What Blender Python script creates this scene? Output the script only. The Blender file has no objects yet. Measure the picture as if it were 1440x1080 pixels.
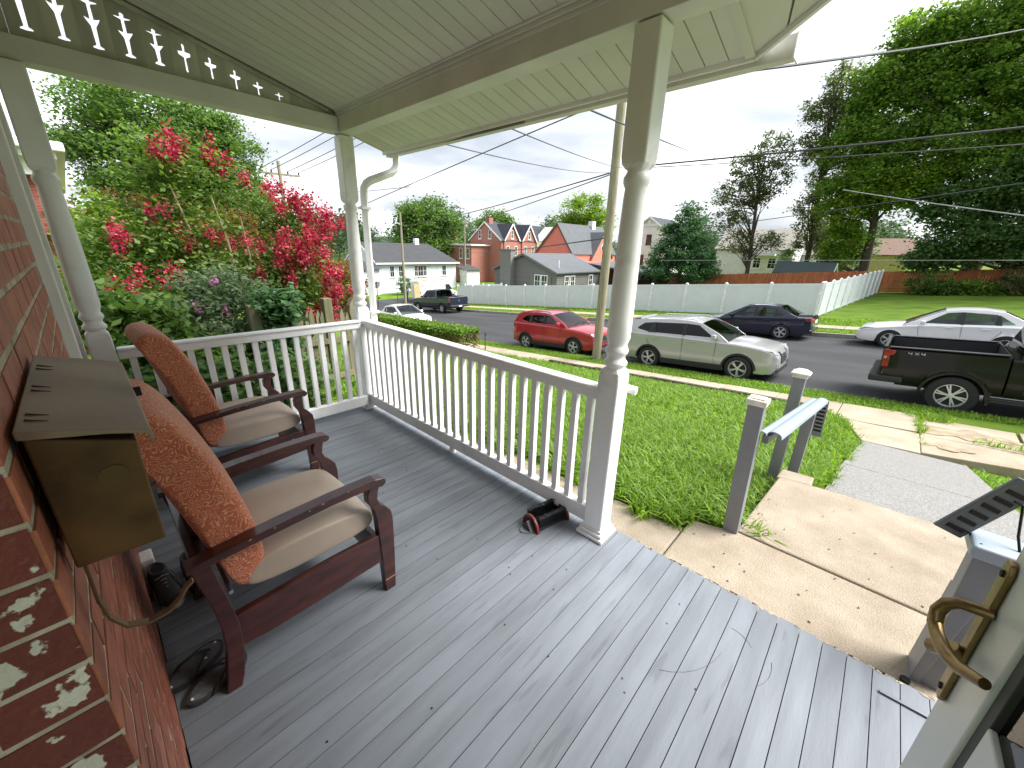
import bpy, bmesh, math, random
import numpy as np
from mathutils import Vector, Matrix
from mathutils.geometry import tessellate_polygon
R = math.radians
random.seed(7); rng = np.random.default_rng(7)
SC = bpy.context.scene
COL = SC.collection

# ---------------------------------------------------------------- camera
YAW, PITCH, ROLL, FPX, CAMH = R(42.646), R(19.194), R(1.543), 550.12, 1.6
_f = Vector((-math.sin(YAW)*math.cos(PITCH), math.cos(YAW)*math.cos(PITCH), -math.sin(PITCH)))
_r = Vector((math.cos(YAW), math.sin(YAW), 0)); _u = _r.cross(_f)
_r2 = _r*math.cos(ROLL) + _u*math.sin(ROLL); _u2 = -_r*math.sin(ROLL) + _u*math.cos(ROLL)
cam_d = bpy.data.cameras.new('camera'); cam = bpy.data.objects.new('camera', cam_d); COL.objects.link(cam)
cam.matrix_world = Matrix(((_r2.x, _u2.x, -_f.x, 0), (_r2.y, _u2.y, -_f.y, 0), (_r2.z, _u2.z, -_f.z, CAMH), (0, 0, 0, 1)))
cam_d.sensor_width = 36; cam_d.lens = 36*FPX/1440; cam_d.clip_start = 0.02; cam_d.clip_end = 3000
SC.camera = cam

# ---------------------------------------------------------------- sky, sun, exposure
SUN_EL, SUN_AZ = 50, 50            # azimuth measured from +Y (street) towards +X
world = bpy.data.worlds.new('World'); SC.world = world; world.use_nodes = True
nt = world.node_tree; nt.nodes.clear()
def WN(t, **k):
    n = nt.nodes.new(t)
    for a, b in k.items(): setattr(n, a, b)
    return n
sky = WN('ShaderNodeTexSky', sky_type='NISHITA', sun_disc=False, sun_elevation=R(SUN_EL), sun_rotation=R(SUN_AZ))
sky.air_density = 1.3; sky.dust_density = 2.5
tc = WN('ShaderNodeTexCoord'); sep = WN('ShaderNodeSeparateXYZ')
nt.links.new(tc.outputs['Generated'], sep.inputs[0])
# flat cloud deck: direction divided by its height
zc = WN('ShaderNodeMath', operation='MAXIMUM'); nt.links.new(sep.outputs['Z'], zc.inputs[0]); zc.inputs[1].default_value = 0.0
za = WN('ShaderNodeMath', operation='ADD'); nt.links.new(zc.outputs[0], za.inputs[0]); za.inputs[1].default_value = 0.16
dv = WN('ShaderNodeVectorMath', operation='DIVIDE'); cmb = WN('ShaderNodeCombineXYZ')
for i in range(3): nt.links.new(za.outputs[0], cmb.inputs[i])
nt.links.new(tc.outputs['Generated'], dv.inputs[0]); nt.links.new(cmb.outputs[0], dv.inputs[1])
n1 = WN('ShaderNodeTexNoise'); n1.inputs['Scale'].default_value = .95; n1.inputs['Detail'].default_value = 7; n1.inputs['Roughness'].default_value = .52
n1.inputs['Distortion'].default_value = .35
nt.links.new(dv.outputs[0], n1.inputs['Vector'])
rp = WN('ShaderNodeValToRGB')
e = rp.color_ramp.elements
e[0].position = .36; e[0].color = (1.75, 1.9, 2.15, 1)
e[1].position = .78; e[1].color = (6.8, 6.9, 7.1, 1)
m_ = e.new(.55); m_.color = (2.95, 3.05, 3.25, 1)
nt.links.new(n1.outputs['Fac'], rp.inputs[0])
mx = WN('ShaderNodeMixRGB'); mx.inputs[0].default_value = .93
nt.links.new(sky.outputs[0], mx.inputs[1]); nt.links.new(rp.outputs[0], mx.inputs[2])
bg = WN('ShaderNodeBackground'); bg.inputs['Strength'].default_value = 0.10
nt.links.new(mx.outputs[0], bg.inputs['Color'])
wo = WN('ShaderNodeOutputWorld'); nt.links.new(bg.outputs[0], wo.inputs[0])

sun_d = bpy.data.lights.new('sun', 'SUN'); sun_d.energy = 2.35; sun_d.angle = R(35); sun_d.color = (1, .98, .94)
sun = bpy.data.objects.new('sun', sun_d); COL.objects.link(sun)
_sd = Vector((math.sin(R(SUN_AZ))*math.cos(R(SUN_EL)), math.cos(R(SUN_AZ))*math.cos(R(SUN_EL)), math.sin(R(SUN_EL))))
sun.rotation_euler = _sd.to_track_quat('Z', 'Y').to_euler()
SC.view_settings.view_transform = 'Standard'; SC.view_settings.look = 'None'
SC.view_settings.exposure = 1.93; SC.view_settings.gamma = 1; SC.view_settings.use_curve_mapping = False
SC.render.engine = 'CYCLES'
SC.cycles.max_bounces = 8; SC.cycles.diffuse_bounces = 4; SC.cycles.transparent_max_bounces = 12; SC.cycles.caustics_reflective = False
SC.cycles.use_denoising = True

# ---------------------------------------------------------------- materials
MATS = {}
def mat(name, col, rough=.6, metal=0, var=.12, scale=6, rnd=0, bump=0, bscale=80, col2=None, coat=0, spec=.5, stretch=None, cpos=(.35, .65), detail=5, emit=None, speck=None):
    """principled with noise colour variation (object space), per-piece variation and fine bump"""
    if name in MATS: return MATS[name]
    m = bpy.data.materials.new(name); m.use_nodes = True; t = m.node_tree; N = t.nodes; L = t.links
    b = N['Principled BSDF']; b.inputs['Roughness'].default_value = rough; b.inputs['Metallic'].default_value = metal
    b.inputs['Specular IOR Level'].default_value = spec
    if coat: b.inputs['Coat Weight'].default_value = coat; b.inputs['Coat Roughness'].default_value = .04
    tc = N.new('ShaderNodeTexCoord'); mp = N.new('ShaderNodeMapping'); L.new(tc.outputs['Object'], mp.inputs[0])
    if stretch: mp.inputs['Scale'].default_value = stretch
    oi = N.new('ShaderNodeObjectInfo')
    ad = N.new('ShaderNodeVectorMath'); ad.operation = 'ADD'
    sc_ = N.new('ShaderNodeMath'); sc_.operation = 'MULTIPLY'; sc_.inputs[1].default_value = 37.0
    L.new(oi.outputs['Random'], sc_.inputs[0]); L.new(mp.outputs[0], ad.inputs[0]); L.new(sc_.outputs[0], ad.inputs[1])
    ns = N.new('ShaderNodeTexNoise'); ns.inputs['Scale'].default_value = scale; ns.inputs['Detail'].default_value = detail
    L.new(ad.outputs[0], ns.inputs['Vector'])
    rp = N.new('ShaderNodeValToRGB'); rp.color_ramp.elements[0].position = cpos[0]; rp.color_ramp.elements[1].position = cpos[1]
    c = Vector(col); a = c*(1-var); z = Vector(col2) if col2 else c*(1+var)
    if col2: a = c
    rp.color_ramp.elements[0].color = (*a, 1); rp.color_ramp.elements[1].color = (*z, 1)
    L.new(ns.outputs['Fac'], rp.inputs[0])
    out = rp.outputs[0]
    if rnd:
        mr = N.new('ShaderNodeMapRange'); mr.inputs[3].default_value = 1-rnd; mr.inputs[4].default_value = 1+rnd
        L.new(oi.outputs['Random'], mr.inputs[0])
        mu = N.new('ShaderNodeVectorMath'); mu.operation = 'SCALE'; L.new(out, mu.inputs[0]); L.new(mr.outputs[0], mu.inputs['Scale']); out = mu.outputs[0]
    if speck:
        n2 = N.new('ShaderNodeTexNoise'); n2.inputs['Scale'].default_value = speck[0]; n2.inputs['Detail'].default_value = 3; L.new(ad.outputs[0], n2.inputs['Vector'])
        r2 = N.new('ShaderNodeValToRGB'); r2.color_ramp.elements[0].position = speck[1]; r2.color_ramp.elements[1].position = speck[2]
        r2.color_ramp.elements[0].color = (speck[3],)*3+(1,); r2.color_ramp.elements[1].color = (1, 1, 1, 1); L.new(n2.outputs['Fac'], r2.inputs[0])
        m2 = N.new('ShaderNodeVectorMath'); m2.operation = 'MULTIPLY'; L.new(out, m2.inputs[0]); L.new(r2.outputs[0], m2.inputs[1]); out = m2.outputs[0]
    L.new(out, b.inputs['Base Color'])
    if bump:
        nb = N.new('ShaderNodeTexNoise'); nb.inputs['Scale'].default_value = bscale; nb.inputs['Detail'].default_value = 6
        L.new(ad.outputs[0], nb.inputs['Vector'])
        bp = N.new('ShaderNodeBump'); bp.inputs['Strength'].default_value = bump; bp.inputs['Distance'].default_value = .01
        L.new(nb.outputs['Fac'], bp.inputs['Height']); L.new(bp.outputs[0], b.inputs['Normal'])
    if emit: b.inputs['Emission Color'].default_value = (*emit[:3], 1); b.inputs['Emission Strength'].default_value = emit[3]
    MATS[name] = m; m['bsdf'] = b.name
    return m
def leafmat(name, cols, trans=.45, rough=.55):
    if name in MATS: return MATS[name]
    m = bpy.data.materials.new(name); m.use_nodes = True; t = m.node_tree; N = t.nodes; L = t.links; N.clear()
    g = N.new('ShaderNodeNewGeometry'); rp = N.new('ShaderNodeValToRGB'); rp.color_ramp.interpolation = 'LINEAR'
    while len(rp.color_ramp.elements) < len(cols): rp.color_ramp.elements.new(.5)
    for i, c in enumerate(cols):
        rp.color_ramp.elements[i].position = i/(len(cols)-1) if len(cols) > 1 else 0; rp.color_ramp.elements[i].color = (*c, 1)
    L.new(g.outputs['Random Per Island'], rp.inputs[0])
    d = N.new('ShaderNodeBsdfPrincipled'); d.inputs['Roughness'].default_value = rough; d.inputs['Specular IOR Level'].default_value = .35
    tr = N.new('ShaderNodeBsdfTranslucent'); mx = N.new('ShaderNodeMixShader'); mx.inputs[0].default_value = trans
    hs = N.new('ShaderNodeHueSaturation'); hs.inputs['Value'].default_value = 1.9; hs.inputs['Saturation'].default_value = 1.1
    L.new(rp.outputs[0], d.inputs['Base Color']); L.new(rp.outputs[0], hs.inputs['Color']); L.new(hs.outputs[0], tr.inputs[0])
    L.new(d.outputs[0], mx.inputs[1]); L.new(tr.outputs[0], mx.inputs[2])
    o = N.new('ShaderNodeOutputMaterial'); L.new(mx.outputs[0], o.inputs[0]); MATS[name] = m
    return m
def glassmat(name, tint=(.75, .85, .8), alpha=.55, rough=.02):
    if name in MATS: return MATS[name]
    m = bpy.data.materials.new(name); m.use_nodes = True; t = m.node_tree; N = t.nodes; L = t.links; N.clear()
    tr = N.new('ShaderNodeBsdfTransparent'); tr.inputs[0].default_value = (*[c*alpha for c in tint], 1)
    gl = N.new('ShaderNodeBsdfGlossy'); gl.inputs['Roughness'].default_value = rough
    fr = N.new('ShaderNodeFresnel'); fr.inputs[0].default_value = 1.5
    mx = N.new('ShaderNodeMixShader'); L.new(fr.outputs[0], mx.inputs[0]); L.new(tr.outputs[0], mx.inputs[1]); L.new(gl.outputs[0], mx.inputs[2])
    o = N.new('ShaderNodeOutputMaterial'); L.new(mx.outputs[0], o.inputs[0]); MATS[name] = m
    return m

# ---------------------------------------------------------------- mesh helpers
class MB:
    def __init__(s): s.v = []; s.f = []
    def add(s, vs, fs):
        o = len(s.v); s.v += [tuple(p) for p in vs]; s.f += [tuple(i+o for i in f) for f in fs]; return s
    def box(s, x0, x1, y0, y1, z0, z1):
        return s.add([(x0,y0,z0),(x1,y0,z0),(x1,y1,z0),(x0,y1,z0),(x0,y0,z1),(x1,y0,z1),(x1,y1,z1),(x0,y1,z1)],
                     [(0,3,2,1),(4,5,6,7),(0,1,5,4),(1,2,6,5),(2,3,7,6),(3,0,4,7)])
    def bar(s, a, b, w, h, up=(0,0,1)):
        a = Vector(a); b = Vector(b); d = (b-a).normalized(); u = Vector(up); x = d.cross(u)
        if x.length < 1e-5: x = d.cross(Vector((1,0,0)))
        x.normalize(); y = x.cross(d).normalized(); x = x*w/2; y = y*h/2
        return s.add([a-x-y, a+x-y, a+x+y, a-x+y, b-x-y, b+x-y, b+x+y, b-x+y], [(0,3,2,1),(4,5,6,7),(0,1,5,4),(1,2,6,5),(2,3,7,6),(3,0,4,7)])
    def tube(s, pts, rad, n=8, cap=True):
        pts = [Vector(p) for p in pts]; k = len(pts)
        if not hasattr(rad, '__len__'): rad = [rad]*k
        rings = []; ref = None
        for i in range(k):
            d = (pts[min(i+1, k-1)]-pts[max(i-1, 0)])
            d = d.normalized() if d.length > 1e-9 else Vector((0,0,1))
            if ref is None: ref = d.orthogonal().normalized()
            ref = (ref - d*ref.dot(d)); ref = ref.normalized() if ref.length > 1e-6 else d.orthogonal().normalized()
            w = d.cross(ref)
            rings.append([pts[i] + (ref*math.cos(6.28318*j/n)+w*math.sin(6.28318*j/n))*rad[i] for j in range(n)])
        vs = [p for r in rings for p in r]; fs = []
        for i in range(k-1):
            for j in range(n): fs.append((i*n+j, i*n+(j+1)%n, (i+1)*n+(j+1)%n, (i+1)*n+j))
        if cap: fs.append(tuple(range(n))[::-1]); fs.append(tuple((k-1)*n+j for j in range(n)))
        return s.add(vs, fs)
    def lathe(s, prof, c=(0,0,0), n=24, axis='z'):
        vs = []; fs = []; k = len(prof)
        for r, h in prof:
            for j in range(n):
                a = 6.28318530718*j/n; x, y = r*math.cos(a), r*math.sin(a)
                p = (x, y, h) if axis == 'z' else ((x, h, y) if axis == 'y' else (h, x, y))
                vs.append((p[0]+c[0], p[1]+c[1], p[2]+c[2]))
        for i in range(k-1):
            for j in range(n): fs.append((i*n+j, i*n+(j+1)%n, (i+1)*n+(j+1)%n, (i+1)*n+j))
        fs.append(tuple(range(n))[::-1]); fs.append(tuple((k-1)*n+j for j in range(n)))
        return s.add(vs, fs)
    def prism(s, poly, fn, t0, t1, holes=None):
        """extrude 2-D polygon; fn(a,b,t)->xyz ; holes list of 2-D loops"""
        loops = [poly]+(holes or [])
        tri = tessellate_polygon([[Vector((p[0], p[1], 0)) for p in l] for l in loops])
        flat = [p for l in loops for p in l]; n = len(flat)
        vs = [fn(p[0], p[1], t0) for p in flat]+[fn(p[0], p[1], t1) for p in flat]
        fs = [tuple(t) for t in tri]+[tuple(i+n for i in t[::-1]) for t in tri]
        o = 0
        for l in loops:
            k = len(l)
            for i in range(k): a, b = o+i, o+(i+1)%k; fs.append((a, b, b+n, a+n))
            o += k
        return s.add(vs, fs)
    def xf(s, M):
        s.v = [tuple(M @ Vector(p)) for p in s.v]; return s
    def mesh(s, name, m, smooth=False):
        me = bpy.data.meshes.new(name); me.from_pydata(s.v, [], s.f); 
        bm = bmesh.new(); bm.from_mesh(me); bmesh.ops.recalc_face_normals(bm, faces=bm.faces); bm.to_mesh(me); bm.free()
        if m: me.materials.append(m)
        if smooth: 
            me.polygons.foreach_set('use_smooth', [True]*len(me.polygons))
        return me
    def build(s, name, m, parent=None, smooth=False, bevel=0, seg=2, angle=40):
        me = s.mesh(name, m, smooth); o = bpy.data.objects.new(name, me); COL.objects.link(o)
        if parent: o.parent = parent
        if bevel:
            b = o.modifiers.new('bevel', 'BEVEL'); b.width = bevel; b.segments = seg; b.limit_method = 'ANGLE'; b.angle_limit = R(angle)
        if smooth:
            me.set_sharp_from_angle(angle=R(angle))
        return o
def box(name, m, parent, x0, x1, y0, y1, z0, z1, bevel=0): return MB().box(x0,x1,y0,y1,z0,z1).build(name, m, parent, bevel=bevel)
def tag(o, label=None, cat=None, group=None, kind=None):
    for k, v in (('label', label), ('category', cat), ('group', group), ('kind', kind)):
        if v: o[k] = v
    return o
def thing(name, label, cat, loc=(0,0,0), rz=0, group=None):
    o = bpy.data.objects.new(name, None); COL.objects.link(o); o.location = loc; o.rotation_euler = (0,0,rz); o.empty_display_size = .1
    return tag(o, label, cat, group)
def inst(src, parent=None, loc=None, rot=None, scale=None):
    o = src.copy(); COL.objects.link(o); o.parent = parent
    if loc is not None: o.location = loc
    if rot is not None: o.rotation_euler = rot
    if scale is not None: o.scale = scale
    return o
def piece(name, me, parent, loc=(0,0,0), rot=None, scale=None):
    o = bpy.data.objects.new(name, me); COL.objects.link(o); o.parent = parent; o.location = loc
    if rot is not None: o.rotation_euler = rot
    if scale is not None: o.scale = scale
    return o
def npmesh(name, V, nper, m, smooth=False):
    """V (N,nper,3): N separate n-gons"""
    N = len(V); me = bpy.data.meshes.new(name); me.vertices.add(N*nper); me.vertices.foreach_set('co', np.asarray(V, np.float32).ravel())
    me.loops.add(N*nper); me.loops.foreach_set('vertex_index', np.arange(N*nper, dtype=np.int32))
    me.polygons.add(N); me.polygons.foreach_set('loop_start', np.arange(0, N*nper, nper, dtype=np.int32))
    me.update(calc_edges=True); me.materials.append(m); return me
def obj(name, me, parent=None):
    o = bpy.data.objects.new(name, me); COL.objects.link(o); o.parent = parent; return o
def unit(n):
    v = rng.normal(size=(n, 3)); return v/np.linalg.norm(v, axis=1, keepdims=True)
def leafquads(c, size, up=.5, aspect=.34, droop=.15):
    n = len(c); nv = unit(n); nv[:, 2] = np.abs(nv[:, 2])+up; nv /= np.linalg.norm(nv, axis=1, keepdims=True)
    d = unit(n); d[:, 2] -= droop; d -= nv*(d*nv).sum(1, keepdims=True); d /= np.linalg.norm(d, axis=1, keepdims=True)+1e-9
    w = np.cross(nv, d); s = (size*(.6+.8*rng.random(n)))[:, None]
    return np.stack([c-d*s*.5, c+w*s*aspect-d*s*.05, c+d*s*.5, c-w*s*aspect-d*s*.05], 1)
# ================================================================ terrain
def zr(x):
    x = np.asarray(x, float)
    z = -2.1+.083*(np.clip(x, -40, 14)+5.2)
    return z - .02*np.clip(-40-x, 0, 60) + .03*np.clip(x-14, 0, 80)
SK = -.04
def lerp(a, b, t): return a+(b-a)*t
def ground(x, y):
    x = np.asarray(x, float); y = np.asarray(y, float); v = y - SK*x*np.where(y > 9, 1, 0)*np.clip((y-9)/2, 0, 1)
    base = zr(x)
    z0 = -.2+.085*np.clip(x+4.5, -22, 0)
    t = np.clip((y-2.45)/(9.9-2.45), 0, 1)
    z = lerp(z0, base+.26, t)
    rt = np.clip((x+.35)/.6, 0, 1)*np.clip((y-3.5)/.6, 0, 1)      # right of the lawn the walk ramp decides
    ramp = -.36-.2186*(np.clip(y, 3.66, 8.9)-3.66)
    z = np.where((x > -.35) & (y > 2.4) & (y < 10), lerp(z, ramp-.05, rt), z)
    z = np.where((x > -3.8) & (x < 3.5) & (y < 1.95), -.7, z)
    vv = y+.04*x
    z = np.where(vv > 9.98, base+.10, z)
    z = np.where(vv > 11.1, base+.13, z)
    z = np.where(vv > 11.9, base+.06, z)
    z = np.where((vv > 12.2) & (vv < 22.2), base-.12, z)
    z = np.where(vv >= 22.2, base+.13+.02*(np.clip(vv, 22.2, 27.5)-22.2)+.012*np.clip(vv-27.5, 0, 60), z)
    z = np.where((x < -39.2) & (x > -47) & (vv > 22.2), base-.15, z)
    return z
def grid_axis(segs):
    out = []
    for a, b, s in segs: out += list(np.arange(a, b-1e-6, s))
    out.append(segs[-1][1]); return np.array(out)
def sheet(name, xs, ys, zf, m, vskew=False, smooth=True):
    X, Y = np.meshgrid(xs, ys, indexing='ij')
    if vskew: Y = Y-.04*X
    Z = zf(X, Y); nx, ny = X.shape
    V = np.stack([X, Y, Z], -1).reshape(-1, 3)
    i = np.arange(nx-1)[:, None]*ny+np.arange(ny-1)[None]
    F = np.stack([i, i+ny, i+ny+1, i+1], -1).reshape(-1, 4)
    me = bpy.data.meshes.new(name); me.from_pydata(V.tolist(), [], F.tolist()); me.materials.append(m)
    if smooth: me.polygons.foreach_set('use_smooth', [True]*len(me.polygons))
    return obj(name, me)
M_grass = mat('grass_ground', (.075, .14, .016), rough=.95, col2=(.15, .23, .032), scale=.9, bump=.9, bscale=26, cpos=(.3, .72), detail=9, spec=.1)
M_asph = mat('asphalt', (.052, .053, .056), rough=.9, var=.22, scale=.5, bump=.5, bscale=160, stretch=(.25, 1.3, 1), detail=8, spec=.25)
M_conc_tan = mat('tan_concrete', (.30, .245, .18), rough=.93, col2=(.42, .355, .275), scale=4.5, bump=.8, bscale=150, rnd=.05, detail=12, cpos=(.3, .7), speck=(170, .36, .56, .82))
M_conc_side = mat('sidewalk_concrete', (.36, .295, .21), rough=.93, col2=(.46, .39, .295), scale=2.5, bump=.7, bscale=120, rnd=.09, detail=12, speck=(120, .36, .56, .8))
M_conc_grey = mat('aggregate_concrete', (.12, .117, .113), rough=.92, col2=(.33, .32, .305), scale=75, bump=.9, bscale=110, detail=3, cpos=(.34, .66))
M_curb = mat('curb_stone', (.33, .31, .27), rough=.9, var=.2, scale=5, bump=.4)
M_dirt = mat('dirt', (.27, .21, .14), rough=1, col2=(.40, .33, .23), scale=6, bump=1, bscale=40)

xs = grid_axis([(-700, -160, 60), (-160, -60, 10), (-60, -16, 1.5), (-16, 4, .3), (4, 16, 1), (16, 60, 6), (60, 700, 80)])
ys = grid_axis([(-300, -20, 40), (-20, 0, 2), (0, 2.4, .4), (2.4, 9.8, .28)])
g1 = sheet('ground', xs, np.append(ys, 9.96), ground, M_grass); tag(g1, kind='structure')
# beyond the lawn the street rows are skewed a little
ys2 = np.array([9.99, 10.5, 11.1, 11.12, 11.5, 11.9, 12.19, 12.21, 17, 22.19, 22.21, 23, 25, 27.4, 29, 32, 36, 40, 46, 52, 60, 70, 85, 100, 130, 170, 240, 340, 500, 900])
X2 = grid_axis([(-700, -160, 60), (-160, -60, 10), (-60, -47.2, 2), (-47.02, -46.9, .06), (-46.8, -39.4, 1.2), (-39.22, -39.1, .06), (-39, -16, 1), (-16, 4, .5), (4, 16, 1), (16, 60, 6), (60, 700, 80)])
g2 = sheet('ground', X2, ys2, ground, M_grass, vskew=True); tag(g2, kind='structure')

road = sheet('road', grid_axis([(-700, -120, 60), (-120, 60, 2), (60, 500, 80)]), np.linspace(12.2, 22.2, 9), lambda X, Y: zr(X)+.05*(1-((Y+.04*X-17.2)/5)**2)-.02, M_asph, vskew=True); tag(road, kind='structure')
road2 = sheet('side_road', np.linspace(-46.9, -39.3, 5), np.linspace(22.0, 240, 40), lambda X, Y: zr(X)+.02+.012*np.clip(Y-27.5, 0, 60)-.02, M_asph, vskew=True); tag(road2, kind='structure')
# curbs as long stone runs, each stone a piece
crb = thing('curb', 'low pale concrete kerb along the far side of the street', 'curb'); crb['kind'] = 'structure'; del crb['label']; del crb['category']
st = MB().box(-.99, .99, -.075, .075, -.25, .1).mesh('kerb_stone', M_curb)
SLA = -math.atan(.083)
for i in range(24):
    x = 7-2*i
    if x < -39: break
    piece('kerb_stone', st, crb, (x, 22.24-.04*x, float(zr(x))+.05), rot=(0, SLA, -.04))
# sidewalk slabs (near side) and far pavement
sw = bpy.data.objects.new('sidewalk', None); COL.objects.link(sw); tag(sw, kind='structure')
sl = MB().box(-.595, .595, -.58, .58, -.1, 0).mesh('slab', M_conc_side)
for i in range(20):
    x = .48-1.2*i
    piece('slab', sl, sw, (x, 10.56-.04*x, float(zr(x))+.165+random.uniform(-.006, .006)), rot=(0, SLA+random.uniform(-.004, .004), -.04))
for x in (1.72, 2.95, 4.15, 5.35):
    piece('slab', sl, sw, (x, 10.5-.04*x, float(zr(x))+.135), rot=(0, SLA+.01, -.04))
fw = bpy.data.objects.new('far_sidewalk', None); COL.objects.link(fw); tag(fw, kind='structure')
sl2 = MB().box(-1.19, 1.19, -.55, .55, -.1, 0).mesh('slab', M_conc_side)
for i in range(20):
    x = 5-2.4*i
    if x < -38: break
    piece('slab', sl2, fw, (x, 24.1-.04*x, float(ground(x, 24.1-.04*x))+.03), rot=(0, SLA, -.04))
# walkway: strip along the porch, landing, ramp slabs, apron
wk = bpy.data.objects.new('walkway', None); COL.objects.link(wk); tag(wk, kind='structure')
def slab(name, pts, th, m, bevel=.012):
    n = len(pts); b = MB(); b.add([(p[0], p[1], p[2]-th) for p in pts]+list(pts), [tuple(range(n))[::-1], tuple(range(n, 2*n))]+[(i, (i+1)%n, (i+1)%n+n, i+n) for i in range(n)])
    return b.build(name, m, wk, bevel=bevel)
slab('slab', [(-3.9,1.9,-.2),(-2.2,1.9,-.195),(-2.2,2.34,-.2),(-3.9,2.36,-.205)], .3, M_conc_tan)
slab('slab', [(-2.19,1.9,-.19),(-.62,1.9,-.172),(-.62,2.44,-.178),(-2.19,2.36,-.2)], .3, M_conc_tan)
slab('slab', [(-.612,1.9,-.168),(2.2,1.9,-.168),(2.2,2.645,-.172),(-.34,2.655,-.172),(-.612,2.56,-.172)], .35, M_conc_tan)
slab('slab', [(-.345,2.668,-.17),(2.2,2.66,-.17),(2.2,3.86,-.175),(.05,3.74,-.175),(-.28,3.68,-.175)], .5, M_conc_tan)
slab('step_block', [(-.30,3.70,-.19),(-.06,3.75,-.19),(-.06,3.93,-.195),(-.29,3.90,-.195)], .6, M_conc_tan, .012)
def rz_(y): return -.36-.2186*(y-3.66)
slab('slab', [(-.02,3.66,rz_(3.66)),(1.62,3.66,rz_(3.66)),(1.62,6.42,rz_(6.42)),(.12,6.2,rz_(6.2))], .3, M_conc_grey)
slab('slab', [(.122,6.214,rz_(6.214)),(1.62,6.434,rz_(6.434)),(1.62,9.0,-1.5),(.33,8.86,-1.475)], .3, M_conc_grey)
slab('slab', [(.33,8.88,-1.478),(1.08,8.96,-1.47),(1.08,9.92,-1.43),(.0,9.96,-1.50)], .3, M_conc_side)
slab('slab', [(1.09,9.02,-1.475),(2.4,9.2,-1.38),(2.5,9.86,-1.34),(1.09,9.9,-1.435)], .3, M_conc_side)
# timber retaining edge at the lawn's foot
M_timber = mat('weathered_timber', (.085, .07, .055), rough=.9, var=.4, scale=6, stretch=(1, 8, 8), bump=.6, bscale=30)
ke = thing('lawn_edging', 'dark weathered timber edging between lawn and sidewalk', 'edging', (0,0,0))
for i in range(4):
    a = -7.7+1.78*i; b = a+1.765
    za, zb = float(zr(a))+.27, float(zr(b))+.27
    MB().bar((a, 9.9-.04*a, za), (b, 9.9-.04*b, zb-.02), .11, .24).build('timber', M_timber, ke, bevel=.012)
# ================================================================ grass blades (stuff)
def blades(n, xr, yr, keep, hmin, hmax, wid, m, name, clump=0):
    x = rng.uniform(*xr, n); y = rng.uniform(*yr, n)
    if clump:
        k = rng.random(n) < .6; cx = rng.uniform(*xr, clump); cy = rng.uniform(*yr, clump); ci = rng.integers(0, clump, n)
        x = np.where(k, cx[ci]+rng.normal(0, .05, n), x); y = np.where(k, cy[ci]+rng.normal(0, .05, n), y)
    k = keep(x, y); x, y = x[k], y[k]; n = len(x)
    z = ground(x, y)-.01; h = rng.uniform(hmin, hmax, n)
    a = rng.uniform(0, 6.283, n); lean = rng.uniform(.15, 1.0, n)*h
    dx, dy = np.cos(a), np.sin(a); w = wid*rng.uniform(.6, 1.3, n)
    px, py = -dy*w, dx*w
    b = np.stack([x, y, z], 1); mid = b+np.stack([dx*lean*.35, dy*lean*.35, h*.62], 1); tip = b+np.stack([dx*lean*1.1, dy*lean*1.1, h*(1-.35*lean/h)], 1)
    p = np.stack([px, py, np.zeros(n)], 1)
    q1 = np.stack([b-p, b+p, mid+p*.85, mid-p*.85], 1); q2 = np.stack([mid-p*.85, mid+p*.85, tip+p*.1, tip-p*.1], 1)
    # weld per blade: 6 verts, 2 quads
    V = np.stack([b-p, b+p, mid+p*.85, mid-p*.85, tip+p*.12, tip-p*.12], 1).reshape(-1, 3)
    o = np.arange(n)*6; F = np.stack([np.stack([o, o+1, o+2, o+3], 1), np.stack([o+3, o+2, o+4, o+5], 1)], 1).reshape(-1)
    me = bpy.data.meshes.new(name); me.vertices.add(n*6); me.vertices.foreach_set('co', V.astype(np.float32).ravel())
    me.loops.add(n*8); me.loops.foreach_set('vertex_index', F.astype(np.int32)); me.polygons.add(n*2); me.polygons.foreach_set('loop_start', np.arange(0, n*8, 4, dtype=np.int32))
    me.update(calc_edges=True); me.materials.append(m); return obj(name, me)
M_blade = leafmat('grass_blades', [(.075, .15, .015), (.13, .24, .024), (.20, .335, .033), (.165, .28, .028), (.30, .40, .08), (.105, .20, .024)], trans=.4)
walkx = lambda x, y: (x+.05*np.sin(y*13)+.05*np.sin(y*31+1) < np.where(y < 2.66, -.57, np.where(y < 4.0, -.26, np.interp(y, [4, 6.2, 8.9, 10], [-.06, .1, .33, .0]))))
onlawn = lambda x, y: walkx(x, y) & (y+.04*x < 9.9) & (y > np.where(x > -2.2, 2.40, 2.34)+.05*np.sin(x*9)+.03*np.sin(x*23))
tag(blades(80000, (-4.2, .45), (2.30, 5.4), onlawn, .05, .18, .0078, M_blade, 'lawn_grass', 2600), 'long bright green lawn grass in front of the porch', 'grass', kind='stuff')
tag(blades(95000, (-12, .6), (5.3, 10.4), onlawn, .05, .17, .009, M_blade, 'lawn_grass', 2500), 'bright green grass on the lower lawn towards the street', 'grass', kind='stuff')
tag(blades(42000, (-12, -4.1), (1.9, 5.4), lambda x, y: x < -3.95, .05, .16, .009, M_blade, 'yard_grass', 900), 'green grass in the side yard beyond the corner post', 'grass', kind='stuff')
vg = lambda x, y: (y+.04*x > 11.13+.06*np.sin(x*5)) & (y+.04*x < 12.28+.05*np.sin(x*7)) & ~((x > 1.2) & (x < 2.6) & (y < 11.5))
tag(blades(52000, (-16, 6), (11, 13), vg, .05, .12, .008, M_blade, 'verge_grass'), 'strip of green verge grass between sidewalk and road', 'grass', kind='stuff')
rl = lambda x, y: (x > 1.66+.08*np.sin(y*6)) & (y+.04*x < 9.9) & ((x > 2.45) | (y < 9.0))
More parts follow.
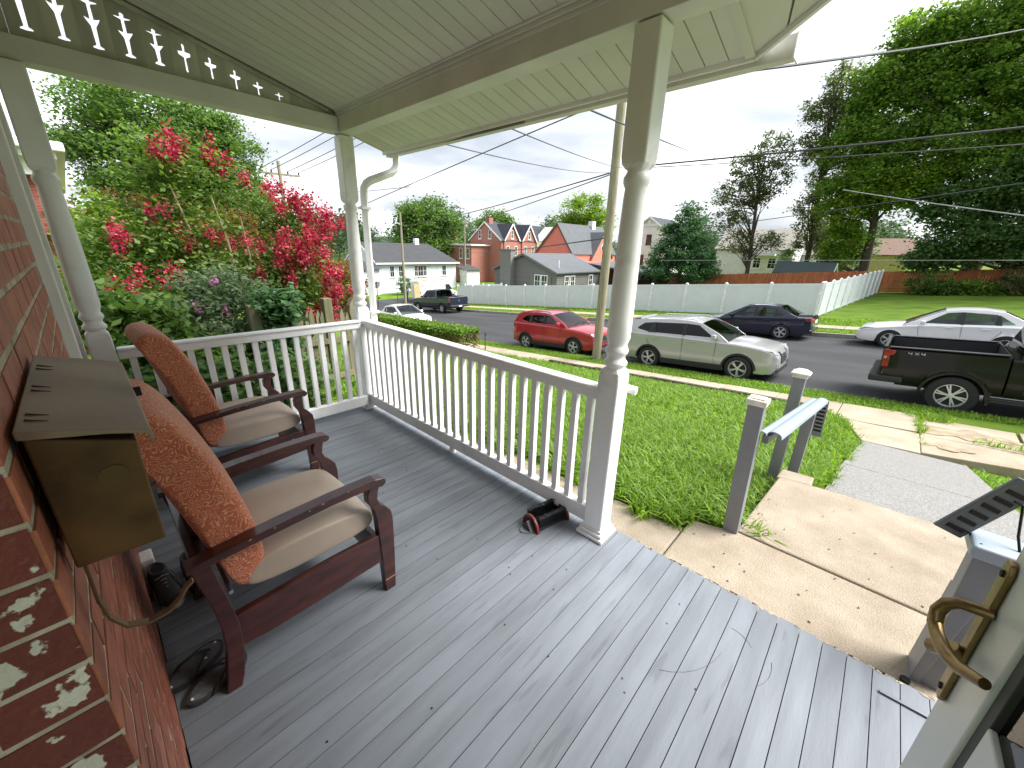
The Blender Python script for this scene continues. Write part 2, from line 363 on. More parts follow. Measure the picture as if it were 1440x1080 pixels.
tag(blades(22000, (1.6, 5), (3.0, 9.9), rl, .05, .12, .007, M_blade, 'side_grass'), 'green grass to the right of the grey walkway', 'grass', kind='stuff')
fl = lambda x, y: (y+.04*x > 22.4) & ~((y+.04*x > 23.5) & (y+.04*x < 24.7))
tag(blades(30000, (-34, 10), (22.3, 27.4), fl, .06, .13, .018, M_blade, 'far_verge_grass'), 'green grass along the far sidewalk below the white fence', 'grass', kind='stuff')

# worn sandy dirt and seeds on the paving
def dirt(x, y, r, z, nm, m=M_dirt, st=1.0):
    n = 26; ph = rng.uniform(0, 6.28, 4)
    pts = []
    for i in range(n):
        a = 6.28318*i/n; rr = r*(1+.28*math.sin(2*a+ph[0])+.2*math.sin(5*a+ph[1])+.12*math.sin(9*a+ph[2])); px_, py_ = x+rr*math.cos(a)*st, y+rr*math.sin(a)/st
        pts.append((px_, py_, z(px_, py_)))
    o = MB().add(pts, [tuple(range(n))]).build(nm, m); tag(o, kind='structure')
sidez = lambda x, y: float(zr(x))+.176
for (x, y, r, st) in [(1.62, 10.3, .42, 1.2), (2.35, 10.0, .38, 1.1), (1.35, 9.5, .22, 1.3)]:
    dirt(x, y, r, lambda a, b: float(zr(a))+(.148 if b > 9.9 else .125), 'dirt_patch', M_dirt, st)
tag(blades(5200, (.9, 2.6), (9.0, 11.3), lambda x, y: (np.hypot((x-1.25)/.35, (y-11.02)/.22) < 1) | (np.hypot((x-1.1)/.07, (y-10.2)/.9) < 1) | (np.hypot((x-2.2)/.5, (y-9.93)/.06) < 1), .14, .2, .006, M_blade, 'weed_tufts'), 'weeds growing in the sidewalk joints', 'grass', kind='stuff')
sd_ = MB()
for i in range(45):
    x, y = random.uniform(-.6, 1.4), random.uniform(1.95, 3.6); a = random.uniform(0, 3.1); l = random.uniform(.004, .012)
    sd_.bar((x, y, -.166), (x+l*math.cos(a), y+l*math.sin(a), -.165), .005, .003)
sd_ = sd_.build('seed_specks', mat('seed_brown', (.05, .03, .025), rough=.9), wk); sd_['kind'] = 'stuff'
# ================================================================ porch
X1, Y1, X2P, S = -3.651, 1.784, -.925, .0587
WALL = -.11
M_floor = mat('grey_floor_paint', (.172, .192, .218), rough=.68, var=.13, scale=3, rnd=.07, bump=.10, bscale=30, stretch=(5, .7, 1), detail=9, speck=(5, .30, .38, .80))
M_white = mat('white_paint', (.84, .84, .84), rough=.45, var=.04, scale=4, bump=.08, bscale=30, speck=(7, .30, .40, .88))
M_ceil = mat('cream_vinyl', (.68, .67, .645), rough=.5, var=.05, scale=2, rnd=.025)
M_beam = mat('off_white_board', (.74, .735, .73), rough=.5, var=.07, scale=3, bump=.08)
M_gable = mat('grey_weathered_paint', (.60, .59, .55), rough=.75, var=.22, scale=4, rnd=.05, bump=.3, bscale=25, stretch=(1, 1, .2))
M_dark = mat('dark_gap', (.012, .011, .01), rough=.9)
# --- floor boards, each a piece of the floor
pf = bpy.data.objects.new('porch_floor', None); COL.objects.link(pf); tag(pf, kind='structure')
box('subfloor', M_dark, pf, -3.74, 2.3, WALL-.02, 1.86, -.05, -.024)
BW = .083
fb = MB().box(-BW/2+.0016, BW/2-.0016, WALL+.002, 1.885, -.022, 0).mesh('floor_board', M_floor)
for i in range(70):
    x = -3.73+BW*(i+.5)
    if x > 2: break
    o = piece('floor_board', fb, pf, (x, random.uniform(-.006, .004), random.uniform(-.0012, .0012)), rot=(0, random.uniform(-.006, .006), 0))
box('rim_board', M_floor, pf, -3.74, 2.3, 1.853, 1.872, -.19, -.026)
box('side_rim', M_floor, pf, -3.76, -3.742, WALL, 1.87, -.6, -.026)
M_scr = mat('scratch', (.10, .105, .11), rough=.9)
# long scuffs and fine cracks in the floor paint
sc = MB()
for (x, y, a, l) in [(-.30,1.25,.5,.30),(.0,1.45,.9,.16),(-.05,1.62,2.2,.10)]:
    p = [(x+l*t*math.cos(a+.5*t), y+l*t*math.sin(a+.5*t), .0012) for t in np.linspace(0, 1, 7)]
    for i in range(6): sc.bar(p[i], p[i+1], random.uniform(.0005, .0014), .001)
sc.build('scuff_marks', M_scr, pf)
nl = MB()
for i in range(38):
    x, y = random.uniform(-3.2, .2), random.uniform(.15, 1.8); nl.lathe([(.004, 0), (.004, .0015)], (x, y, .0005), 6)
nl.build('debris_specks', mat('speck', (.03, .02, .02), rough=.8), pf)

chp = MB()      # paint flaked off along the front edge
for i in range(70):
    x = random.uniform(-.75, .55); w_ = random.uniform(.006, .022); d_ = random.uniform(.003, .016); n_ = 7
    pts_ = [(x+w_*math.cos(6.283*k/n_)*random.uniform(.6, 1.2), 1.884-abs(d_*math.sin(6.283*k/n_))*random.uniform(.5, 1.2) if math.sin(6.283*k/n_) < 0 else 1.8835, .0014) for k in range(n_)]
    chp.add(pts_, [tuple(range(n_))])
chp = chp.build('paint_chips', mat('bare_board', (.40, .33, .25), rough=.9), pf); chp['kind'] = 'stuff'
# --- turned posts
def post(label, x, y, cut=None, flip=False):
    t = thing('porch_post', label, 'post', (x, y, 0), group=None)
    s = S
    def sq(z0, z1, name, ch=.0, top=False):
        b = MB(); 
        if ch:      # lamb's-tongue shoulder: square narrows to the turning
            w = s; e = .028
            zz = [(z0, w), (z1, w), (z1+ch*.55, w*.94), (z1+ch, w*.70)] if top else [(z0-ch, w*.70), (z0-ch*.55, w*.94), (z0, w), (z1, w)]
            vs = []; fs = []
            for k, (z, ww) in enumerate(zz): vs += [(-ww,-ww,z),(ww,-ww,z),(ww,ww,z),(-ww,ww,z)]
            for k in range(3):
                for j in range(4): fs.append((k*4+j, k*4+(j+1)%4, (k+1)*4+(j+1)%4, (k+1)*4+j))
            fs += [(3,2,1,0), (12,13,14,15)]; b.add(vs, fs)
        else: b.box(-s,s,-s,s,z0,z1)
        return b.build(name, M_white, t, bevel=.009, seg=3)
    sq(0.055, .985, 'lower_block', .05, True)
    sq(1.985, 2.45, 'upper_block', .05, False)
    r = s*1.0
    prof = [(r*.68,1.02),(r*.74,1.035),(r*.99,1.05),(r*1.0,1.065),(r*.82,1.078),(r*.74,1.09),(r*.80,1.10),(r*.95,1.112),(r*.98,1.128),(r*.84,1.145),(r*.80,1.155),
            (r*1.0,1.19),(r*1.0,1.3),(r*.98,1.45),(r*.94,1.6),(r*.89,1.72),(r*.84,1.82),(r*.80,1.862),(r*.90,1.875),(r*.98,1.888),(r*.98,1.905),(r*.84,1.918),(r*.74,1.932),(r*.86,1.945),(r*.96,1.956),(r*.86,1.97),(r*.66,1.98)]
    MB().lathe(prof, n=32).build('turned_shaft', M_white, t, smooth=True, angle=60)
    w = .0565+.02
    b = MB().box(-.087,.087,-.087,.087,0,.022); b.build('base_plate', M_beam, t, bevel=.006)
    b = MB(); b.box(-.077,.077,-.077,.077,.022,.046); b.build('base_moulding', M_beam, t, bevel=.009, seg=3)
    b = MB(); b.box(-.066,.066,-.066,.066,.046,.062); b.build('base_collar', M_beam, t, bevel=.005)
    return t
p_corner = post('white turned porch post at the far corner beside the downspout', X1, Y1)
p_front = post('white turned porch post nearest the walkway, at the front railing\'s right end', X2P, Y1)
p_wall = post('white turned porch post nearest the brick wall', X1+.03, -.005)
# small white lamp on the back of the front post
b = MB().tube([(0, S, .905), (.0, S+.03, .905)], .012, 10); b.tube([(-.005, S+.035, .905), (.085, S+.05, .895)], [.021, .024], 14)
b.build('spot_lamp', M_white, p_front, smooth=True)

# --- railings
def rail(label, a, b, n, zt, off):
    """a->b along the inner face; balusters square; off = outward direction"""
    A = Vector(a); B = Vector(b); d = (B-A); L = d.length; ang = math.atan2(d.y, d.x)
    t = thing('porch_railing', label, 'railing', (A.x, A.y, 0), ang)
    zc = (B.z-A.z)/L
    def bar(name, y0, y1, z0, z1, bev=.006):
        m = MB().add([(0,y0,z0),(L,y0,z0+zc*L),(L,y1,z0+zc*L),(0,y1,z0),(0,y0,z1),(L,y0,z1+zc*L),(L,y1,z1+zc*L),(0,y1,z1)], [(0,3,2,1),(4,5,6,7),(0,1,5,4),(1,2,6,5),(2,3,7,6),(3,0,4,7)])
        return m.build(name, M_white, t, bevel=bev, seg=3)
    o = 1 if off > 0 else -1
    yy = sorted((-.012*o, .072*o)); bar('handrail', yy[0], yy[1], zt-.022, zt, .01)
    yy = sorted((0, .06*o)); bar('top_rail', yy[0], yy[1], zt-.075, zt-.023)
    bar('bottom_rail', yy[0], yy[1], .055, .155)
    q = .018
    me = MB().box(-q,q,-q,q,0,zt-.075-.155+.002).mesh('baluster', M_white)
    for i in range(n):
        x = (i+.62)*L/(n+.24); piece('baluster', me, t, (x, .03*o, .154+zc*x))
    if n > 18:
        MB().tube([(L*.5,.03*o,.0),(L*.5,.03*o,.056)], [.028,.022], 10).build('support_foot', M_white, t)
    for x in (.0, L): box('end_bracket', M_beam, t, x-.004, x+.004, min(0,.03*o)-.012, max(0, .03*o)+.05, .04, .165)
    return t
rail_f = rail('long white baluster railing along the front of the porch', (X1+S, 1.754, 0), (X2P-S, 1.754, 0), 26, .915, 1)
rail_l = rail('shorter white baluster railing at the left end behind the chairs', (X1+.0, .06, .0), (X1+.0, Y1-S, .0), 16, .915, -1)
rail_l.location.x = X1+.03

# --- beams, ceiling, soffit, gutter : the porch roof
G = .24
def zc_(y): return 2.60+G*(1.72-y)
prf = thing('porch_roof', 'cream panelled porch roof with white beams, soffit and gutter', 'porch roof')
bm_ = MB().box(X1-S+.004, 1.9, Y1-S, Y1+S, 2.457, 2.61); bm_.build('front_beam', M_beam, prf, bevel=.004)
bm_ = MB(); 
for k, (dz0, dz1, out) in enumerate([(2.556,2.575,.008),(2.576,2.596,.018),(2.597,2.612,.03)]): bm_.box(X1+S, 1.9, Y1-S-out, Y1-S+.002, dz0, dz1)
bm_.build('beam_moulding', M_beam, prf, bevel=.003)
MB().box(X1-S, X1+S, WALL+.004, Y1-S-.003, 2.457, 2.572).build('side_beam', M_beam, prf, bevel=.004)
CBW = .102
cl = math.hypot(1, G)
y0, y1 = WALL+.004, Y1-S-.031
cbm = MB().add([(x, y, zc_(y)+z) for z in (0, .012) for (x, y) in ((-CBW/2+.003, y0), (CBW/2-.003, y0), (CBW/2-.003, y1), (-CBW/2+.003, y1))], [(0,3,2,1),(4,5,6,7),(0,1,5,4),(1,2,6,5),(2,3,7,6),(3,0,4,7)]).mesh('ceiling_board', M_ceil)
for i in range(54):
    x = X1+S+.004+CBW*(i+.5)
    if x > 1.85: break
    piece('ceiling_board', cbm, prf, (x, 0, random.uniform(0, .0015)))
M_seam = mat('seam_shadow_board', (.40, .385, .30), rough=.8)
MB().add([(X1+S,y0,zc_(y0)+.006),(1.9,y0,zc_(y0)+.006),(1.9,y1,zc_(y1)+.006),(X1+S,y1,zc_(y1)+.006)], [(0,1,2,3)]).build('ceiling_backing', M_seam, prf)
# roof deck above everything
M_roofdark = mat('porch_shingle', (.07, .07, .072), rough=.95, var=.3, scale=12)
MB().add([(x, y, 2.66+G*(1.72-y)+z) for z in (0, .05) for (x, y) in ((-3.86, -.6), (2.4, -.6), (2.4, 1.6), (-.1, 2.04), (-.60, 2.25), (-3.86, 2.25))],
    [(5,4,3,2,1,0),(6,7,8,9,10,11)]+[(i,(i+1)%6,(i+1)%6+6,i+6) for i in range(6)]).build('roof_deck', M_roofdark, prf)
# soffit boards outside the beam
def zs_(y): return 2.502-.24*(y-1.84)
ysf0, ysf1 = Y1+S+.002, 2.205
sbm = MB().add([(x, y, zs_(y)+z) for z in (0, .01) for (x, y) in ((-CBW/2+.003, ysf0), (CBW/2-.003, ysf0), (CBW/2-.003, ysf1), (-CBW/2+.003, ysf1))], [(0,3,2,1),(4,5,6,7),(0,1,5,4),(1,2,6,5),(2,3,7,6),(3,0,4,7)]).mesh('soffit_board', M_ceil)
for i in range(31):
    x = -3.72+CBW*(i+.5)
    if x > -.70: break
    piece('soffit_board', sbm, prf, (x, 0, random.uniform(0, .001)))
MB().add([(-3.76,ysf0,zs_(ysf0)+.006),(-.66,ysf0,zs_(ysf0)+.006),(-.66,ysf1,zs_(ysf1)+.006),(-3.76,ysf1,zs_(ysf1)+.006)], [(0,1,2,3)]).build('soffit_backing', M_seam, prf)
# turned eave at the right: triangular soffit panels rising to the entrance
A = Vector((-.665, 2.205, zs_(2.205))); B = Vector((-.02, 1.90, 2.64)); Cc = Vector((-.665, ysf0, zs_(ysf0))); D = Vector((.4, 1.845, 2.70))
for k in range(5):
    a0, a1 = k/5, (k+1)/5-.012
    q = [A.lerp(B, a0), A.lerp(B, a1), Cc.lerp(D, a1), Cc.lerp(D, a0)]
    MB().add([tuple(p) for p in q]+[(p.x, p.y, p.z+.01) for p in q], [(0,1,2,3),(7,6,5,4),(0,4,5,1),(1,5,6,2),(2,6,7,3),(3,7,4,0)]).build('soffit_panel', M_ceil, prf)
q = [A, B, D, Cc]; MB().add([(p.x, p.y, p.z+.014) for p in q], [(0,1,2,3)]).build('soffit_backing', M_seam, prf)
MB().bar(A+Vector((-.01,-.0,-.005)), Cc+Vector((-.01,0,-.005)), .04, .012).build('mitre_strip', M_ceil, prf)
MB().bar(A+Vector((0,.012,.012)), B+Vector((0,.012,.012)), .016, .07).build('rake_fascia', M_white, prf)
# fascia + gutter
MB().box(-3.77, -.66, 2.206, 2.224, 2.392, 2.475).build('fascia', M_white, prf, bevel=.003)
M_gut = mat('gutter_metal', (.66, .65, .60), rough=.35, var=.06, scale=3)
def gutter(x0, x1):
    prof = [(0, .085), (0, 0), (.055, 0), (.07, .02), (.075, .05), (.095, .075), (.095, .09), (.088, .09), (.07, .055), (.062, .02), (.05, .006), (.006, .006), (.006, .085)]
    return MB().prism(prof, lambda a, b, t: (t, 2.226+a, 2.375+b), x0, x1)
gutter(-3.74, -.52).build('gutter', M_gut, prf, bevel=.002)
MB().box(-.52, -.514, 2.226, 2.32, 2.377, 2.463).build('gutter_end_cap', M_white, prf)
M_gap = mat('underside_grey', (.22, .21, .18), rough=.8)
MB().add([(-2.9,2.2245,2.374),(-2.0,2.2245,2.374),(-2.0,2.226,2.39),(-2.4,2.2265,2.40)], [(0,1,2,3)]).build('gutter_strap', M_gap, prf)
# downspout: outlet, swan neck, leader behind the corner post
dsp = thing('downspout', 'white square downspout with swan neck beside the corner post', 'downspout')
def rect_tube(pts, w, h, m, name, parent):
    b = MB(); k = len(pts); P = [Vector(p) for p in pts]; vs = []; fs = []
    for i in range(k):
        d = (P[min(i+1,k-1)]-P[max(i-1,0)]).normalized(); x = Vector((0.64,.77,0)); x = (x-d*x.dot(d)).normalized(); y = d.cross(x).normalized()
        vs += [P[i]-x*w/2-y*h/2, P[i]+x*w/2-y*h/2, P[i]+x*w/2+y*h/2, P[i]-x*w/2+y*h/2]
    for i in range(k-1):
        for j in range(4): fs.append((i*4+j, i*4+(j+1)%4, (i+1)*4+(j+1)%4, (i+1)*4+j))
    fs += [(3,2,1,0), tuple(range(4*k-4, 4*k))]
    return b.add(vs, fs).build(name, m, parent, bevel=.006, smooth=True, angle=35)
rect_tube([(-3.64,2.27,2.40),(-3.64,2.27,2.31),(-3.645,2.255,2.27),(-3.655,2.22,2.235),(-3.69,2.02,2.15),(-3.70,1.98,2.12),(-3.705,1.955,2.08),(-3.705,1.95,2.02),(-3.70,1.94,1.0),(-3.70,1.935,.1),(-3.70,1.97,.0),(-3.70,2.1,-.06)], .058, .048, M_white, 'leader_pipe', dsp)
for z in (1.9, .95): MB().box(-3.745,-3.655,1.90,1.985,z,z+.02).build('strap', M_beam, dsp)
# --- fretwork gable boards (left end)
gb = thing('gable_fretwork', 'weathered grey gable boards with pierced tulip and cross cut-outs', 'gable panel')
def fret_board(yc, w, zb, h0, h1):
    """board spans yc±w/2, bottom zb, top slopes; cut-out on its centre line"""
    out = MB(); H = min(h0, h1)-.035
    half = []
    if H > .05:
        b0 = .045 if H > .16 else .02; T = H-.02
        k = T-b0
        if k > .17:
            half = [(0,b0),(.020,b0+.003),(.019,b0+.014),(.007,b0+.022),(.0095,b0+.42*k),(.022,b0+.52*k),(.030,b0+.60*k),(.021,b0+.585*k),(.007,b0+.565*k),(.0065,b0+.82*k),(.030,b0+.86*k),(.032,b0+.90*k),(.0075,b0+.90*k),(.009,b0+.97*k),(0,b0+k)]
        elif k > .03:
            half = [(0,b0),(.006,b0+.05*k),(.005,b0+.5*k),(.026,b0+.58*k),(.028,b0+.72*k),(.0055,b0+.74*k),(.007,b0+.95*k),(0,b0+k)]
    for sgn in (-1, 1):
        hs = h0 if sgn < 0 else h1; hm = (h0+h1)/2
        poly = [(sgn*w/2, 0), (sgn*w/2, hs), (0, hm)] + [(sgn*a*1.2, b) for a, b in reversed(half)] + [(0, 0)]
        out.prism(poly, lambda a, b, t: (t, yc+a, zb+b), X1-.010, X1+.010)
    return out
yy = WALL+.01; bw = .135
while yy < 1.66:
    w = bw-.0006; h0 = zc_(yy)+.02-2.573; h1 = zc_(yy+w)+.02-2.573
    if h0 > .012: fret_board(yy+w/2, w, 2.573, max(h0, .01), max(h1, .008)).build('fret_board', M_gable, gb)
    yy += bw
MB().bar((X1+.03, WALL+.01, zc_(WALL)-.012), (X1+.03, 1.66, zc_(1.66)-.012), .02, .022).build('edge_bead', M_gable, gb)
# ================================================================ brick house wall
M_brick = mat('red_painted_brick', (.38, .125, .075), rough=.5, var=.22, scale=14, rnd=.16, bump=.35, bscale=60)
M_mort = mat('cream_mortar', (.26, .21, .15), rough=.95, col2=(.52, .46, .36), scale=16, bump=.8, bscale=50, detail=8, cpos=(.33, .55))
M_worn = mat('worn_dark_red_brick', (.15, .028, .024), rough=.5, col2=(.62, .60, .52), scale=16, rnd=.15, bump=.6, bscale=70, cpos=(.60, .615), detail=9)
hs = thing('brick_house', 'red painted brick house wall with cream mortar beside the chairs', 'house')
XC = -.70
wl = MB().box(-3.62, XC-.0005, -.42, WALL-.0005, -.6, 3.3).build('wall', M_mort, hs)
BL, BH, PX, PZ = .198, .0625, .212, .0775
WX0, WX1, WZ0, WZ1 = -3.42, -2.70, .72, 2.30
bricks = []
for r_ in range(41):
    z = -.05+PZ*r_; off = 0 if r_ % 2 == 0 else PX/2
    x = XC
    first = True
    while x > -3.6:
        l = BL if not (first and off) else BL/2-.005
        a, b = max(x-l, -3.61), x
        if not (b > WX0-.0 and a < WX1+.0 and z+BH > WZ0 and z < WZ1) and b-a > .03: bricks.append((a, b, z))
        x = a-(PX-BL); first = False
def bsize(q): return -math.hypot((q[0]+q[1])/2*1.0, (q[2]-1.2)*.9)
bricks.sort(key=bsize, reverse=True)
bm_full = MB().box(-BL/2, BL/2, -.09, 0, 0, BH).mesh('brick', M_brick); bm_half = MB().box(-BL/4+.0025, BL/4-.0025, -.09, 0, 0, BH).mesh('brick', M_brick)
rest = MB(); nb = 0
for a, b, z in bricks:
    d = random.uniform(.0002, .0022)
    if nb < 255 and z < 2.6 and (abs(b-a-BL) < .002 or abs(b-a-(BL/2-.005)) < .002):
        piece('brick', bm_full if b-a > .15 else bm_half, wl, ((a+b)/2, WALL+d, z), rot=(random.uniform(-.01, .01), 0, random.uniform(-.008, .008))); nb += 1
    else: rest.box(a, b, WALL-.09, WALL+d, z, z+BH)
ro = rest.build('brick', M_brick, wl); ro['kind'] = 'stuff'
# door reveal: bricks seen end-on, worn dark red with white paint left on them
jb = MB().box(-.1, 0, -.15, -.004, 0, BH+.006).mesh('brick', M_worn); jb2 = MB().box(-.1, 0, -.098, -.004, 0, BH+.006).mesh('brick', M_worn); jb3 = MB().box(-.1, 0, -.15, -.104, 0, BH+.006).mesh('brick', M_worn)
for r_ in range(8, 25):
    z = -.05+PZ*r_
    if r_ % 2: piece('brick', jb2, wl, (XC+.0015, WALL-.0, z), rot=(0, 0, random.uniform(-.02, .02))); piece('brick', jb3, wl, (XC+.001, WALL, z))
    else: piece('brick', jb, wl, (XC+.0015, WALL, z), rot=(0, 0, random.uniform(-.02, .02)))
M_doorpaint = mat('pale_green_white_paint', (.56, .58, .51), rough=.45, var=.08, scale=5, bump=.1)
fr = MB().box(XC-.02, XC+.045, -.42, -.268, -.02, 2.1); fr.build('door_frame', M_doorpaint, hs, bevel=.012, seg=3)
MB().box(XC-.02, XC+.022, -.266, -.25, -.02, 2.1).build('frame_bead', mat('cream_caulk', (.45, .38, .27), rough=.8, var=.25, scale=20), hs, bevel=.004)
MB().box(XC, .3, -.6, -.13, -.06, .03).build('threshold', M_doorpaint, hs, bevel=.01)
# window in the wall beyond the chairs
wn = MB().box(WX1-.0, WX1+.085, WALL-.02, WALL+.035, WZ0-.05, WZ1+.1); wn.box(WX0-.085, WX0, WALL-.02, WALL+.035, WZ0-.05, WZ1+.1); wn.box(WX0, WX1, WALL-.02, WALL+.033, WZ1, WZ1+.1); wn.box(WX0-.1, WX1+.1, WALL-.02, WALL+.05, WZ0-.09, WZ0-.051)
wo_ = wn.build('window', M_white, hs, bevel=.004)
M_wglass = mat('window_glass', (.03, .035, .04), rough=.05, var=.1, spec=.8)
box('pane', M_wglass, wo_, WX0, WX1, WALL-.03, WALL-.02, WZ0, (WZ0+WZ1)/2-.02); box('pane', M_wglass, wo_, WX0, WX1, WALL-.015, WALL-.005, (WZ0+WZ1)/2+.02, WZ1)
box('sash_rail', M_white, wo_, WX0, WX1, WALL-.03, WALL+.01, (WZ0+WZ1)/2-.02, (WZ0+WZ1)/2+.02)
# right door jamb so that the storm door hangs on something
MB().box(.30, 2.4, -.42, WALL-.0, -.6, 3.3).build('wall_right', M_brick, hs)
MB().box(-.72, .32, -.42, WALL-.02, 2.14, 3.3).build('wall_lintel', M_brick, hs)
# white outlet box low on the wall
ob = thing('outlet_box', 'small white outdoor outlet box low on the brick wall', 'outlet box', (-2.36, WALL, .06))
MB().box(-.05, .05, 0, .05, -.04, .055).build('cover', M_white, ob, bevel=.006); MB().box(.05, .053, .01, .04, -.02, .035).build('flap', M_beam, ob)

# ---------------------------------------------------------------- mailbox
M_brass = mat('aged_brass', (.065, .038, .014), rough=.55, metal=.4, col2=(.19, .10, .032), scale=9, bump=.1, cpos=(.3, .7), detail=8)
M_lid = mat('tarnished_lid', (.27, .205, .15), rough=.5, metal=.3, var=.22, scale=6, bump=.06)
mb = thing('mailbox', 'tarnished brass wall mailbox with sloping lid and paper hook', 'mailbox')
xa, xb = -1.235, -.762; yb, yf = WALL+.012, .0
MB().prism([(yb, 1.140), (yf+.002, 1.137), (yf+.004, 1.315), (yb, 1.352)], lambda a, b, t: (t, a, b), xa, xb).build('box', M_brass, mb, bevel=.004)
lid = MB().prism([(yb-.004, 1.3535), (yb-.004, 1.366), (-.03, 1.346), (.022, 1.330), (.024, 1.312), (.019, 1.311), (.017, 1.3245), (-.03, 1.3385)], lambda a, b, t: (t, a, b), xa-.012, xb+.008)
lo = lid.build('lid', M_lid, mb, bevel=.002)
for x in (-.80, -.96, -1.12):
    for dx in (0, .028): MB().bar((x-dx, yb+.004, 1.3655), (x-dx, yb+.024, 1.3575), .0025, .002).build('slot', mat('slot_brown', (.05, .04, .03), rough=.8), lo)
MB().lathe([(.016, 0), (.016, .0015)], (xb+.0, -.03, 1.27), 20, 'x').build('maker_disc', mat('worn_brass', (.115, .075, .028), rough=.5, metal=.5), mb)
MB().tube([(-1.0, .022, 1.322), (-1.0, .032, 1.322)], .009, 12).build('lid_knob', M_dark, mb)
MB().bar((-.955, .006, 1.30), (-.955, .012, 1.255), .012, .003, up=(0, 1, 0)).build('tab', mat('pale_metal', (.5, .5, .47), rough=.35, metal=.6), mb)
M_hook = mat('hook_brass', (.16, .095, .05), rough=.5, metal=.5, var=.2)
for xh in (-.775, -1.21):
    pts = [(xh, -.09, 1.145), (xh, -.092, 1.07), (xh, -.088, 1.03), (xh, -.074, 1.0), (xh, -.05, .988), (xh, -.022, .990), (xh, -.004, 1.004), (xh, .006, 1.020), (xh, .017, 1.028)]
    b = MB()
    for i in range(len(pts)-1):
        b.bar(pts[i], (Vector(pts[i+1])+(Vector(pts[i+1])-Vector(pts[i]))*.06), .014, .004, up=(0, .3, 1) if abs(pts[i][1]-pts[i+1][1]) > .01 else (0, 1, 0))
    b.build('paper_hook', M_hook, mb, bevel=.001)

# ---------------------------------------------------------------- storm door, standing open
M_dwhite = mat('storm_door_white', (.62, .63, .60), rough=.35, var=.05, scale=5)
sd = thing('storm_door', 'open white storm door with brass pull handle at the right edge', 'door', (.25, WALL+.05, 0))
def dbx(name, m, y0, y1, z0, z1, x0=0, x1=.032, bev=.004, par=sd): return MB().box(x0, x1, y0-(WALL+.05), y1-(WALL+.05), z0, z1).build(name, m, par, bevel=bev, seg=3)
dbx('latch_stile', M_dwhite, .765, .905, .04, 2.06); dbx('edge_lip', M_dwhite, .8995, .915, .04, 2.06, .012, .045)
dbx('hinge_stile', M_dwhite, -.06, .06, .04, 2.06); dbx('bottom_rail', M_dwhite, .061, .764, .04, .40); dbx('top_rail', M_dwhite, .061, .764, 1.94, 2.06); 
M_gask = mat('black_gasket', (.02, .02, .02), rough=.6)
dbx('gasket', M_gask, .735, .764, .401, 1.939, .006, .028, .002)
gp_ = dbx('glass', glassmat('door_glass', (.8, .85, .83), .8), .062, .734, .402, 1.938, .014, .018, 0)
dbx('mid_rail', M_dwhite, .062, .734, .86, .98, .004, .013, .003)
hd = MB()
yh = .885-(WALL+.05)
pl = [(-.017, .875), (-.010, .862), (.010, .862), (.017, .875), (.017, 1.148), (.010, 1.161), (-.010, 1.161), (-.017, 1.148)]
M_handle = mat('worn_brass_handle', (.28, .19, .08), rough=.38, metal=.85, col2=(.16, .11, .05), scale=12, bump=.12, bscale=60)
hp = MB().prism(pl, lambda a, b, t: (t, yh+a, b), -.009, -.0005).build('handle', M_handle, sd, bevel=.003, seg=3)
for z in (.885, 1.138): MB().lathe([(.006, -.0115), (.006, -.009)], (0, yh, z), 12, 'x').build('screw', M_dark, hp)
pts = [(-0.002, 0.926, 1.072), (-0.018, 0.928, 1.07), (-0.035, 0.938, 1.062), (-0.046, 0.944, 1.047), (-0.051, 0.944, 1.028), (-0.05, 0.9335, 1.009), (-0.047, 0.91, 1.004), (-0.044, 0.881, 1.0074), (-0.036, 0.86, 1.008), (-0.028, 0.8455, 1.011), (-0.012, 0.811, 1.031)]
MB().tube(pts, [.0085, .009, .0095, .010, .0105, .0105, .0105, .0105, .0105, .010, .008], 14).build('grip', M_handle, hp, smooth=True)
MB().tube([(-.008, yh-.004, .965), (-.022, yh-.006, .975)], [.013, .012], 12).build('latch_boss', M_handle, hp, smooth=True)
MB().tube([(-.012, yh+.0, .962), (-.03, yh+.035, .93)], [.009, .013], 12).build('thumb_latch', M_handle, hp, smooth=True)
# metal strip lying loose on the floor by the door
ms = MB().box(-.072, .072, -.006, .006, .0022, .0085); o = ms.build('metal_strip', mat('grey_strip', (.17, .19, .22), rough=.4, metal=.3), bevel=.002); o.location = (.43, 1.775, .0); o.rotation_euler = (0, 0, .03)
tag(o, 'thin grey metal strip lying on the floor by the storm door', 'strip')
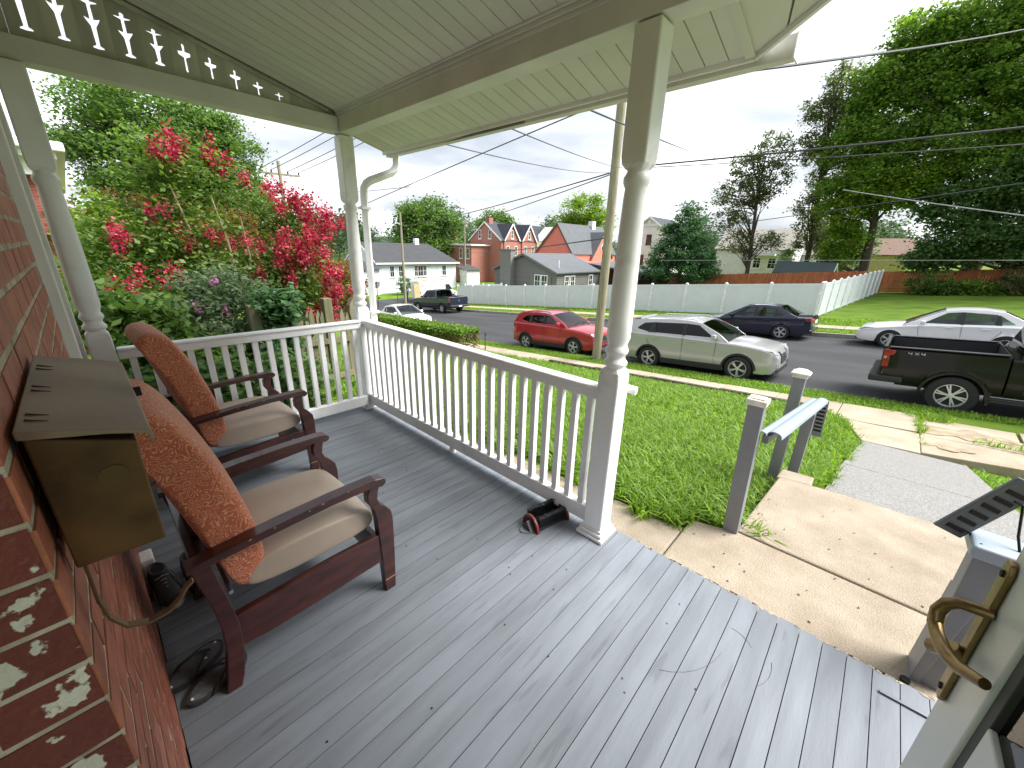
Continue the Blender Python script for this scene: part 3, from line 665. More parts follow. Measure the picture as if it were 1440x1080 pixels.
# ================================================================ reclining armchairs
def fabric():
    m = bpy.data.materials.new('orange_scroll_fabric'); m.use_nodes = True; t = m.node_tree; N = t.nodes; L = t.links; b = N['Principled BSDF']
    b.inputs['Roughness'].default_value = .9; b.inputs['Sheen Weight'].default_value = .25; b.inputs['Specular IOR Level'].default_value = .2
    tc = N.new('ShaderNodeTexCoord'); ns = N.new('ShaderNodeTexNoise'); ns.inputs['Scale'].default_value = 15; ns.inputs['Detail'].default_value = 1
    L.new(tc.outputs['Object'], ns.inputs['Vector'])
    mx = N.new('ShaderNodeVectorMath'); mx.operation = 'MULTIPLY_ADD'; mx.inputs[1].default_value = (.11, .11, .11); L.new(ns.outputs['Color'], mx.inputs[0]); L.new(tc.outputs['Object'], mx.inputs[2])
    vo = N.new('ShaderNodeTexVoronoi'); vo.inputs['Scale'].default_value = 44; L.new(mx.outputs[0], vo.inputs['Vector'])
    ml = N.new('ShaderNodeMath'); ml.operation = 'MULTIPLY'; ml.inputs[1].default_value = 19.0; L.new(vo.outputs['Distance'], ml.inputs[0])
    sn = N.new('ShaderNodeMath'); sn.operation = 'SINE'; L.new(ml.outputs[0], sn.inputs[0])
    rp = N.new('ShaderNodeValToRGB'); rp.color_ramp.elements[0].position = .55; rp.color_ramp.elements[1].position = .78
    rp.color_ramp.elements[0].color = (.48, .135, .07, 1); rp.color_ramp.elements[1].color = (.70, .36, .22, 1); L.new(sn.outputs[0], rp.inputs[0]); L.new(rp.outputs[0], b.inputs['Base Color'])
    nb = N.new('ShaderNodeTexNoise'); nb.inputs['Scale'].default_value = 420; L.new(tc.outputs['Object'], nb.inputs['Vector'])
    bp = N.new('ShaderNodeBump'); bp.inputs['Strength'].default_value = .25; bp.inputs['Distance'].default_value = .002; L.new(nb.outputs['Fac'], bp.inputs['Height']); L.new(bp.outputs[0], b.inputs['Normal'])
    return m
M_fab = fabric()
M_vinyl = mat('beige_vinyl', (.40, .325, .26), rough=.42, var=.07, scale=5, bump=.08, bscale=18, detail=8)
M_maho = mat('mahogany', (.050, .012, .010), rough=.28, var=.45, scale=7, coat=.4, stretch=(3, 1, 3), bump=.04)
M_scuff = mat('bare_wood', (.42, .26, .14), rough=.7)
def loft_profile(prof, x0, x1, m, name, parent, round_=.03, bulge=.0, n=9):
    """side profile (y,z) swept across x with rounded ends"""
    c = Vector((sum(p[0] for p in prof)/len(prof), sum(p[1] for p in prof)/len(prof))); k = len(prof)
    xs_ = [x0, x0+round_*.12, x0+round_*.45, x0+round_]+list(np.linspace(x0+round_, x1-round_, n)[1:-1])+[x1-round_, x1-round_*.45, x1-round_*.12, x1]
    vs = []; fs = []
    for x in xs_:
        e = min(x-x0, x1-x); ins = round_*(1-math.sqrt(max(0, 1-(1-min(e/round_, 1))**2)))*.85
        bl = bulge*(1-((2*x-x0-x1)/(x1-x0))**2)
        for i, p in enumerate(prof):
            v = Vector(p)-c; q = Vector(p)-v.normalized()*min(ins, v.length*.6) + v.normalized()*bl
            vs.append((x, q.x, q.y))
    for i in range(len(xs_)-1):
        for j in range(k): fs.append((i*k+j, i*k+(j+1)%k, (i+1)*k+(j+1)%k, (i+1)*k+j))
    fs.append(tuple(range(k))[::-1]); fs.append(tuple((len(xs_)-1)*k+j for j in range(k)))
    o = MB().add(vs, fs).build(name, m, parent, smooth=True, angle=180)
    sb = o.modifiers.new('sub', 'SUBSURF'); sb.levels = 2; sb.render_levels = 2
    return o
def chair(label, loc, rz):
    t = thing('armchair', label, 'armchair', loc, rz, 'armchairs on the porch')
    # local y equals distance from the wall side; x = 0 in the middle
    back = [(-.05, 1.04), (-.045, 1.085), (-.01, 1.115), (.04, 1.115), (.085, 1.085), (.12, 1.02), (.16, .93), (.20, .80), (.232, .67), (.252, .55), (.252, .46), (.235, .395), (.19, .36), (.145, .375), (.125, .44), (.10, .55), (.06, .72), (.02, .88), (-.03, 1.01)]
    loft_profile(back, -.262, .262, M_fab, 'backrest', t, .05, .012)
    seat = [(.16, .345), (.16, .40), (.20, .46), (.30, .485), (.45, .485), (.60, .475), (.675, .45), (.69, .40), (.675, .345)]
    loft_profile(seat, -.262, .262, M_vinyl, 'seat_cushion', t, .03, .012)
    for s in (-1, 1):
        x = s*.292
        arm = [(.02, .575), (.02, .598), (.10, .606), (.30, .622), (.50, .632), (.68, .634), (.715, .628), (.728, .614), (.724, .598), (.705, .59), (.67, .600), (.50, .602), (.30, .592), (.10, .578)]
        a = MB().prism(arm, lambda p, q, u: (u, p, q), x-.029, x+.029).build('arm', M_maho, t, bevel=.007, seg=3)
        fl = [(.652, .600), (.700, .600), (.690, .565), (.684, .53), (.694, .50), (.722, .472), (.744, .44), (.750, .40), (.748, .30), (.742, .15), (.734, 0), (.684, 0), (.680, .15), (.676, .30), (.672, .42), (.664, .48), (.640, .525), (.640, .565)]
        MB().prism(fl, lambda p, q, u: (u, p, q), x-.021, x+.021).build('leg', M_maho, t, bevel=.004)
        rl = [(.028, .585), (.085, .585), (.095, .50), (.108, .40), (.118, .28), (.112, .15), (.094, .05), (.078, 0), (.03, 0), (.045, .08), (.062, .18), (.066, .28), (.058, .40), (.042, .50)]
        MB().prism(rl, lambda p, q, u: (u, p, q), x-.021, x+.021).build('leg', M_maho, t, bevel=.004)
        ap = [(.10, .315), (.10, .175), (.20, .165), (.45, .172), (.68, .185), (.68, .335), (.45, .335)]
        MB().prism(ap, lambda p, q, u: (u, p, q), x-.014, x+.014).build('side_rail', M_maho, t, bevel=.003)
        # chips in the varnish
        sc_ = MB()
        for q in range(5):
            y = .2+.09*q+random.uniform(-.03, .03); sc_.box(x+s*.0295, x+s*.0298, y, y+random.uniform(.004, .012), .607+.02*q*.3, .612+.02*q*.3)
        sc_.box(x+s*.0212, x+s*.0216, .683, .735, .068, .072)
        sc_.build('varnish_chips', M_scuff, a)
    box('front_rail', M_maho, t, -.27, .27, .655, .68, .20, .33); box('back_rail', M_maho, t, -.27, .27, .085, .11, .22, .32)
    box('back_panel', M_maho, t, -.25, .25, .04, .06, .45, .60)
    MB().tube([(-.275, .12, .40), (.275, .12, .40)], .008, 8).build('recline_rod', mat('steel', (.55, .55, .55), rough=.3, metal=.9), t)
    return t
chair('orange patterned armchair with dark wood arms nearest the mailbox', (-1.735, 0, 0), 0)
chair('orange patterned armchair farther off, beside the left railing', (-3.06, .165, 0), R(2))

# ================================================================ shoes on the floor
M_black = mat('black_shoe', (.012, .012, .013), rough=.55, var=.4, scale=20)
M_sole = mat('white_sole', (.62, .62, .6), rough=.5)
M_rub = mat('dark_rubber', (.035, .036, .037), rough=.7, var=.25, scale=30, bump=.3)
def shoe_outline(L, W, n=28):
    p = []
    for i in range(n):
        a = 6.28318*i/n; x = math.cos(a); y = math.sin(a)
        w = W*(.5+.07*x - (.06 if abs(x) < .45 else 0)*(1 if y < 0 else .4)); p.append((L/2*x, w*y))
    return p
def sneaker(label, loc, rz):
    t = thing('sneaker', label, 'shoe', loc, rz, 'black sneakers by the wall')
    ol = shoe_outline(.285, .10)
    MB().prism(ol, lambda a, b, u: (a, b, u), 0, .028).build('sole', M_sole, t, bevel=.006)
    vs = []; fs = []; K = 11
    X_ = [-.141, -.132, -.11, -.07, -.03, .0, .035, .07, .10, .125, .140]; H_ = [.062, .088, .098, .096, .094, .092, .080, .066, .056, .046, .032]; W_ = [.016, .030, .037, .040, .040, .041, .044, .047, .045, .035, .016]
    for x, h, w in zip(X_, H_, W_):
        for j in range(K): a = math.pi*j/(K-1); vs.append((x, w*math.copysign(abs(math.cos(a))**.6, math.cos(a)), .022+(h-.022)*math.sin(a)**.75))
    for i in range(len(X_)-1):
        for j in range(K-1): fs.append((i*K+j, i*K+j+1, (i+1)*K+j+1, (i+1)*K+j))
    fs.append(tuple(range(K))); fs.append(tuple((len(X_)-1)*K+j for j in range(K))[::-1])
    up = MB().add(vs, fs).build('upper', M_black, t, smooth=True, angle=70)
    MB().lathe([(1, -.002), (.95, .003), (.8, .001)], (0, 0, 0), 18).xf(Matrix.Translation((-.075, 0, .0965)) @ Matrix.Diagonal((.048, .026, 1, 1))).build('opening', M_dark, t)
    MB().tube([(-.075+.05*math.cos(a), .028*math.sin(a), .098) for a in np.linspace(0, 6.2832, 20)], .006, 6).build('collar', mat('shoe_collar', (.05, .05, .055), rough=.8), t, smooth=True)
    lc = MB()
    for q in range(4): x = -.01+.02*q; z = .097-.0085*q; lc.tube([(x, -.026, z-.010), (x+.004, 0, z), (x, .026, z-.010)], .003, 6)
    lc.build('laces', mat('grey_lace', (.30, .30, .31), rough=.8), t, smooth=True)
    MB().tube([(-.10, .045, .05), (-.03, .05, .06), (.05, .048, .045)], .0035, 6).build('side_stripe', mat('grey_lace', (.3, .3, .31)), t)
    return t
sneaker('black sneaker with white sole standing by the wall under the mailbox', (-2.16, -.05, 0), R(8))
sneaker('black sneaker partly behind the near armchair\'s rear leg', (-2.15, .065, 0), R(4))
def slide(label, loc, rz, tilt):
    t = thing('flip_flop', label, 'shoe', loc, rz, 'dark flip-flops by the wall')
    ol = shoe_outline(.215, .105)
    s = MB().prism(ol, lambda a, b, u: (a, b, u), .0, .02).build('sole', M_rub, t, bevel=.005)
    fb_ = MB().prism([(a*.9, b*.86) for a, b in ol], lambda a, b, u: (a, b, u), .0195, .0215).build('footbed', mat('grey_footbed', (.10, .103, .106), rough=.75, var=.35, scale=25, bump=.4), t)
    st_ = MB(); st_.tube([(.06, 0, .02), (.055, 0, .034), (.02, .022, .046), (-.03, .043, .03), (-.05, .045, .012)], .004, 8); st_.tube([(.055, 0, .034), (.02, -.022, .046), (-.03, -.043, .03), (-.05, -.045, .012)], .004, 8)
    st_.build('strap', M_black, t, smooth=True)
    for x, y in ((.09, .01), (-.09, .0), (.03, -.015)): MB().lathe([(.005, .0215), (.004, .024)], (x, y, 0), 8).build('stud', M_beam, t)
    t.rotation_euler = (tilt, 0, rz); return t
slide('dark flip-flop nearest the wall', (-1.625, -.03, .004), R(118), .08)
slide('dark flip-flop next to the near armchair\'s rear leg', (-1.51, .02, .004), R(112), .06)

# ================================================================ boot brush
bb = thing('boot_brush', 'black and red boot scrubber with bristle brushes under the front railing', 'boot brush', (-1.20, 1.65, 0), R(78))
M_bp = mat('black_plastic', (.016, .016, .018), rough=.35, var=.3); M_rp = mat('dark_red_plastic', (.20, .025, .022), rough=.4)
def arch(x0, x1, r0, r1, m, name, zb=0.0):
    n = 18; P = [(r1*math.cos(math.pi*i/n), zb+r1*1.18*math.sin(math.pi*i/n)) for i in range(n+1)]+[(r0*math.cos(math.pi*(n-i)/n), zb+r0*1.18*math.sin(math.pi*(n-i)/n)) for i in range(n+1)]
    return MB().prism(P, lambda a, b, t: (t, a, b), x0, x1).build(name, m, bb, bevel=.002)
n = 18
MB().prism([(.172*math.cos(6.283*i/28) if True else 0, .066*math.sin(6.283*i/28)) for i in range(28)], lambda a, b, t: (a*1.15, b*1.0, t), .001, .008).build('base', mat('clear_grey_base', (.15, .16, .17), rough=.25), bb, bevel=.002)
arch(-.125, -.105, .0, .068, M_bp, 'end_plate'); arch(.105, .125, .0, .068, M_bp, 'end_plate')
arch(-.127, -.113, .060, .076, M_rp, 'red_rim'); arch(.113, .127, .060, .076, M_rp, 'red_rim')
MB().box(-.104, .104, -.066, .066, .008, .026).build('tray', M_bp, bb, bevel=.004)
for sy in (-1, 1):
    br = MB()
    for i in range(26):
        for k in range(6):
            x = -.10+.008*i; z = .03+.011*k
            br.bar((x, sy*.066, z), (x+random.uniform(-.003, .003), sy*(.036+.004*random.random()), z+random.uniform(-.004, .008)), .005, .005)
    br.build('bristles', M_bp, bb)
br = MB()
for i in range(26):
    for k in range(9):
        x = -.10+.008*i; y = -.05+.0125*k; br.bar((x, y, .024), (x+random.uniform(-.004, .004), y+random.uniform(-.004, .004), .046), .005, .005)
br.build('bristles', M_bp, bb)
MB().prism([(-.045, .008), (.045, .008), (.0, .062)], lambda a, b, t: (-.1255-t, a, b), .0, .03).build('scraper_wedge', mat('grey_plastic', (.08, .08, .085), rough=.45), bb, bevel=.003)

# ================================================================ step handrails
M_hgrey = mat('grey_railing_paint', (.20, .215, .235), rough=.5, var=.1, scale=4, bump=.06)
M_hlight = mat('light_grey_rail', (.30, .36, .43), rough=.4, var=.06, scale=3)
M_capw = mat('translucent_cap', (.70, .68, .60), rough=.35, var=.12, scale=20)
hr = thing('step_handrail', 'grey vinyl handrail with three posts along the steps beside the lawn', 'handrail')
def hpost(x, y, zb, zt, lean=0, w=.088, name='post'):
    return MB().add([(x+sx*w/2+lean*k, y+sy*w/2, z) for k, z in ((0, zb), (1, zt)) for sx, sy in ((-1,-1),(1,-1),(1,1),(-1,1))], [(3,2,1,0),(4,5,6,7),(0,1,5,4),(1,2,6,5),(2,3,7,6),(3,0,4,7)]).build(name, M_hgrey, hr, bevel=.004)
hpost(-.375, 2.66, -.3, .735, -.03)
c = MB().box(-.405-.056, -.405+.056, 2.66-.056, 2.66+.056, .735, .775); c.build('cap', M_capw, hr, bevel=.008); box('cap_insert', mat('amber_insert', (.50, .46, .36), rough=.5, var=.3, scale=30), hr, -.443, -.367, 2.622, 2.698, .776, .781)
hpost(-.355, 4.02, -.8, .62, -.0)
def pyr(par, x, y, z, w=.062, m=M_capw):
    b = MB(); b.box(x-w*.86, x+w*.86, y-w*.86, y+w*.86, z, z+.03); o = b.build('cap', m, par, bevel=.004)
    MB().add([(x-w*1.08,y-w*1.08,z+.031),(x+w*1.08,y-w*1.08,z+.031),(x+w*1.08,y+w*1.08,z+.031),(x-w*1.08,y+w*1.08,z+.031),(x-w*1.08,y-w*1.08,z+.043),(x+w*1.08,y-w*1.08,z+.043),(x+w*1.08,y+w*1.08,z+.043),(x-w*1.08,y+w*1.08,z+.043),(x-w*.45,y-w*.45,z+.07),(x+w*.45,y-w*.45,z+.07),(x+w*.45,y+w*.45,z+.07),(x-w*.45,y+w*.45,z+.07)],
        [(3,2,1,0),(0,1,5,4),(1,2,6,5),(2,3,7,6),(3,0,4,7),(4,5,9,8),(5,6,10,9),(6,7,11,10),(7,4,8,11),(8,9,10,11)]).build('cap_roof', m, o, bevel=.002)
pyr(hr, -.355, 4.02, .62)
hpost(-.225, 4.12, -.8, .30, .0, .08)
def chan(a, b, w, m, name, h=.035, curve=True):
    A = Vector(a); B = Vector(b); d = (B-A).normalized(); x = d.cross(Vector((0,0,1))).normalized(); y = x.cross(d).normalized()
    n = 8; P = [(w/2*math.cos(math.pi*i/n), h*math.sin(math.pi*i/n)**.7 if curve else (h if 0 < i < n else 0)) for i in range(n+1)]+[((w/2-.006)*math.cos(math.pi*(n-i)/n), (h-.006)*math.sin(math.pi*(n-i)/n)**.7 if curve else (h-.006 if 0 < i < n else 0)) for i in range(n+1)]
    return MB().prism(P, lambda p, q, t: tuple(A.lerp(B, t)+x*p+y*q), 0, 1).build(name, m, hr, smooth=True, angle=40)
chan((-.345, 2.68, .545), (-.235, 4.19, .395), .045, M_hlight, 'side_strip', .02)
chan((-.285, 2.70, .535), (-.175, 4.23, .385), .085, M_hlight, 'handrail', .038)
MB().bar((-.325, 2.69, .515), (-.215, 4.2, .365), .035, .05).build('under_rail', M_hgrey, hr)
lg = MB().bar((-.165, 4.25, .40), (-.15, 4.33, .03), .075, .02, up=(0, 1, .2)).build('slotted_leg', M_hgrey, hr)
for k in range(8):
    t_ = .1+.105*k; p = Vector((-.165, 4.25, .40)).lerp(Vector((-.15, 4.33, .03)), t_); MB().bar(p+Vector((-.027, -.0125, 0)), p+Vector((.027, -.0125, 0)), .0016, .018, up=(0, 0, 1)).build('slot', M_dark, lg)
MB().bar((-.225, 4.16, .36), (-.20, 4.2, .02), .05, .018, up=(0, 1, .2)).build('brace', M_hgrey, hr)
# right-hand rail, mostly hidden by the door
hr2 = thing('step_handrail', 'grey handrail post with slotted panel on wire hooks beside the storm door', 'handrail')
MB().box(.50, .60, 2.14, 2.24, -.2, .52).build('post', M_hgrey, hr2, bevel=.006)
MB().add([(.492,2.13,-.19),(.505,2.1,.30),(.505,2.28,.30),(.492,2.28,-.19),(.52,2.13,-.19),(.56,2.1,.30),(.56,2.28,.30),(.52,2.28,-.19)], [(0,1,2,3),(7,6,5,4),(0,4,5,1),(1,5,6,2),(2,6,7,3),(3,7,4,0)]).build('sleeve', M_hgrey, hr2, bevel=.004)
MB().box(.478, .66, 2.10, 2.27, .52, .575).build('cap', M_hlight, hr2, bevel=.012, seg=3)
MB().lathe([(.018, 0), (.018, .03)], (.478, 2.10, -.185), 12).build('foot_bolt', M_dark, hr2)
a = Vector((.375, 2.16, .575)); bq = Vector((.535, 2.24, .835)); wd = Vector((.085, .03, -.035)); dn = (bq-a).cross(wd).normalized()
if dn.y > 0: dn = -dn
pp = MB(); th = dn*.016
pp.add([a, bq, bq+wd, a+wd, a-th, bq-th, bq+wd-th, a+wd-th], [(0,1,2,3),(7,6,5,4),(0,4,5,1),(1,5,6,2),(2,6,7,3),(3,7,4,0)])
pn = pp.build('slotted_panel', mat('charcoal_panel', (.10, .11, .12), rough=.4), hr2, bevel=.004)
for k in range(6):
    p = a.lerp(bq, .1+.14*k); MB().bar(p+wd*.2+dn*.002, p+wd*.8+dn*.002, .0025, .018, up=tuple((bq-a).normalized())).build('slot', M_dark, pn)
for s_, e_ in ((a.lerp(bq, .12)+wd, Vector((.50, 2.13, .575))), (a.lerp(bq, .72)+wd, Vector((.60, 2.17, .575)))):
    m_ = (s_+e_)/2+Vector((0, -.01, -.03)); MB().tube([s_-wd*.3, s_, m_, e_, e_+Vector((0, 0, -.03))], .0045, 8).build('wire_hook', M_dark, hr2, smooth=True)
# ================================================================ vehicles
M_tyre = mat('tyre', (.018, .018, .019), rough=.8, var=.2, scale=20)
M_rim = mat('alloy', (.62, .62, .63), rough=.3, metal=.35)
M_rimd = mat('wheel_dark', (.02, .02, .022), rough=.5)
M_trim = mat('black_trim', (.02, .02, .022), rough=.55)
M_chrome = mat('chrome', (.75, .75, .76), rough=.12, metal=1, var=0)
M_lamp = mat('headlamp', (.38, .40, .43), rough=.08, var=.25, scale=25, coat=.5)
M_tail = mat('tail_lamp', (.30, .012, .018), rough=.12, coat=.6, var=.3, scale=12)
M_plate = mat('number_plate', (.65, .66, .66), rough=.4)
M_int = mat('car_interior', (.035, .034, .034), rough=.8)
M_cglass = glassmat('car_glass', (.80, .92, .86), .62)
M_tint = glassmat('tinted_glass', (.5, .52, .55), .05)
_wheel = {}
def wheel_mesh(r, w, rr, spokes, twin):
    k = (r, w, rr, spokes, twin)
    if k in _wheel: return _wheel[k]
    h = w/2; t = r-rr
    ty = MB().lathe([(rr*.98, -h*.85), (rr+.02, -h), (r-.035, -h), (r-.008, -h*.82), (r, -h*.5), (r, h*.5), (r-.008, h*.82), (r-.035, h), (rr+.02, h), (rr*.98, h*.85)], n=36, axis='y'); ty.f = ty.f[:-2]; ty = ty.mesh('wheel', M_tyre, True)
    rm = MB(); rm.lathe([(rr*.99, h*.55), (rr*1.0, h*.86), (rr*.94, h*.88), (rr*.90, h*.60), (rr*.89, h*.2)], n=36, axis='y')
    rm.f = rm.f[:-2]
    for i in range(spokes):
        a = 6.28318*i/spokes
        for da in ((-.12, .12) if twin else (0,)):
            p0 = Vector((math.cos(a+da*.4)*rr*.16, h*.74, math.sin(a+da*.4)*rr*.16)); p1 = Vector((math.cos(a+da)*rr*.93, h*.72, math.sin(a+da)*rr*.93))
            rm.bar(p0, p1, rr*(.11 if twin else .17), .03, up=(0, 1, 0))
    rm.lathe([(rr*.24, h*.6), (rr*.22, h*.82), (rr*.12, h*.86)], n=16, axis='y')
    rmm = rm.mesh('rim', M_rim)
    dk = MB().lathe([(rr*.9, h*.25), (rr*.9, h*.3)], n=28, axis='y').mesh('brake_disc', M_rimd)
    _wheel[k] = (ty, rmm, dk); return _wheel[k]
def wheels(t, xs_, track, r, w=.22, rr=None, spokes=5, twin=True):
    rr = rr or r*.68
    ty, rm, dk = wheel_mesh(r, w, rr, spokes, twin)
    for x in xs_:
        for s in (1, -1):
            o = piece('wheel', ty, t, (x, s*track, r), rot=(0, random.uniform(0, 3), 0 if s > 0 else math.pi))
            ty.set_sharp_from_angle(angle=R(40))
            piece('rim', rm, o); piece('brake_disc', dk, o)
def interp(tab, x, c): return float(np.interp(x, [q[0] for q in tab], [q[c] for q in tab]))
def lower_body(t, tab, arches, m, name='body', crown=.03, open_top=False, zfloor=None):
    """tab rows ascending x: (x, halfwidth, zbottom, zshoulder, ztop)"""
    xs_ = set(q[0] for q in tab)
    for (xc, zc, ra) in arches:
        for k in range(-14, 15): xs_.add(xc+ra*math.sin(k/14*math.pi/2))
    x0, x1 = tab[0][0], tab[-1][0]
    for v in np.arange(x0, x1, .12): xs_.add(float(v))
    xs_ = sorted(x for x in xs_ if x0 <= x <= x1)
    vs = []; fs = []; K = None
    for x in xs_:
        w, zb, zs, zt = [interp(tab, x, c) for c in (1, 2, 3, 4)]
        lift = zb
        for (xc, zc, ra) in arches:
            if abs(x-xc) < ra: lift = max(lift, zc+math.sqrt(max(0, ra*ra-(x-xc)**2)))
        H = zs-zb
        def zz(f): return max(zb+H*f, lift+.004*f)
        half = [(w*.955, lift), (w*.985, zz(.18)), (w, zz(.42)), (w*.992, zz(.62)), (w*.975, zz(.80)), (w*.985, max(zs-.035, lift+.01)), (w*.955, max(zs, lift+.012)), (w*.90, max(zs+.3*(zt-zs)+.004, lift+.014))]
        if open_top: half = half[:7]+[(w*.93, zs+.004), (w*.90, zs-.01), (w*.895, zfloor)]+[(0, zfloor)]
        else: half += [(w*.62, zt+crown*.5), (w*.3, zt+crown*.85), (0, zt+crown)]
        sec = half+[(-a, b) for a, b in reversed(half[:-1])]
        K = len(sec); vs += [(x, a, b) for a, b in sec]
    n = len(xs_)
    for i in range(n-1):
        for j in range(K-1): fs.append((i*K+j, i*K+j+1, (i+1)*K+j+1, (i+1)*K+j))
    if not open_top: fs.append(tuple(range(K))); fs.append(tuple((n-1)*K+j for j in range(K))[::-1])
    return MB().add(vs, fs).build(name, m, t, smooth=True, angle=32)
def cabin(t, m, top, zb, wb, wr, wins, glass, i_ws, i_rw, zroof, pil=None, crown=.035):
    """top: polyline (x,z) from windscreen base over the roof to rear base, descending x. wins: side window polygons (x,z)."""
    def wy(z): return wb+(wr-wb)*(z-zb)/(zroof-zb)
    outer = [(top[0][0], zb-.02)]+list(top)+[(top[-1][0], zb-.02)]
    for s in (1, -1):
        fr = MB(); fr.prism(outer, lambda a, b, u, s=s: (a, s*(wy(b)-u), b), 0, .045, holes=wins); fr.build('cabin_side', m, t, bevel=.012, seg=2, smooth=True, angle=40)
    # roof / glass strips across
    def strip(i0, i1, name, mm, shrink=1.0, lift=0):
        vs = []; fs = []; nT = 11
        for i in range(i0, i1+1):
            x, z = top[i]
            for k in range(nT):
                u = -1+2*k/(nT-1); vs.append((x+.0*u, u*(wy(z)-.002)*shrink, z+lift+crown*(1-u*u)*min(1, (z-zb)/(zroof-zb)*1.2+.1)))
        for i in range(i1-i0):
            for k in range(nT-1): fs.append((i*nT+k, i*nT+k+1, (i+1)*nT+k+1, (i+1)*nT+k))
        return MB().add(vs, fs).build(name, mm, t, smooth=True, angle=60)
    strip(i_ws, i_rw, 'roof', m)
    strip(0, i_ws, 'windscreen', M_cglass, .955); strip(i_rw, len(top)-1, 'rear_window', glass, .955)
    for wpoly in wins:
        for s in (1, -1):
            MB().prism(wpoly, lambda a, b, u, s=s: (a, s*(wy(b)-.018-u), b), 0, .004).build('side_window', glass, t)
    for k in range(len(wins)-1):        # black pillars between the side windows
        a_, b_ = wins[k], wins[k+1]; zlo = max(min(p[1] for p in a_), min(p[1] for p in b_))-.012; zhi = min(max(p[1] for p in a_), max(p[1] for p in b_))+.006
        def edge(poly, z, rear):
            xs_ = []
            for i in range(len(poly)):
                p, q = poly[i], poly[(i+1) % len(poly)]
                if abs(p[1]-q[1]) > 1e-6 and min(p[1], q[1])-1e-6 <= min(max(z, min(r[1] for r in poly)), max(r[1] for r in poly)) <= max(p[1], q[1])+1e-6:
                    zz = min(max(z, min(r[1] for r in poly)), max(r[1] for r in poly)); xs_.append(p[0]+(q[0]-p[0])*(zz-p[1])/(q[1]-p[1]))
            return min(xs_) if rear else max(xs_)
        quad = [(edge(b_, zlo, False), zlo), (edge(a_, zlo, True), zlo), (edge(a_, zhi, True), zhi), (edge(b_, zhi, False), zhi)]
        for s in (1, -1): MB().prism(quad, lambda a, b, u, s=s: (a, s*(wy(b)-.01+u), b), 0, .0135).build('pillar_trim', M_trim, t)
    # seats and dashboard
    zs0 = zb-.25
    x0, x1 = top[-1][0], top[0][0]; L = x1-x0
    for fx in (.55, .28):
        for s in ((1, -1)):
            sx = x0+L*fx
            MB().add([(sx, s*.15, zs0), (sx+.12, s*.15, zs0), (sx+.02, s*.18, zb+.27), (sx-.10, s*.18, zb+.27), (sx, s*.62*wb/.8, zs0), (sx+.12, s*.62*wb/.8, zs0), (sx+.02, s*.58*wb/.8, zb+.27), (sx-.10, s*.58*wb/.8, zb+.27)], [(0,1,2,3),(7,6,5,4),(0,4,5,1),(1,5,6,2),(2,6,7,3),(3,7,4,0)]).build('seat', M_int, t, bevel=.03)
    box('dashboard', M_int, t, x1-.55, x1-.12, -wb*.85, wb*.85, zb-.2, zb+.0)
    return wy
def seam(t, pts, yf, m=M_trim, w=.008):
    for s in (1, -1):
        b = MB()
        for i in range(len(pts)-1):
            a, c = pts[i], pts[i+1]; b.bar((a[0], s*(yf(*a)+.001), a[1]), (c[0], s*(yf(*c)+.001), c[1]), w, .004, up=(0, 1, 0))
        b.build('door_seam', m, t)
def mirror(t, x, y, z, m):
    for s in (1, -1):
        b = MB(); b.bar((x, s*y, z-.03), (x-.02, s*(y+.1), z), .05, .03); b.build('mirror_arm', M_trim, t)
        MB().add([(x+dx, s*(y+.07+dy), z+dz) for dx in (-.06, .07) for dy in (0, .17) for dz in (-.06, .07)], [(0,1,3,2),(4,6,7,5),(0,4,5,1),(2,3,7,6),(0,2,6,4),(1,5,7,3)]).build('mirror', m, t, bevel=.03, seg=3)
def lamp(t, name, m, poly, side, fx, depth=.03):
    """flat lens polygon in (y,z) on a face near x=fx, mirrored"""
    for s in (1, -1): MB().prism(poly, lambda a, b, u, s=s: (fx(a, b)+u, s*a, b), -depth, .006).build(name, m, t, bevel=.006)
def patch(t, name, m, tab, quad, front=True, off=.012, n=8, crown=.03, both=False, depth=.03):
    """panel laid on the nose / tail surface: quad corners (y,z) bl,br,tr,tl"""
    x0, x1 = tab[0][0], tab[-1][0]; xx = np.linspace(x1, (x0+x1)/2, 300) if front else np.linspace(x0, (x0+x1)/2, 300)
    W_ = np.interp(xx, [q[0] for q in tab], [q[1] for q in tab])*.97; Z_ = np.interp(xx, [q[0] for q in tab], [q[4] for q in tab])+crown*.5; B_ = np.interp(xx, [q[0] for q in tab], [q[2] for q in tab])
    def sx(y, z):
        k = np.where((W_ >= abs(y)) & (Z_ >= z))[0]; return xx[k[0]] if len(k) else xx[0]
    for s in ((1, -1) if both else (1,)):
        vs = []; fs = []; sg = 1 if front else -1
        for lay in (off, -depth):
            for i in range(n+1):
                for j in range(n+1):
                    u, v = i/n, j/n; q = [Vector(c) for c in quad]; p = (q[0]*(1-u)+q[1]*u)*(1-v)+(q[3]*(1-u)+q[2]*u)*v
                    vs.append((sx(p.x, p.y)+sg*lay, s*p.x, p.y))
        K = (n+1)*(n+1)
        for L_ in (0, K):
            for i in range(n):
                for j in range(n): a = L_+i*(n+1)+j; fs.append((a, a+1, a+n+2, a+n+1))
        rim_ = [i*(n+1) for i in range(n+1)]+[n*(n+1)+j for j in range(1, n+1)]+[i*(n+1)+n for i in range(n-1, -1, -1)]+[j for j in range(n-1, 0, -1)]
        for i in range(len(rim_)): a, b = rim_[i], rim_[(i+1) % len(rim_)]; fs.append((a, b, b+K, a+K))
        o = MB().add(vs, fs).build(name, m, t, smooth=True, angle=40)
    return o
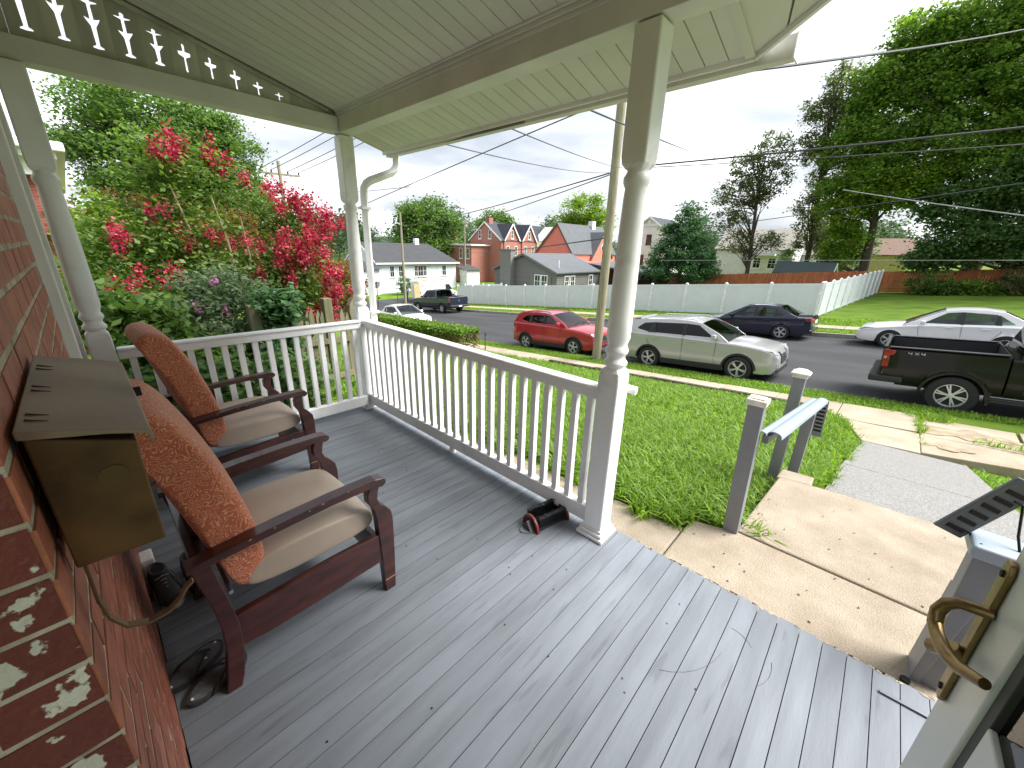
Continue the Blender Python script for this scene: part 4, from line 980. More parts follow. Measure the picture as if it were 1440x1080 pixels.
def place(t, rear, front, up=(0, 0, 1)):
    """rear / front axle ground points in world -> orientation"""
    a = Vector(rear); b = Vector(front); x = (b-a).normalized(); z = Vector(up); y = z.cross(x).normalized(); z = x.cross(y)
    M = Matrix(((x.x, y.x, z.x, 0), (x.y, y.y, z.y, 0), (x.z, y.z, z.z, 0), (0, 0, 0, 1)))
    t.matrix_world = Matrix.Translation((a+b)/2) @ M
def on_road(x, y): return (x, y, float(zr(x))+.05*(1-((y+.04*x-17.2)/5)**2)-.02)
def handles(t, xs_, yf, z, m):
    for x in xs_:
        for s in (1, -1): MB().box(x-.1, x+.1, min(s*yf, s*(yf+.025)), max(s*yf, s*(yf+.025)), z-.014, z+.014).build('door_handle', m, t, bevel=.008)
def under(t, x0, x1, w, z0=.2, z1=.5): box('underbody', M_trim, t, x0, x1, -w, w, z0, z1)
def cladding(t, arches, ra_in, ra_out, w, m=M_trim, off=.0):
    for (xc, zc, ra) in arches:
        n = 20
        for s in (1, -1):
            P = [((ra-.01)*math.cos(math.pi*(i/n)), (ra-.01)*math.sin(math.pi*(i/n))) for i in range(n+1)]+[((ra+ra_out)*math.cos(math.pi*(1-i/n)), (ra+ra_out)*math.sin(math.pi*(1-i/n))) for i in range(n+1)]
            MB().prism(P, lambda a, b, u, s=s: (xc+a, s*(w(xc+a)*1.05+u), max(zc+b, zc-.02)), -.08, .008).build('wheel_arch', m, t, bevel=.004)

def suv(label, m, L, W, H, wb, fo, r, gl, red=False):
    """crossover; local x forward, origin midway between the axles"""
    t = thing('parked_suv', label, 'suv', group=None)
    xf = wb/2+fo; xr_ = xf-L; hw = W/2; zb = .27
    zh = .615*H; bel = .685*H
    tab = [(xr_, hw*.80, .42, bel-.16, bel-.10), (xr_+.06, hw*.90, .36, bel-.05, bel-.0), (xr_+.25, hw*.965, .31, bel+.02, bel+.03), (xr_+.8, hw, zb, bel, bel), (-.2, hw, zb, bel-.03, bel-.03), (wb/2-.45, hw*.995, zb, bel-.08, bel-.07),
           (wb/2-.1, hw*.99, zb, zh+.02, zh+.035), (wb/2+.25, hw*.965, zb, zh-.02, zh+.0), (xf-.35, hw*.93, zb, zh-.07, zh-.05), (xf-.15, hw*.86, .28, zh-.14, zh-.12), (xf-.04, hw*.74, .32, zh-.26, zh-.24), (xf, hw*.62, .36, zh-.34, zh-.33)]
    ar = [(wb/2, r*.98, r*1.12), (-wb/2, r*.98, r*1.12)]
    lower_body(t, tab, ar, m)
    zr0 = H-.06
    x_wb = wb/2-.33; x_wt = x_wb-.82
    top = [(x_wb, bel-.06), (x_wb-.3, bel+.16), (x_wt, H-.125), (x_wt-.35, H-.07), (x_wt-.9, H-.05), (xr_+.75, H-.09), (xr_+.35, H-.14), (xr_+.19, bel+.16), (xr_+.10, bel-.02)]
    w1 = bel+.03; w2 = H-.185
    f = lambda q: x_wb-.30-q
    bx_ = -.10*wb
    wins = [[(x_wb-.42, w1), (x_wt-.06, w2), (bx_+.06, w2+.025), (bx_+.06, w1)], [(bx_-.04, w1), (bx_-.04, w2+.025), (xr_+1.15, w2+.005), (xr_+1.02, w1+.01)], [(xr_+.97, w1+.02), (xr_+1.09, w2), (xr_+.80, w2-.03), (xr_+.58, w1+.13), (xr_+.60, w1+.09)]]
    wy = cabin(t, m, top, bel-.06, hw*.925, hw*.735, wins, gl, 2, 6, H)
    yb = lambda x, z: interp(tab, x, 1)*.996 if z < bel-.03 else wy(z)
    seam(t, [(bx_+.01, w2), (bx_+.01, bel-.05), (bx_-.02, .36)], yb); seam(t, [(x_wb-.30, bel-.12), (x_wb-.34, .55), (x_wb-.25, .36)], yb); seam(t, [(xr_+1.0, w1), (xr_+.98, bel-.2), (xr_+1.12, .7)], yb)
    cladding(t, ar, 0, .05, lambda x: interp(tab, x, 1)*.955)
    for s in (1, -1): MB().box(-wb/2+r*1.14, wb/2-r*1.14, s*hw*.985-.03, s*hw*.985+.022, .255, .42).build('sill_cladding', M_trim, t, bevel=.012)
    handles(t, (bx_+.28, xr_+1.25), hw*.985, bel-.14, m)
    mirror(t, x_wb-.36, hw*.90, bel+.07, m)
    patch(t, 'headlight', M_lamp, tab, [(hw*.47, zh-.235), (hw*.80, zh-.20), (hw*.88, zh-.10), (hw*.50, zh-.17)], both=True)
    patch(t, 'grille', M_trim, tab, [(-hw*.30, .52), (hw*.30, .52), (hw*.44, zh-.17), (-hw*.44, zh-.17)])
    for s in (1, -1): patch(t, 'grille_bar', M_chrome, tab, [(s*hw*.17, .55), (s*hw*.22, .55), (s*hw*.45, zh-.16), (s*hw*.37, zh-.16)], off=.022)
    patch(t, 'grille_bar', M_chrome, tab, [(-hw*.2, .54), (hw*.2, .54), (hw*.2, .575), (-hw*.2, .575)], off=.022)
    patch(t, 'badge', M_chrome, tab, [(-.07, zh-.33), (.07, zh-.33), (.07, zh-.24), (-.07, zh-.24)], off=.026)
    patch(t, 'lower_bumper', M_trim, tab, [(-hw*.78, .29), (hw*.78, .29), (hw*.70, .42), (-hw*.70, .42)], off=.014, n=12)
    patch(t, 'skid_plate', M_chrome, tab, [(-hw*.55, .27), (hw*.55, .27), (hw*.6, .31), (-hw*.6, .31)], off=.024, n=12)
    patch(t, 'fog_recess', M_trim, tab, [(hw*.55, .44), (hw*.80, .46), (hw*.78, .55), (hw*.58, .52)], both=True, off=.012)
    patch(t, 'fog_lamp', M_lamp, tab, [(hw*.62, .46), (hw*.70, .46), (hw*.70, .51), (hw*.62, .51)], both=True, off=.02)
    patch(t, 'tail_light', M_tail, tab, [(hw*.55, bel-.22), (hw*.86, bel-.20), (hw*.86, bel-.07), (hw*.58, bel-.08)], front=False, both=True)
    for s in (1, -1): MB().prism([(xr_+.10, bel-.20), (xr_+.30, bel-.19), (xr_+.46, bel-.05), (xr_+.12, bel-.03)], lambda a, b, u: (a, s*(interp(tab, a, 1)*.985+u), b), -.03, .012).build('tail_light', M_tail, t, bevel=.012)
    MB().box(xr_-.015, xr_+.3, -hw*.84, hw*.84, .33, .50).build('rear_bumper', M_trim, t, bevel=.03)
    for s in (1, -1): MB().tube([(x_wt-.15, s*hw*.70, H-.075), (x_wt-.3, s*hw*.71, H-.02), (xr_+1.0, s*hw*.69, H-.025), (xr_+.7, s*hw*.67, H-.085)], .016, 8).build('roof_rail', M_trim if red else M_chrome, t, smooth=True)
    MB().add([(xr_+.60, -hw*.66, H-.09), (xr_+.60, hw*.66, H-.09), (xr_+.22, hw*.60, H-.12), (xr_+.22, -hw*.60, H-.12), (xr_+.60, -hw*.66, H-.05), (xr_+.60, hw*.66, H-.05), (xr_+.22, hw*.60, H-.095), (xr_+.22, -hw*.60, H-.095)], [(0,3,2,1),(4,5,6,7),(0,1,5,4),(1,2,6,5),(2,3,7,6),(3,0,4,7)]).build('spoiler', m, t, bevel=.012)
    for k in range(2): MB().bar((x_wb-.04, -.3+.55*k, bel+.0), (x_wb-.12, .2+.45*k, bel+.05), .012, .012).build('wiper', M_trim, t)
    under(t, xr_+.3, xf-.3, hw*.8, .22, .55); wheels(t, (wb/2, -wb/2), hw-.12, r, .225, r*.66, 5, True)
    return t
def paint(name, col, metal=.35, rough=.28, coat=1.0): return mat(name, col, rough=rough, metal=metal, var=.03, scale=2, coat=coat)
P_silver = paint('silver_paint', (.46, .465, .47), .4, .28, .9); P_red = paint('red_paint', (.40, .014, .035), .15); P_navy = paint('navy_paint', (.012, .014, .035), .3); P_white = paint('white_paint_car', (.80, .80, .80), 0)
P_black = paint('black_paint', (.005, .005, .006), 0, .25, .25); P_black.node_tree.nodes['Principled BSDF'].inputs['Specular IOR Level'].default_value = .28
P_dkblue = paint('dark_blue_paint', (.008, .014, .036), .2)
D_ = lambda a, wb: (a[0]+wb*.996, a[1]-.040*wb)
def park(t, near_rear, wb, W, side):
    """near_rear: ground contact of the rear wheel nearest the camera; side=+1 when the car's left side faces +Y"""
    pass
t = suv('silver suv parked at the near kerb facing right', P_silver, 4.69, 1.84, 1.69, 2.706, .92, .362, M_tint)
# rear wheel nearest the porch stands at (-5.23,12.55); the axle centre lies half a track further from the porch
place(t, on_road(-5.22, 12.52+.80), on_road(-5.22+2.70, 12.52+.80-.10))
t = suv('dark red small suv parked behind the utility pole', P_red, 4.28, 1.775, 1.65, 2.555, .88, .345, M_tint, True)
place(t, on_road(-10.9, 12.80+.76), on_road(-10.9+2.548, 12.80+.76-.10))

def sedan(label, m, L, W, H, wb, fo, r, gl, name='parked_sedan', cat='car'):
    t = thing(name, label, cat)
    xf = wb/2+fo; xr_ = xf-L; hw = W/2; zb = .22; bel = .66*H
    tab = [(xr_, hw*.66, .40, bel-.12, bel-.04), (xr_+.06, hw*.82, .34, bel-.04, bel+.03), (xr_+.3, hw*.93, .28, bel+.0, bel+.045), (xr_+.75, hw*.98, zb, bel, bel+.04), (-.6, hw, zb, bel-.02, bel-.02), (.3, hw, zb, bel-.05, bel-.05), (wb/2-.4, hw*.99, zb, bel-.11, bel-.08), (wb/2+.1, hw*.97, zb, bel-.18, bel-.13),
           (xf-.45, hw*.92, zb, bel-.24, bel-.19), (xf-.2, hw*.84, .24, bel-.31, bel-.27), (xf-.05, hw*.70, .28, bel-.42, bel-.40), (xf, hw*.58, .32, bel-.50, bel-.49)]
    ar = [(wb/2, r*.98, r*1.10), (-wb/2, r*.98, r*1.10)]
    lower_body(t, tab, ar, m)
    xw = wb/2-.30; xt = xw-1.0
    top = [(xw, bel-.09), (xw-.4, bel+.13), (xt, H-.075), (xt-.4, H-.02), (xt-.9, H-.02), (xt-1.35, H-.085), (xr_+.88, bel+.20), (xr_+.52, bel+.02)]
    w1 = bel+.0; w2 = H-.125; bx_ = xt-.42
    wins = [[(xw-.52, w1), (xt-.05, w2-.015), (bx_+.04, w2+.02), (bx_+.02, w1)], [(bx_-.07, w1), (bx_-.05, w2+.02), (xt-1.18, w2-.03), (xr_+1.42, w1+.10), (xr_+1.36, w1+.02)], [(xr_+1.30, w1+.03), (xr_+1.36, w1+.10), (xt-1.24, w2-.055), (xr_+1.02, w1+.055)]]
    wy = cabin(t, m, top, bel-.09, hw*.93, hw*.70, wins, gl, 2, 5, H)
    yb = lambda x, z: interp(tab, x, 1)*.996 if z < bel-.03 else wy(z)
    seam(t, [(bx_-.02, bel-.05), (bx_-.05, .30)], yb); seam(t, [(xw-.40, bel-.10), (xw-.44, .5), (xw-.36, .30)], yb); seam(t, [(xr_+1.36, w1-.02), (xr_+1.30, bel-.2), (xr_+1.5, .5)], yb)
    handles(t, (bx_+.26, xr_+1.62), hw*.975, bel-.13, m); mirror(t, xw-.5, hw*.90, bel+.03, m)
    patch(t, 'headlight', M_lamp, tab, [(hw*.48, bel-.37), (hw*.80, bel-.34), (hw*.90, bel-.23), (hw*.52, bel-.30)], both=True)
    patch(t, 'grille', M_trim, tab, [(-hw*.32, .44), (hw*.32, .44), (hw*.40, bel-.35), (-hw*.40, bel-.35)])
    patch(t, 'lower_grille', M_trim, tab, [(-hw*.62, .25), (hw*.62, .25), (hw*.6, .34), (-hw*.6, .34)], n=12)
    patch(t, 'tail_light', M_tail, tab, [(hw*.45, bel-.14), (hw*.82, bel-.13), (hw*.84, bel-.01), (hw*.48, bel-.02)], front=False, both=True)
    for s in (1, -1): MB().prism([(xr_+.07, bel-.13), (xr_+.22, bel-.12), (xr_+.48, bel-.03), (xr_+.08, bel-.01)], lambda a, b, u: (a, s*(interp(tab, a, 1)*.985+u), b), -.03, .010).build('tail_light', M_tail, t, bevel=.01)
    MB().box(xr_-.012, xr_+.02, -.26, .26, bel-.27, bel-.13).build('number_plate', M_plate, t)
    MB().box(xr_-.02, xr_+.3, -hw*.80, hw*.80, .30, .46).build('rear_bumper', m, t, bevel=.04)
    under(t, xr_+.3, xf-.3, hw*.8, .18, .5); wheels(t, (wb/2, -wb/2), hw-.11, r, .215, r*.68, 5, True)
    return t
t = sedan('navy blue sedan parked across the street by the white fence', P_navy, 4.82, 1.835, 1.47, 2.795, .95, .33, M_cglass)
# faces left: rear axle to the right
yb_ = 20.45+.80
place(t, on_road(-2.88, yb_), on_road(-2.88-2.79, yb_+.11))
t = sedan('white sedan parked across the street beyond the black pickup', P_white, 4.9, 1.85, 1.49, 2.78, .98, .33, M_cglass)
place(t, on_road(.56+2.78, 20.35+.78), on_road(.56, 20.35+.78+.11))
t = sedan('white car parked behind the hedge at the near kerb', P_white, 4.6, 1.8, 1.45, 2.7, .9, .325, M_cglass)
place(t, on_road(-24.3, 14.3), on_road(-21.6, 14.2))
t = sedan('dark hatchback parked on the side road behind the fence', P_black, 4.2, 1.78, 1.52, 2.6, .85, .32, M_tint)
place(t, (-45.6, 52.4, float(ground(-45.6, 52.4))+.15), (-45.6, 49.8, float(ground(-45.6, 49.8))+.15))

def pickup(label, m, L, W, H, wb, fo, r, gl, bed_len, fr_sp=6):
    t = thing('pickup_truck', label, 'pickup')
    xf = wb/2+fo; xr_ = xf-L; hw = W/2; zb = .52; bel = .655*H; rail_ = .685*H
    xb = xr_+bed_len      # front of bed
    ar = [(wb/2, r*.98, r*1.17), (-wb/2, r*.98, r*1.17)]
    tabf = [(xb+.03, hw*.985, zb, bel, bel), (xb+.6, hw*.99, zb, bel, bel), (wb/2-.75, hw*.99, zb, bel-.03, bel-.03), (wb/2-.55, hw*.99, zb, bel-.05, bel-.0), (wb/2+.3, hw*.98, zb, bel-.08, bel-.03), (xf-.3, hw*.96, zb, bel-.12, bel-.07), (xf-.08, hw*.92, zb-.04, bel-.20, bel-.16), (xf, hw*.86, zb, bel-.3, bel-.29)]
    lower_body(t, tabf, ar[:1], m, 'front_body', .02)
    tabr = [(xr_+.06, hw*.97, zb+.08, rail_, rail_), (xr_+.25, hw*.985, zb+.04, rail_, rail_), (xb-.6, hw*.985, zb, rail_, rail_), (xb, hw*.985, zb, rail_, rail_)]
    bd = lower_body(t, tabr, ar[1:], m, 'bed', open_top=True, zfloor=.90)
    M_bed = mat('bed_liner', (.022, .022, .024), rough=.8)
    MB().box(xb-.012, xb+.0, -hw*.94, hw*.94, zb+.1, rail_+.002).build('bed_front_wall', M_bed, t)
    MB().box(xr_+.10, xb-.02, -hw*.885, hw*.885, .905, .915).build('bed_floor', M_bed, t)
    for s in (1, -1):
        MB().box(xr_+.10, xb-.02, min(s*hw*.893, s*hw*.86), max(s*hw*.893, s*hw*.86), .91, rail_-.012).build('bed_liner_side', M_bed, t, bevel=.01)
        MB().box(xr_+.10, xb-.03, min(s*hw*.86, s*hw*.985), max(s*hw*.86, s*hw*.985), rail_+.0055, rail_+.028).build('bed_rail_cap', M_trim if m is not P_black else M_bed, t, bevel=.008)
    tg = MB().add([(xr_, -hw*.93, zb+.16), (xr_+.05, -hw*.93, zb+.16), (xr_+.08, -hw*.93, rail_+.03), (xr_+.0, -hw*.93, rail_+.02), (xr_, hw*.93, zb+.16), (xr_+.05, hw*.93, zb+.16), (xr_+.08, hw*.93, rail_+.03), (xr_+.0, hw*.93, rail_+.02)], [(0,1,2,3),(7,6,5,4),(0,4,5,1),(1,5,6,2),(2,6,7,3),(3,7,4,0)]).build('tailgate', m, t, bevel=.015)
    MB().box(xr_-.012, xr_+.0, -.12, .12, rail_-.17, rail_-.10).build('tailgate_handle', M_trim, tg, bevel=.005)
    MB().lathe([(.07, 0), (.06, .01)], (xr_-.012, 0, rail_-.30), 16, 'x').build('badge', M_chrome, tg)
    # cab
    xw = wb/2-.62; xt = xw-.78; xk = xb+.06
    top = [(xw, bel-.03), (xw-.35, bel+.24), (xt, H-.06), (xt-.4, H-.01), (xk+.5, H-.01), (xk+.22, H-.06), (xk+.10, bel+.24), (xk+.06, bel-.01)]
    w1 = bel+.03; w2 = H-.14; bx_ = (xw-.3+xk)/2
    wins = [[(xw-.46, w1), (xt-.02, w2), (bx_+.05, w2), (bx_+.05, w1)], [(bx_-.05, w1), (bx_-.05, w2), (xk+.36, w2), (xk+.26, w1)]]
    wy = cabin(t, m, top, bel-.03, hw*.93, hw*.76, wins, gl, 2, 5, H)
    yb = lambda x, z: hw*.995 if z < bel-.03 else wy(z)
    seam(t, [(bx_, bel-.04), (bx_, .58)], yb); seam(t, [(xw-.28, bel-.06), (xw-.30, .58)], yb); seam(t, [(xk+.18, bel-.04), (xk+.20, .58)], yb)
    handles(t, (bx_+.25, xk+.42), hw*.985, bel-.12, m); mirror(t, xw-.42, hw*.95, bel+.12, M_trim)
    cladding(t, ar, 0, .045, lambda x: hw*.962, m if m is P_black else M_trim)
    for s in (1, -1): MB().box(-wb/2+r*1.25, wb/2-r*1.25, s*hw*.93-.05, s*hw*.93+.06, .40, .46).build('running_board', M_trim, t, bevel=.015)
    # lamps, bumper
    for s in (1, -1):
        b = MB().prism([(xr_+.02, rail_-.44), (xr_+.02, rail_-.03), (xr_+.22, rail_-.045), (xr_+.20, rail_-.14), (xr_+.12, rail_-.18), (xr_+.135, rail_-.24), (xr_+.13, rail_-.43)], lambda a, c, u: (a, s*(hw*.985+u), c), -.08, .010).build('tail_light', M_tail, t, bevel=.012)
        MB().box(xr_+.035, xr_+.08, min(s*hw*.985, s*(hw*.985+.013)), max(s*hw*.985, s*(hw*.985+.013)), rail_-.24, rail_-.19).build('reverse_lens', M_lamp, b)
    fx = lambda a, b: xf-.02
    lamp(t, 'headlight', M_lamp, [(hw*.55, bel-.42), (hw*.55, bel-.24), (hw*.88, bel-.22), (hw*.88, bel-.42)], 1, fx, .05)
    MB().box(xf-.03, xf+.01, -hw*.54, hw*.54, .62, bel-.26).build('grille', M_chrome if m is not P_black else M_trim, t, bevel=.01)
    MB().box(xr_-.16, xr_+.0, -hw*.94, hw*.94, zb+.0, zb+.17).build('rear_bumper', M_trim, t, bevel=.035)
    for s in (1, -1): MB().box(xr_-.14, xr_+.42, min(s*hw*.80, s*hw*.985), max(s*hw*.80, s*hw*.985), zb+.01, zb+.16).build('bumper_corner', M_trim, t, bevel=.035)
    MB().box(xr_-.175, xr_-.16, -.17, .17, zb+.02, zb+.14).build('number_plate', M_plate, t)
    MB().box(xf-.08, xf+.09, -hw*.93, hw*.93, .42, .62).build('front_bumper', M_trim, t, bevel=.04)
    under(t, xr_+.3, xf-.3, hw*.55, .40, .70)
    for s in (1, -1): MB().box(-wb/2+r*1.2, -wb/2+r*1.2+.05, min(s*.62, s*hw*.95), max(s*.62, s*hw*.95), .28, .62).build('mud_flap', M_trim, t)
    wheels(t, (wb/2, -wb/2), hw-.13, r, .28, r*.62, fr_sp, True)
    return t
t = pickup('black pickup truck parked at the near kerb, at the right edge', P_black, 5.88, 2.06, 1.93, 3.74, .95, .405, M_tint, 1.85)
place(t, on_road(1.60, 12.20+.90), on_road(1.60+3.74, 12.20+.90-.15))
# side lettering strip on the black truck's bed
M_decal = mat('silver_decal', (.5, .5, .5), rough=.3, metal=.6)
hwb = 1.03*.9865; xq = -3.74/2+.95-0
def letter(parent, strokes, x0, z0, h, w, y, s):
    b = MB()
    for (a, c) in strokes: b.bar((x0-a[0]*w, y, z0+a[1]*h), (x0-c[0]*w, y, z0+c[1]*h), .006, .012, up=(0, 1, 0))
    return b.build('lettering', M_decal, parent)
x4 = (3.74/2+.95-5.88)
for ch, ofs in (([((0, 1), (0, .4)), ((0, .4), (.7, .4)), ((.55, 1), (.55, 0))], 0), ([((0, 0), (.7, 1)), ((0, 1), (.7, 0))], .10), ([((0, 1), (0, .4)), ((0, .4), (.7, .4)), ((.55, 1), (.55, 0))], .20)):
    b = MB()
    for (a, c) in ch: b.bar((x4+.42+ofs+a[0]*.085, -hwb-.004, 1.205+a[1]*.055), (x4+.42+ofs+c[0]*.085, -hwb-.004, 1.205+c[1]*.055), .012, .004, up=(0, 1, 0))
    b.build('lettering', M_decal, t)
t = pickup('dark blue pickup truck parked across the street beside the fence corner', P_dkblue, 6.1, 2.05, 1.98, 3.9, .98, .40, M_cglass, 1.9, 6)
place(t, on_road(-27.9, 22.05), on_road(-27.9-3.9, 22.2))
# bicycle lying in that truck's bed
bk = thing('bicycle', 'dark bicycle standing in the bed of the dark blue pickup', 'bicycle', (-27.6, 22.1, float(zr(-27.6))+.93), R(176))
for x in (-.5, .5):
    MB().tube([(x+.32*math.cos(a), 0, .32+.32*math.sin(a)) for a in np.linspace(0, 6.2832, 20)], .018, 6).build('wheel', M_tyre, bk)
b = MB(); 
for p, q in (((-.5,0,.32),(-.08,0,.32)),((-.08,0,.32),(-.22,0,.78)),((-.5,0,.32),(-.2,0,.72)),((-.2,0,.72),(.36,0,.80)),((-.08,0,.32),(.38,0,.72)),((.5,0,.32),(.34,0,.90))): b.tube([p, q], .018, 6)
b.build('frame', M_trim, bk); MB().tube([(.36, -.28, .92), (.34, 0, .92), (.36, .28, .92)], .014, 6).build('handlebar', M_trim, bk); MB().box(-.36, -.12, -.06, .06, .80, .85).build('saddle', M_trim, bk, bevel=.02)

# ---------------------------------------------------------------- cargo van
def van():
    t = thing('cargo_van', 'white cargo van with roof rack and open rear door on the side road', 'van')
    L, hw, H, wb = 5.9, 1.0, 2.45, 3.6; xf = 2.75; xr_ = xf-L; r = .36; zb = .35
    ar = [(1.8, r, .43), (-1.8, r, .43)]
    tab = [(xr_, hw*.98, zb, H-.12, H-.04), (.9, hw*.98, zb, H-.12, H-.02), (1.25, hw*.98, zb, H-.25, H-.14), (1.75, hw*.98, zb, 1.55, 1.62), (1.9, hw*.97, zb, 1.28, 1.32), (2.4, hw*.93, zb, 1.10, 1.14), (2.68, hw*.84, zb, .92, .95), (2.75, hw*.74, zb+.05, .78, .8)]
    lower_body(t, tab, ar, P_white, 'body', .03)
    for s in (1, -1):
        MB().prism([(1.78, 1.38), (1.25, 2.02), (.72, 2.02), (.72, 1.34)], lambda a, b, u: (a, s*(hw*.985+u), b), -.02, .006).build('side_window', M_wglass, t)
        MB().prism([(xr_+.01, 1.0), (xr_+.01, 1.3), (xr_+.1, 1.3), (xr_+.1, 1.0)], lambda a, b, u: (a, s*(hw*.985+u), b), -.02, .008).build('tail_light', M_tail, t)
    MB().add([(1.93, -.78, 1.37), (1.93, .78, 1.37), (1.30, .74, 2.25), (1.30, -.74, 2.25)], [(0,1,2,3)]).build('windscreen', M_wglass, t)
    for y, nm in ((-.95, 'rear_door'), ):
        MB().box(xr_-.85, xr_-.02, y-.03, y+.03, .55, H-.2).build('rear_door', mat('plywood_lining', (.52, .40, .20), rough=.7), t, bevel=.01)
    for x in (-2.4, -1.0, .4):
        MB().tube([(x, -.85, H-.06), (x, -.85, H+.14), (x, .85, H+.14), (x, .85, H-.06)], .022, 6).build('rack_bar', M_trim, t)
    for y in (-.75, .55):
        b = MB(); b.tube([(-2.8, y, H+.19), (1.0, y, H+.19)], .025, 6); b.tube([(-2.8, y+.36, H+.19), (1.0, y+.36, H+.19)], .025, 6)
        for k in range(12): b.tube([(-2.7+.32*k, y, H+.19), (-2.7+.32*k, y+.36, H+.19)], .015, 5)
        b.build('ladder', mat('ladder_yellow', (.55, .46, .25), rough=.6), t)
    b = MB().box(.70, .715, -hw*.99, -hw*.975, .5, 2.1); b.box(-.9, -.885, -hw*.99, -hw*.975, .5, 2.1); b.box(xr_+.35, xr_+.40, -hw*.995, -hw*.97, .45, 2.25); b.build('door_seam', mat('grey_seam', (.3, .3, .3)), t)
    under(t, xr_+.3, xf-.3, .8, .3, .6); wheels(t, (1.8, -1.8), hw-.12, r, .22, r*.62, 8, False)
    return t
t = van()
gz = lambda x, y: float(ground(x, y))+.15
place(t, (-42.3, 29.3, gz(-42.3, 29.3)), (-42.3, 32.9, gz(-42.3, 32.9)))
# ================================================================ person by the van
def person(loc, rz):
    t = thing('person', 'person in a blue shirt standing at the open rear of the van', 'person', loc, rz)
    V = [(0,0,.95),(0,.0,1.15),(0,.05,1.38),(0,.08,1.50),(0,.12,1.58),(.10,0,.92),(.11,.02,.50),(.11,-.02,.08),(.11,.14,.04),(-.10,0,.92),(-.11,.04,.50),(-.11,.0,.08),(-.11,.16,.04),(.19,.05,1.40),(.24,.10,1.14),(.22,.30,1.02),(.215,.38,1.0),(-.19,.05,1.40),(-.24,.10,1.14),(-.22,.30,1.02),(-.215,.38,1.0)]
    E_ = [(0,1),(1,2),(2,3),(3,4),(0,5),(5,6),(6,7),(7,8),(0,9),(9,10),(10,11),(11,12),(2,13),(13,14),(14,15),(15,16),(2,17),(17,18),(18,19),(19,20)]
    Rr = [.14,.14,.15,.06,.055,.10,.07,.045,.04,.10,.07,.045,.04,.065,.05,.04,.035,.065,.05,.04,.035]
    me = bpy.data.meshes.new('body'); me.from_pydata(V, E_, []); o = bpy.data.objects.new('body', me); COL.objects.link(o); o.parent = t
    me.materials.append(mat('skin', (.42, .25, .18), rough=.6))
    sk = o.modifiers.new('skin', 'SKIN'); 
    for i, r_ in enumerate(Rr): me.skin_vertices[0].data[i].radius = (r_, r_*.85)
    me.skin_vertices[0].data[0].use_root = True
    sb = o.modifiers.new('sub', 'SUBSURF'); sb.levels = 1; sb.render_levels = 1
    def shell(name, prof, m):
        MB().lathe(prof, n=16).build(name, m, t, smooth=True, angle=70)
    h = MB().lathe([(.02,1.52),(.06,1.54),(.075,1.60),(.085,1.66),(.088,1.72),(.075,1.78),(.04,1.815),(.01,1.822)], (0, .12, 0), 16); h.build('head', mat('skin', (.42, .25, .18)), t, smooth=True)
    hh = MB().lathe([(.092,1.70),(.095,1.75),(.082,1.80),(.045,1.832),(.01,1.838)], (0, .105, 0), 16); hh.build('hair', mat('dark_hair', (.03, .02, .015)), t, smooth=True)
    n_ = MB().add([(-.012,.195,1.645),(.012,.195,1.645),(0,.225,1.648),(0,.196,1.69)], [(0,1,2),(1,3,2),(3,0,2)]); n_.build('nose', mat('skin', (.42, .25, .18)), t)
    M_sh = mat('blue_shirt', (.06, .08, .26), rough=.8)
    b = MB()
    vs = []; fs = []
    for z, rx, ry, oy in ((.90,.19,.15,0),(1.05,.185,.15,.01),(1.25,.20,.155,.03),(1.40,.215,.14,.05),(1.48,.12,.10,.07),(1.52,.075,.075,.08)):
        for j in range(16): a = 6.28318*j/16; vs.append((rx*math.cos(a), oy+ry*math.sin(a), z))
    for i in range(5):
        for j in range(16): fs.append((i*16+j, i*16+(j+1)%16, (i+1)*16+(j+1)%16, (i+1)*16+j))
    b.add(vs, fs)
    for s in (1, -1): b.tube([(s*.18,.05,1.42),(s*.225,.07,1.30),(s*.25,.10,1.15)], [.075,.075,.07], 10)
    b.build('shirt', M_sh, t, smooth=True)
    M_tr = mat('dark_trousers', (.03, .03, .035), rough=.85); b = MB()
    for s in (1, -1): b.tube([(s*.08,0,.96),(s*.10,.0,.85),(s*.11,.03,.50),(s*.11,0,.06)], [.125,.115,.088,.075], 12)
    b.build('trousers', M_tr, t, smooth=True)
    b = MB()
    for s in (1, -1): b.box(s*.11-.045, s*.11+.045, -.08, .19, 0, .075)
    b.build('shoes', M_black, t, bevel=.02)
    return t
person((-42.0, 26.5, float(ground(-42.0, 26.5))+.15), R(-20))
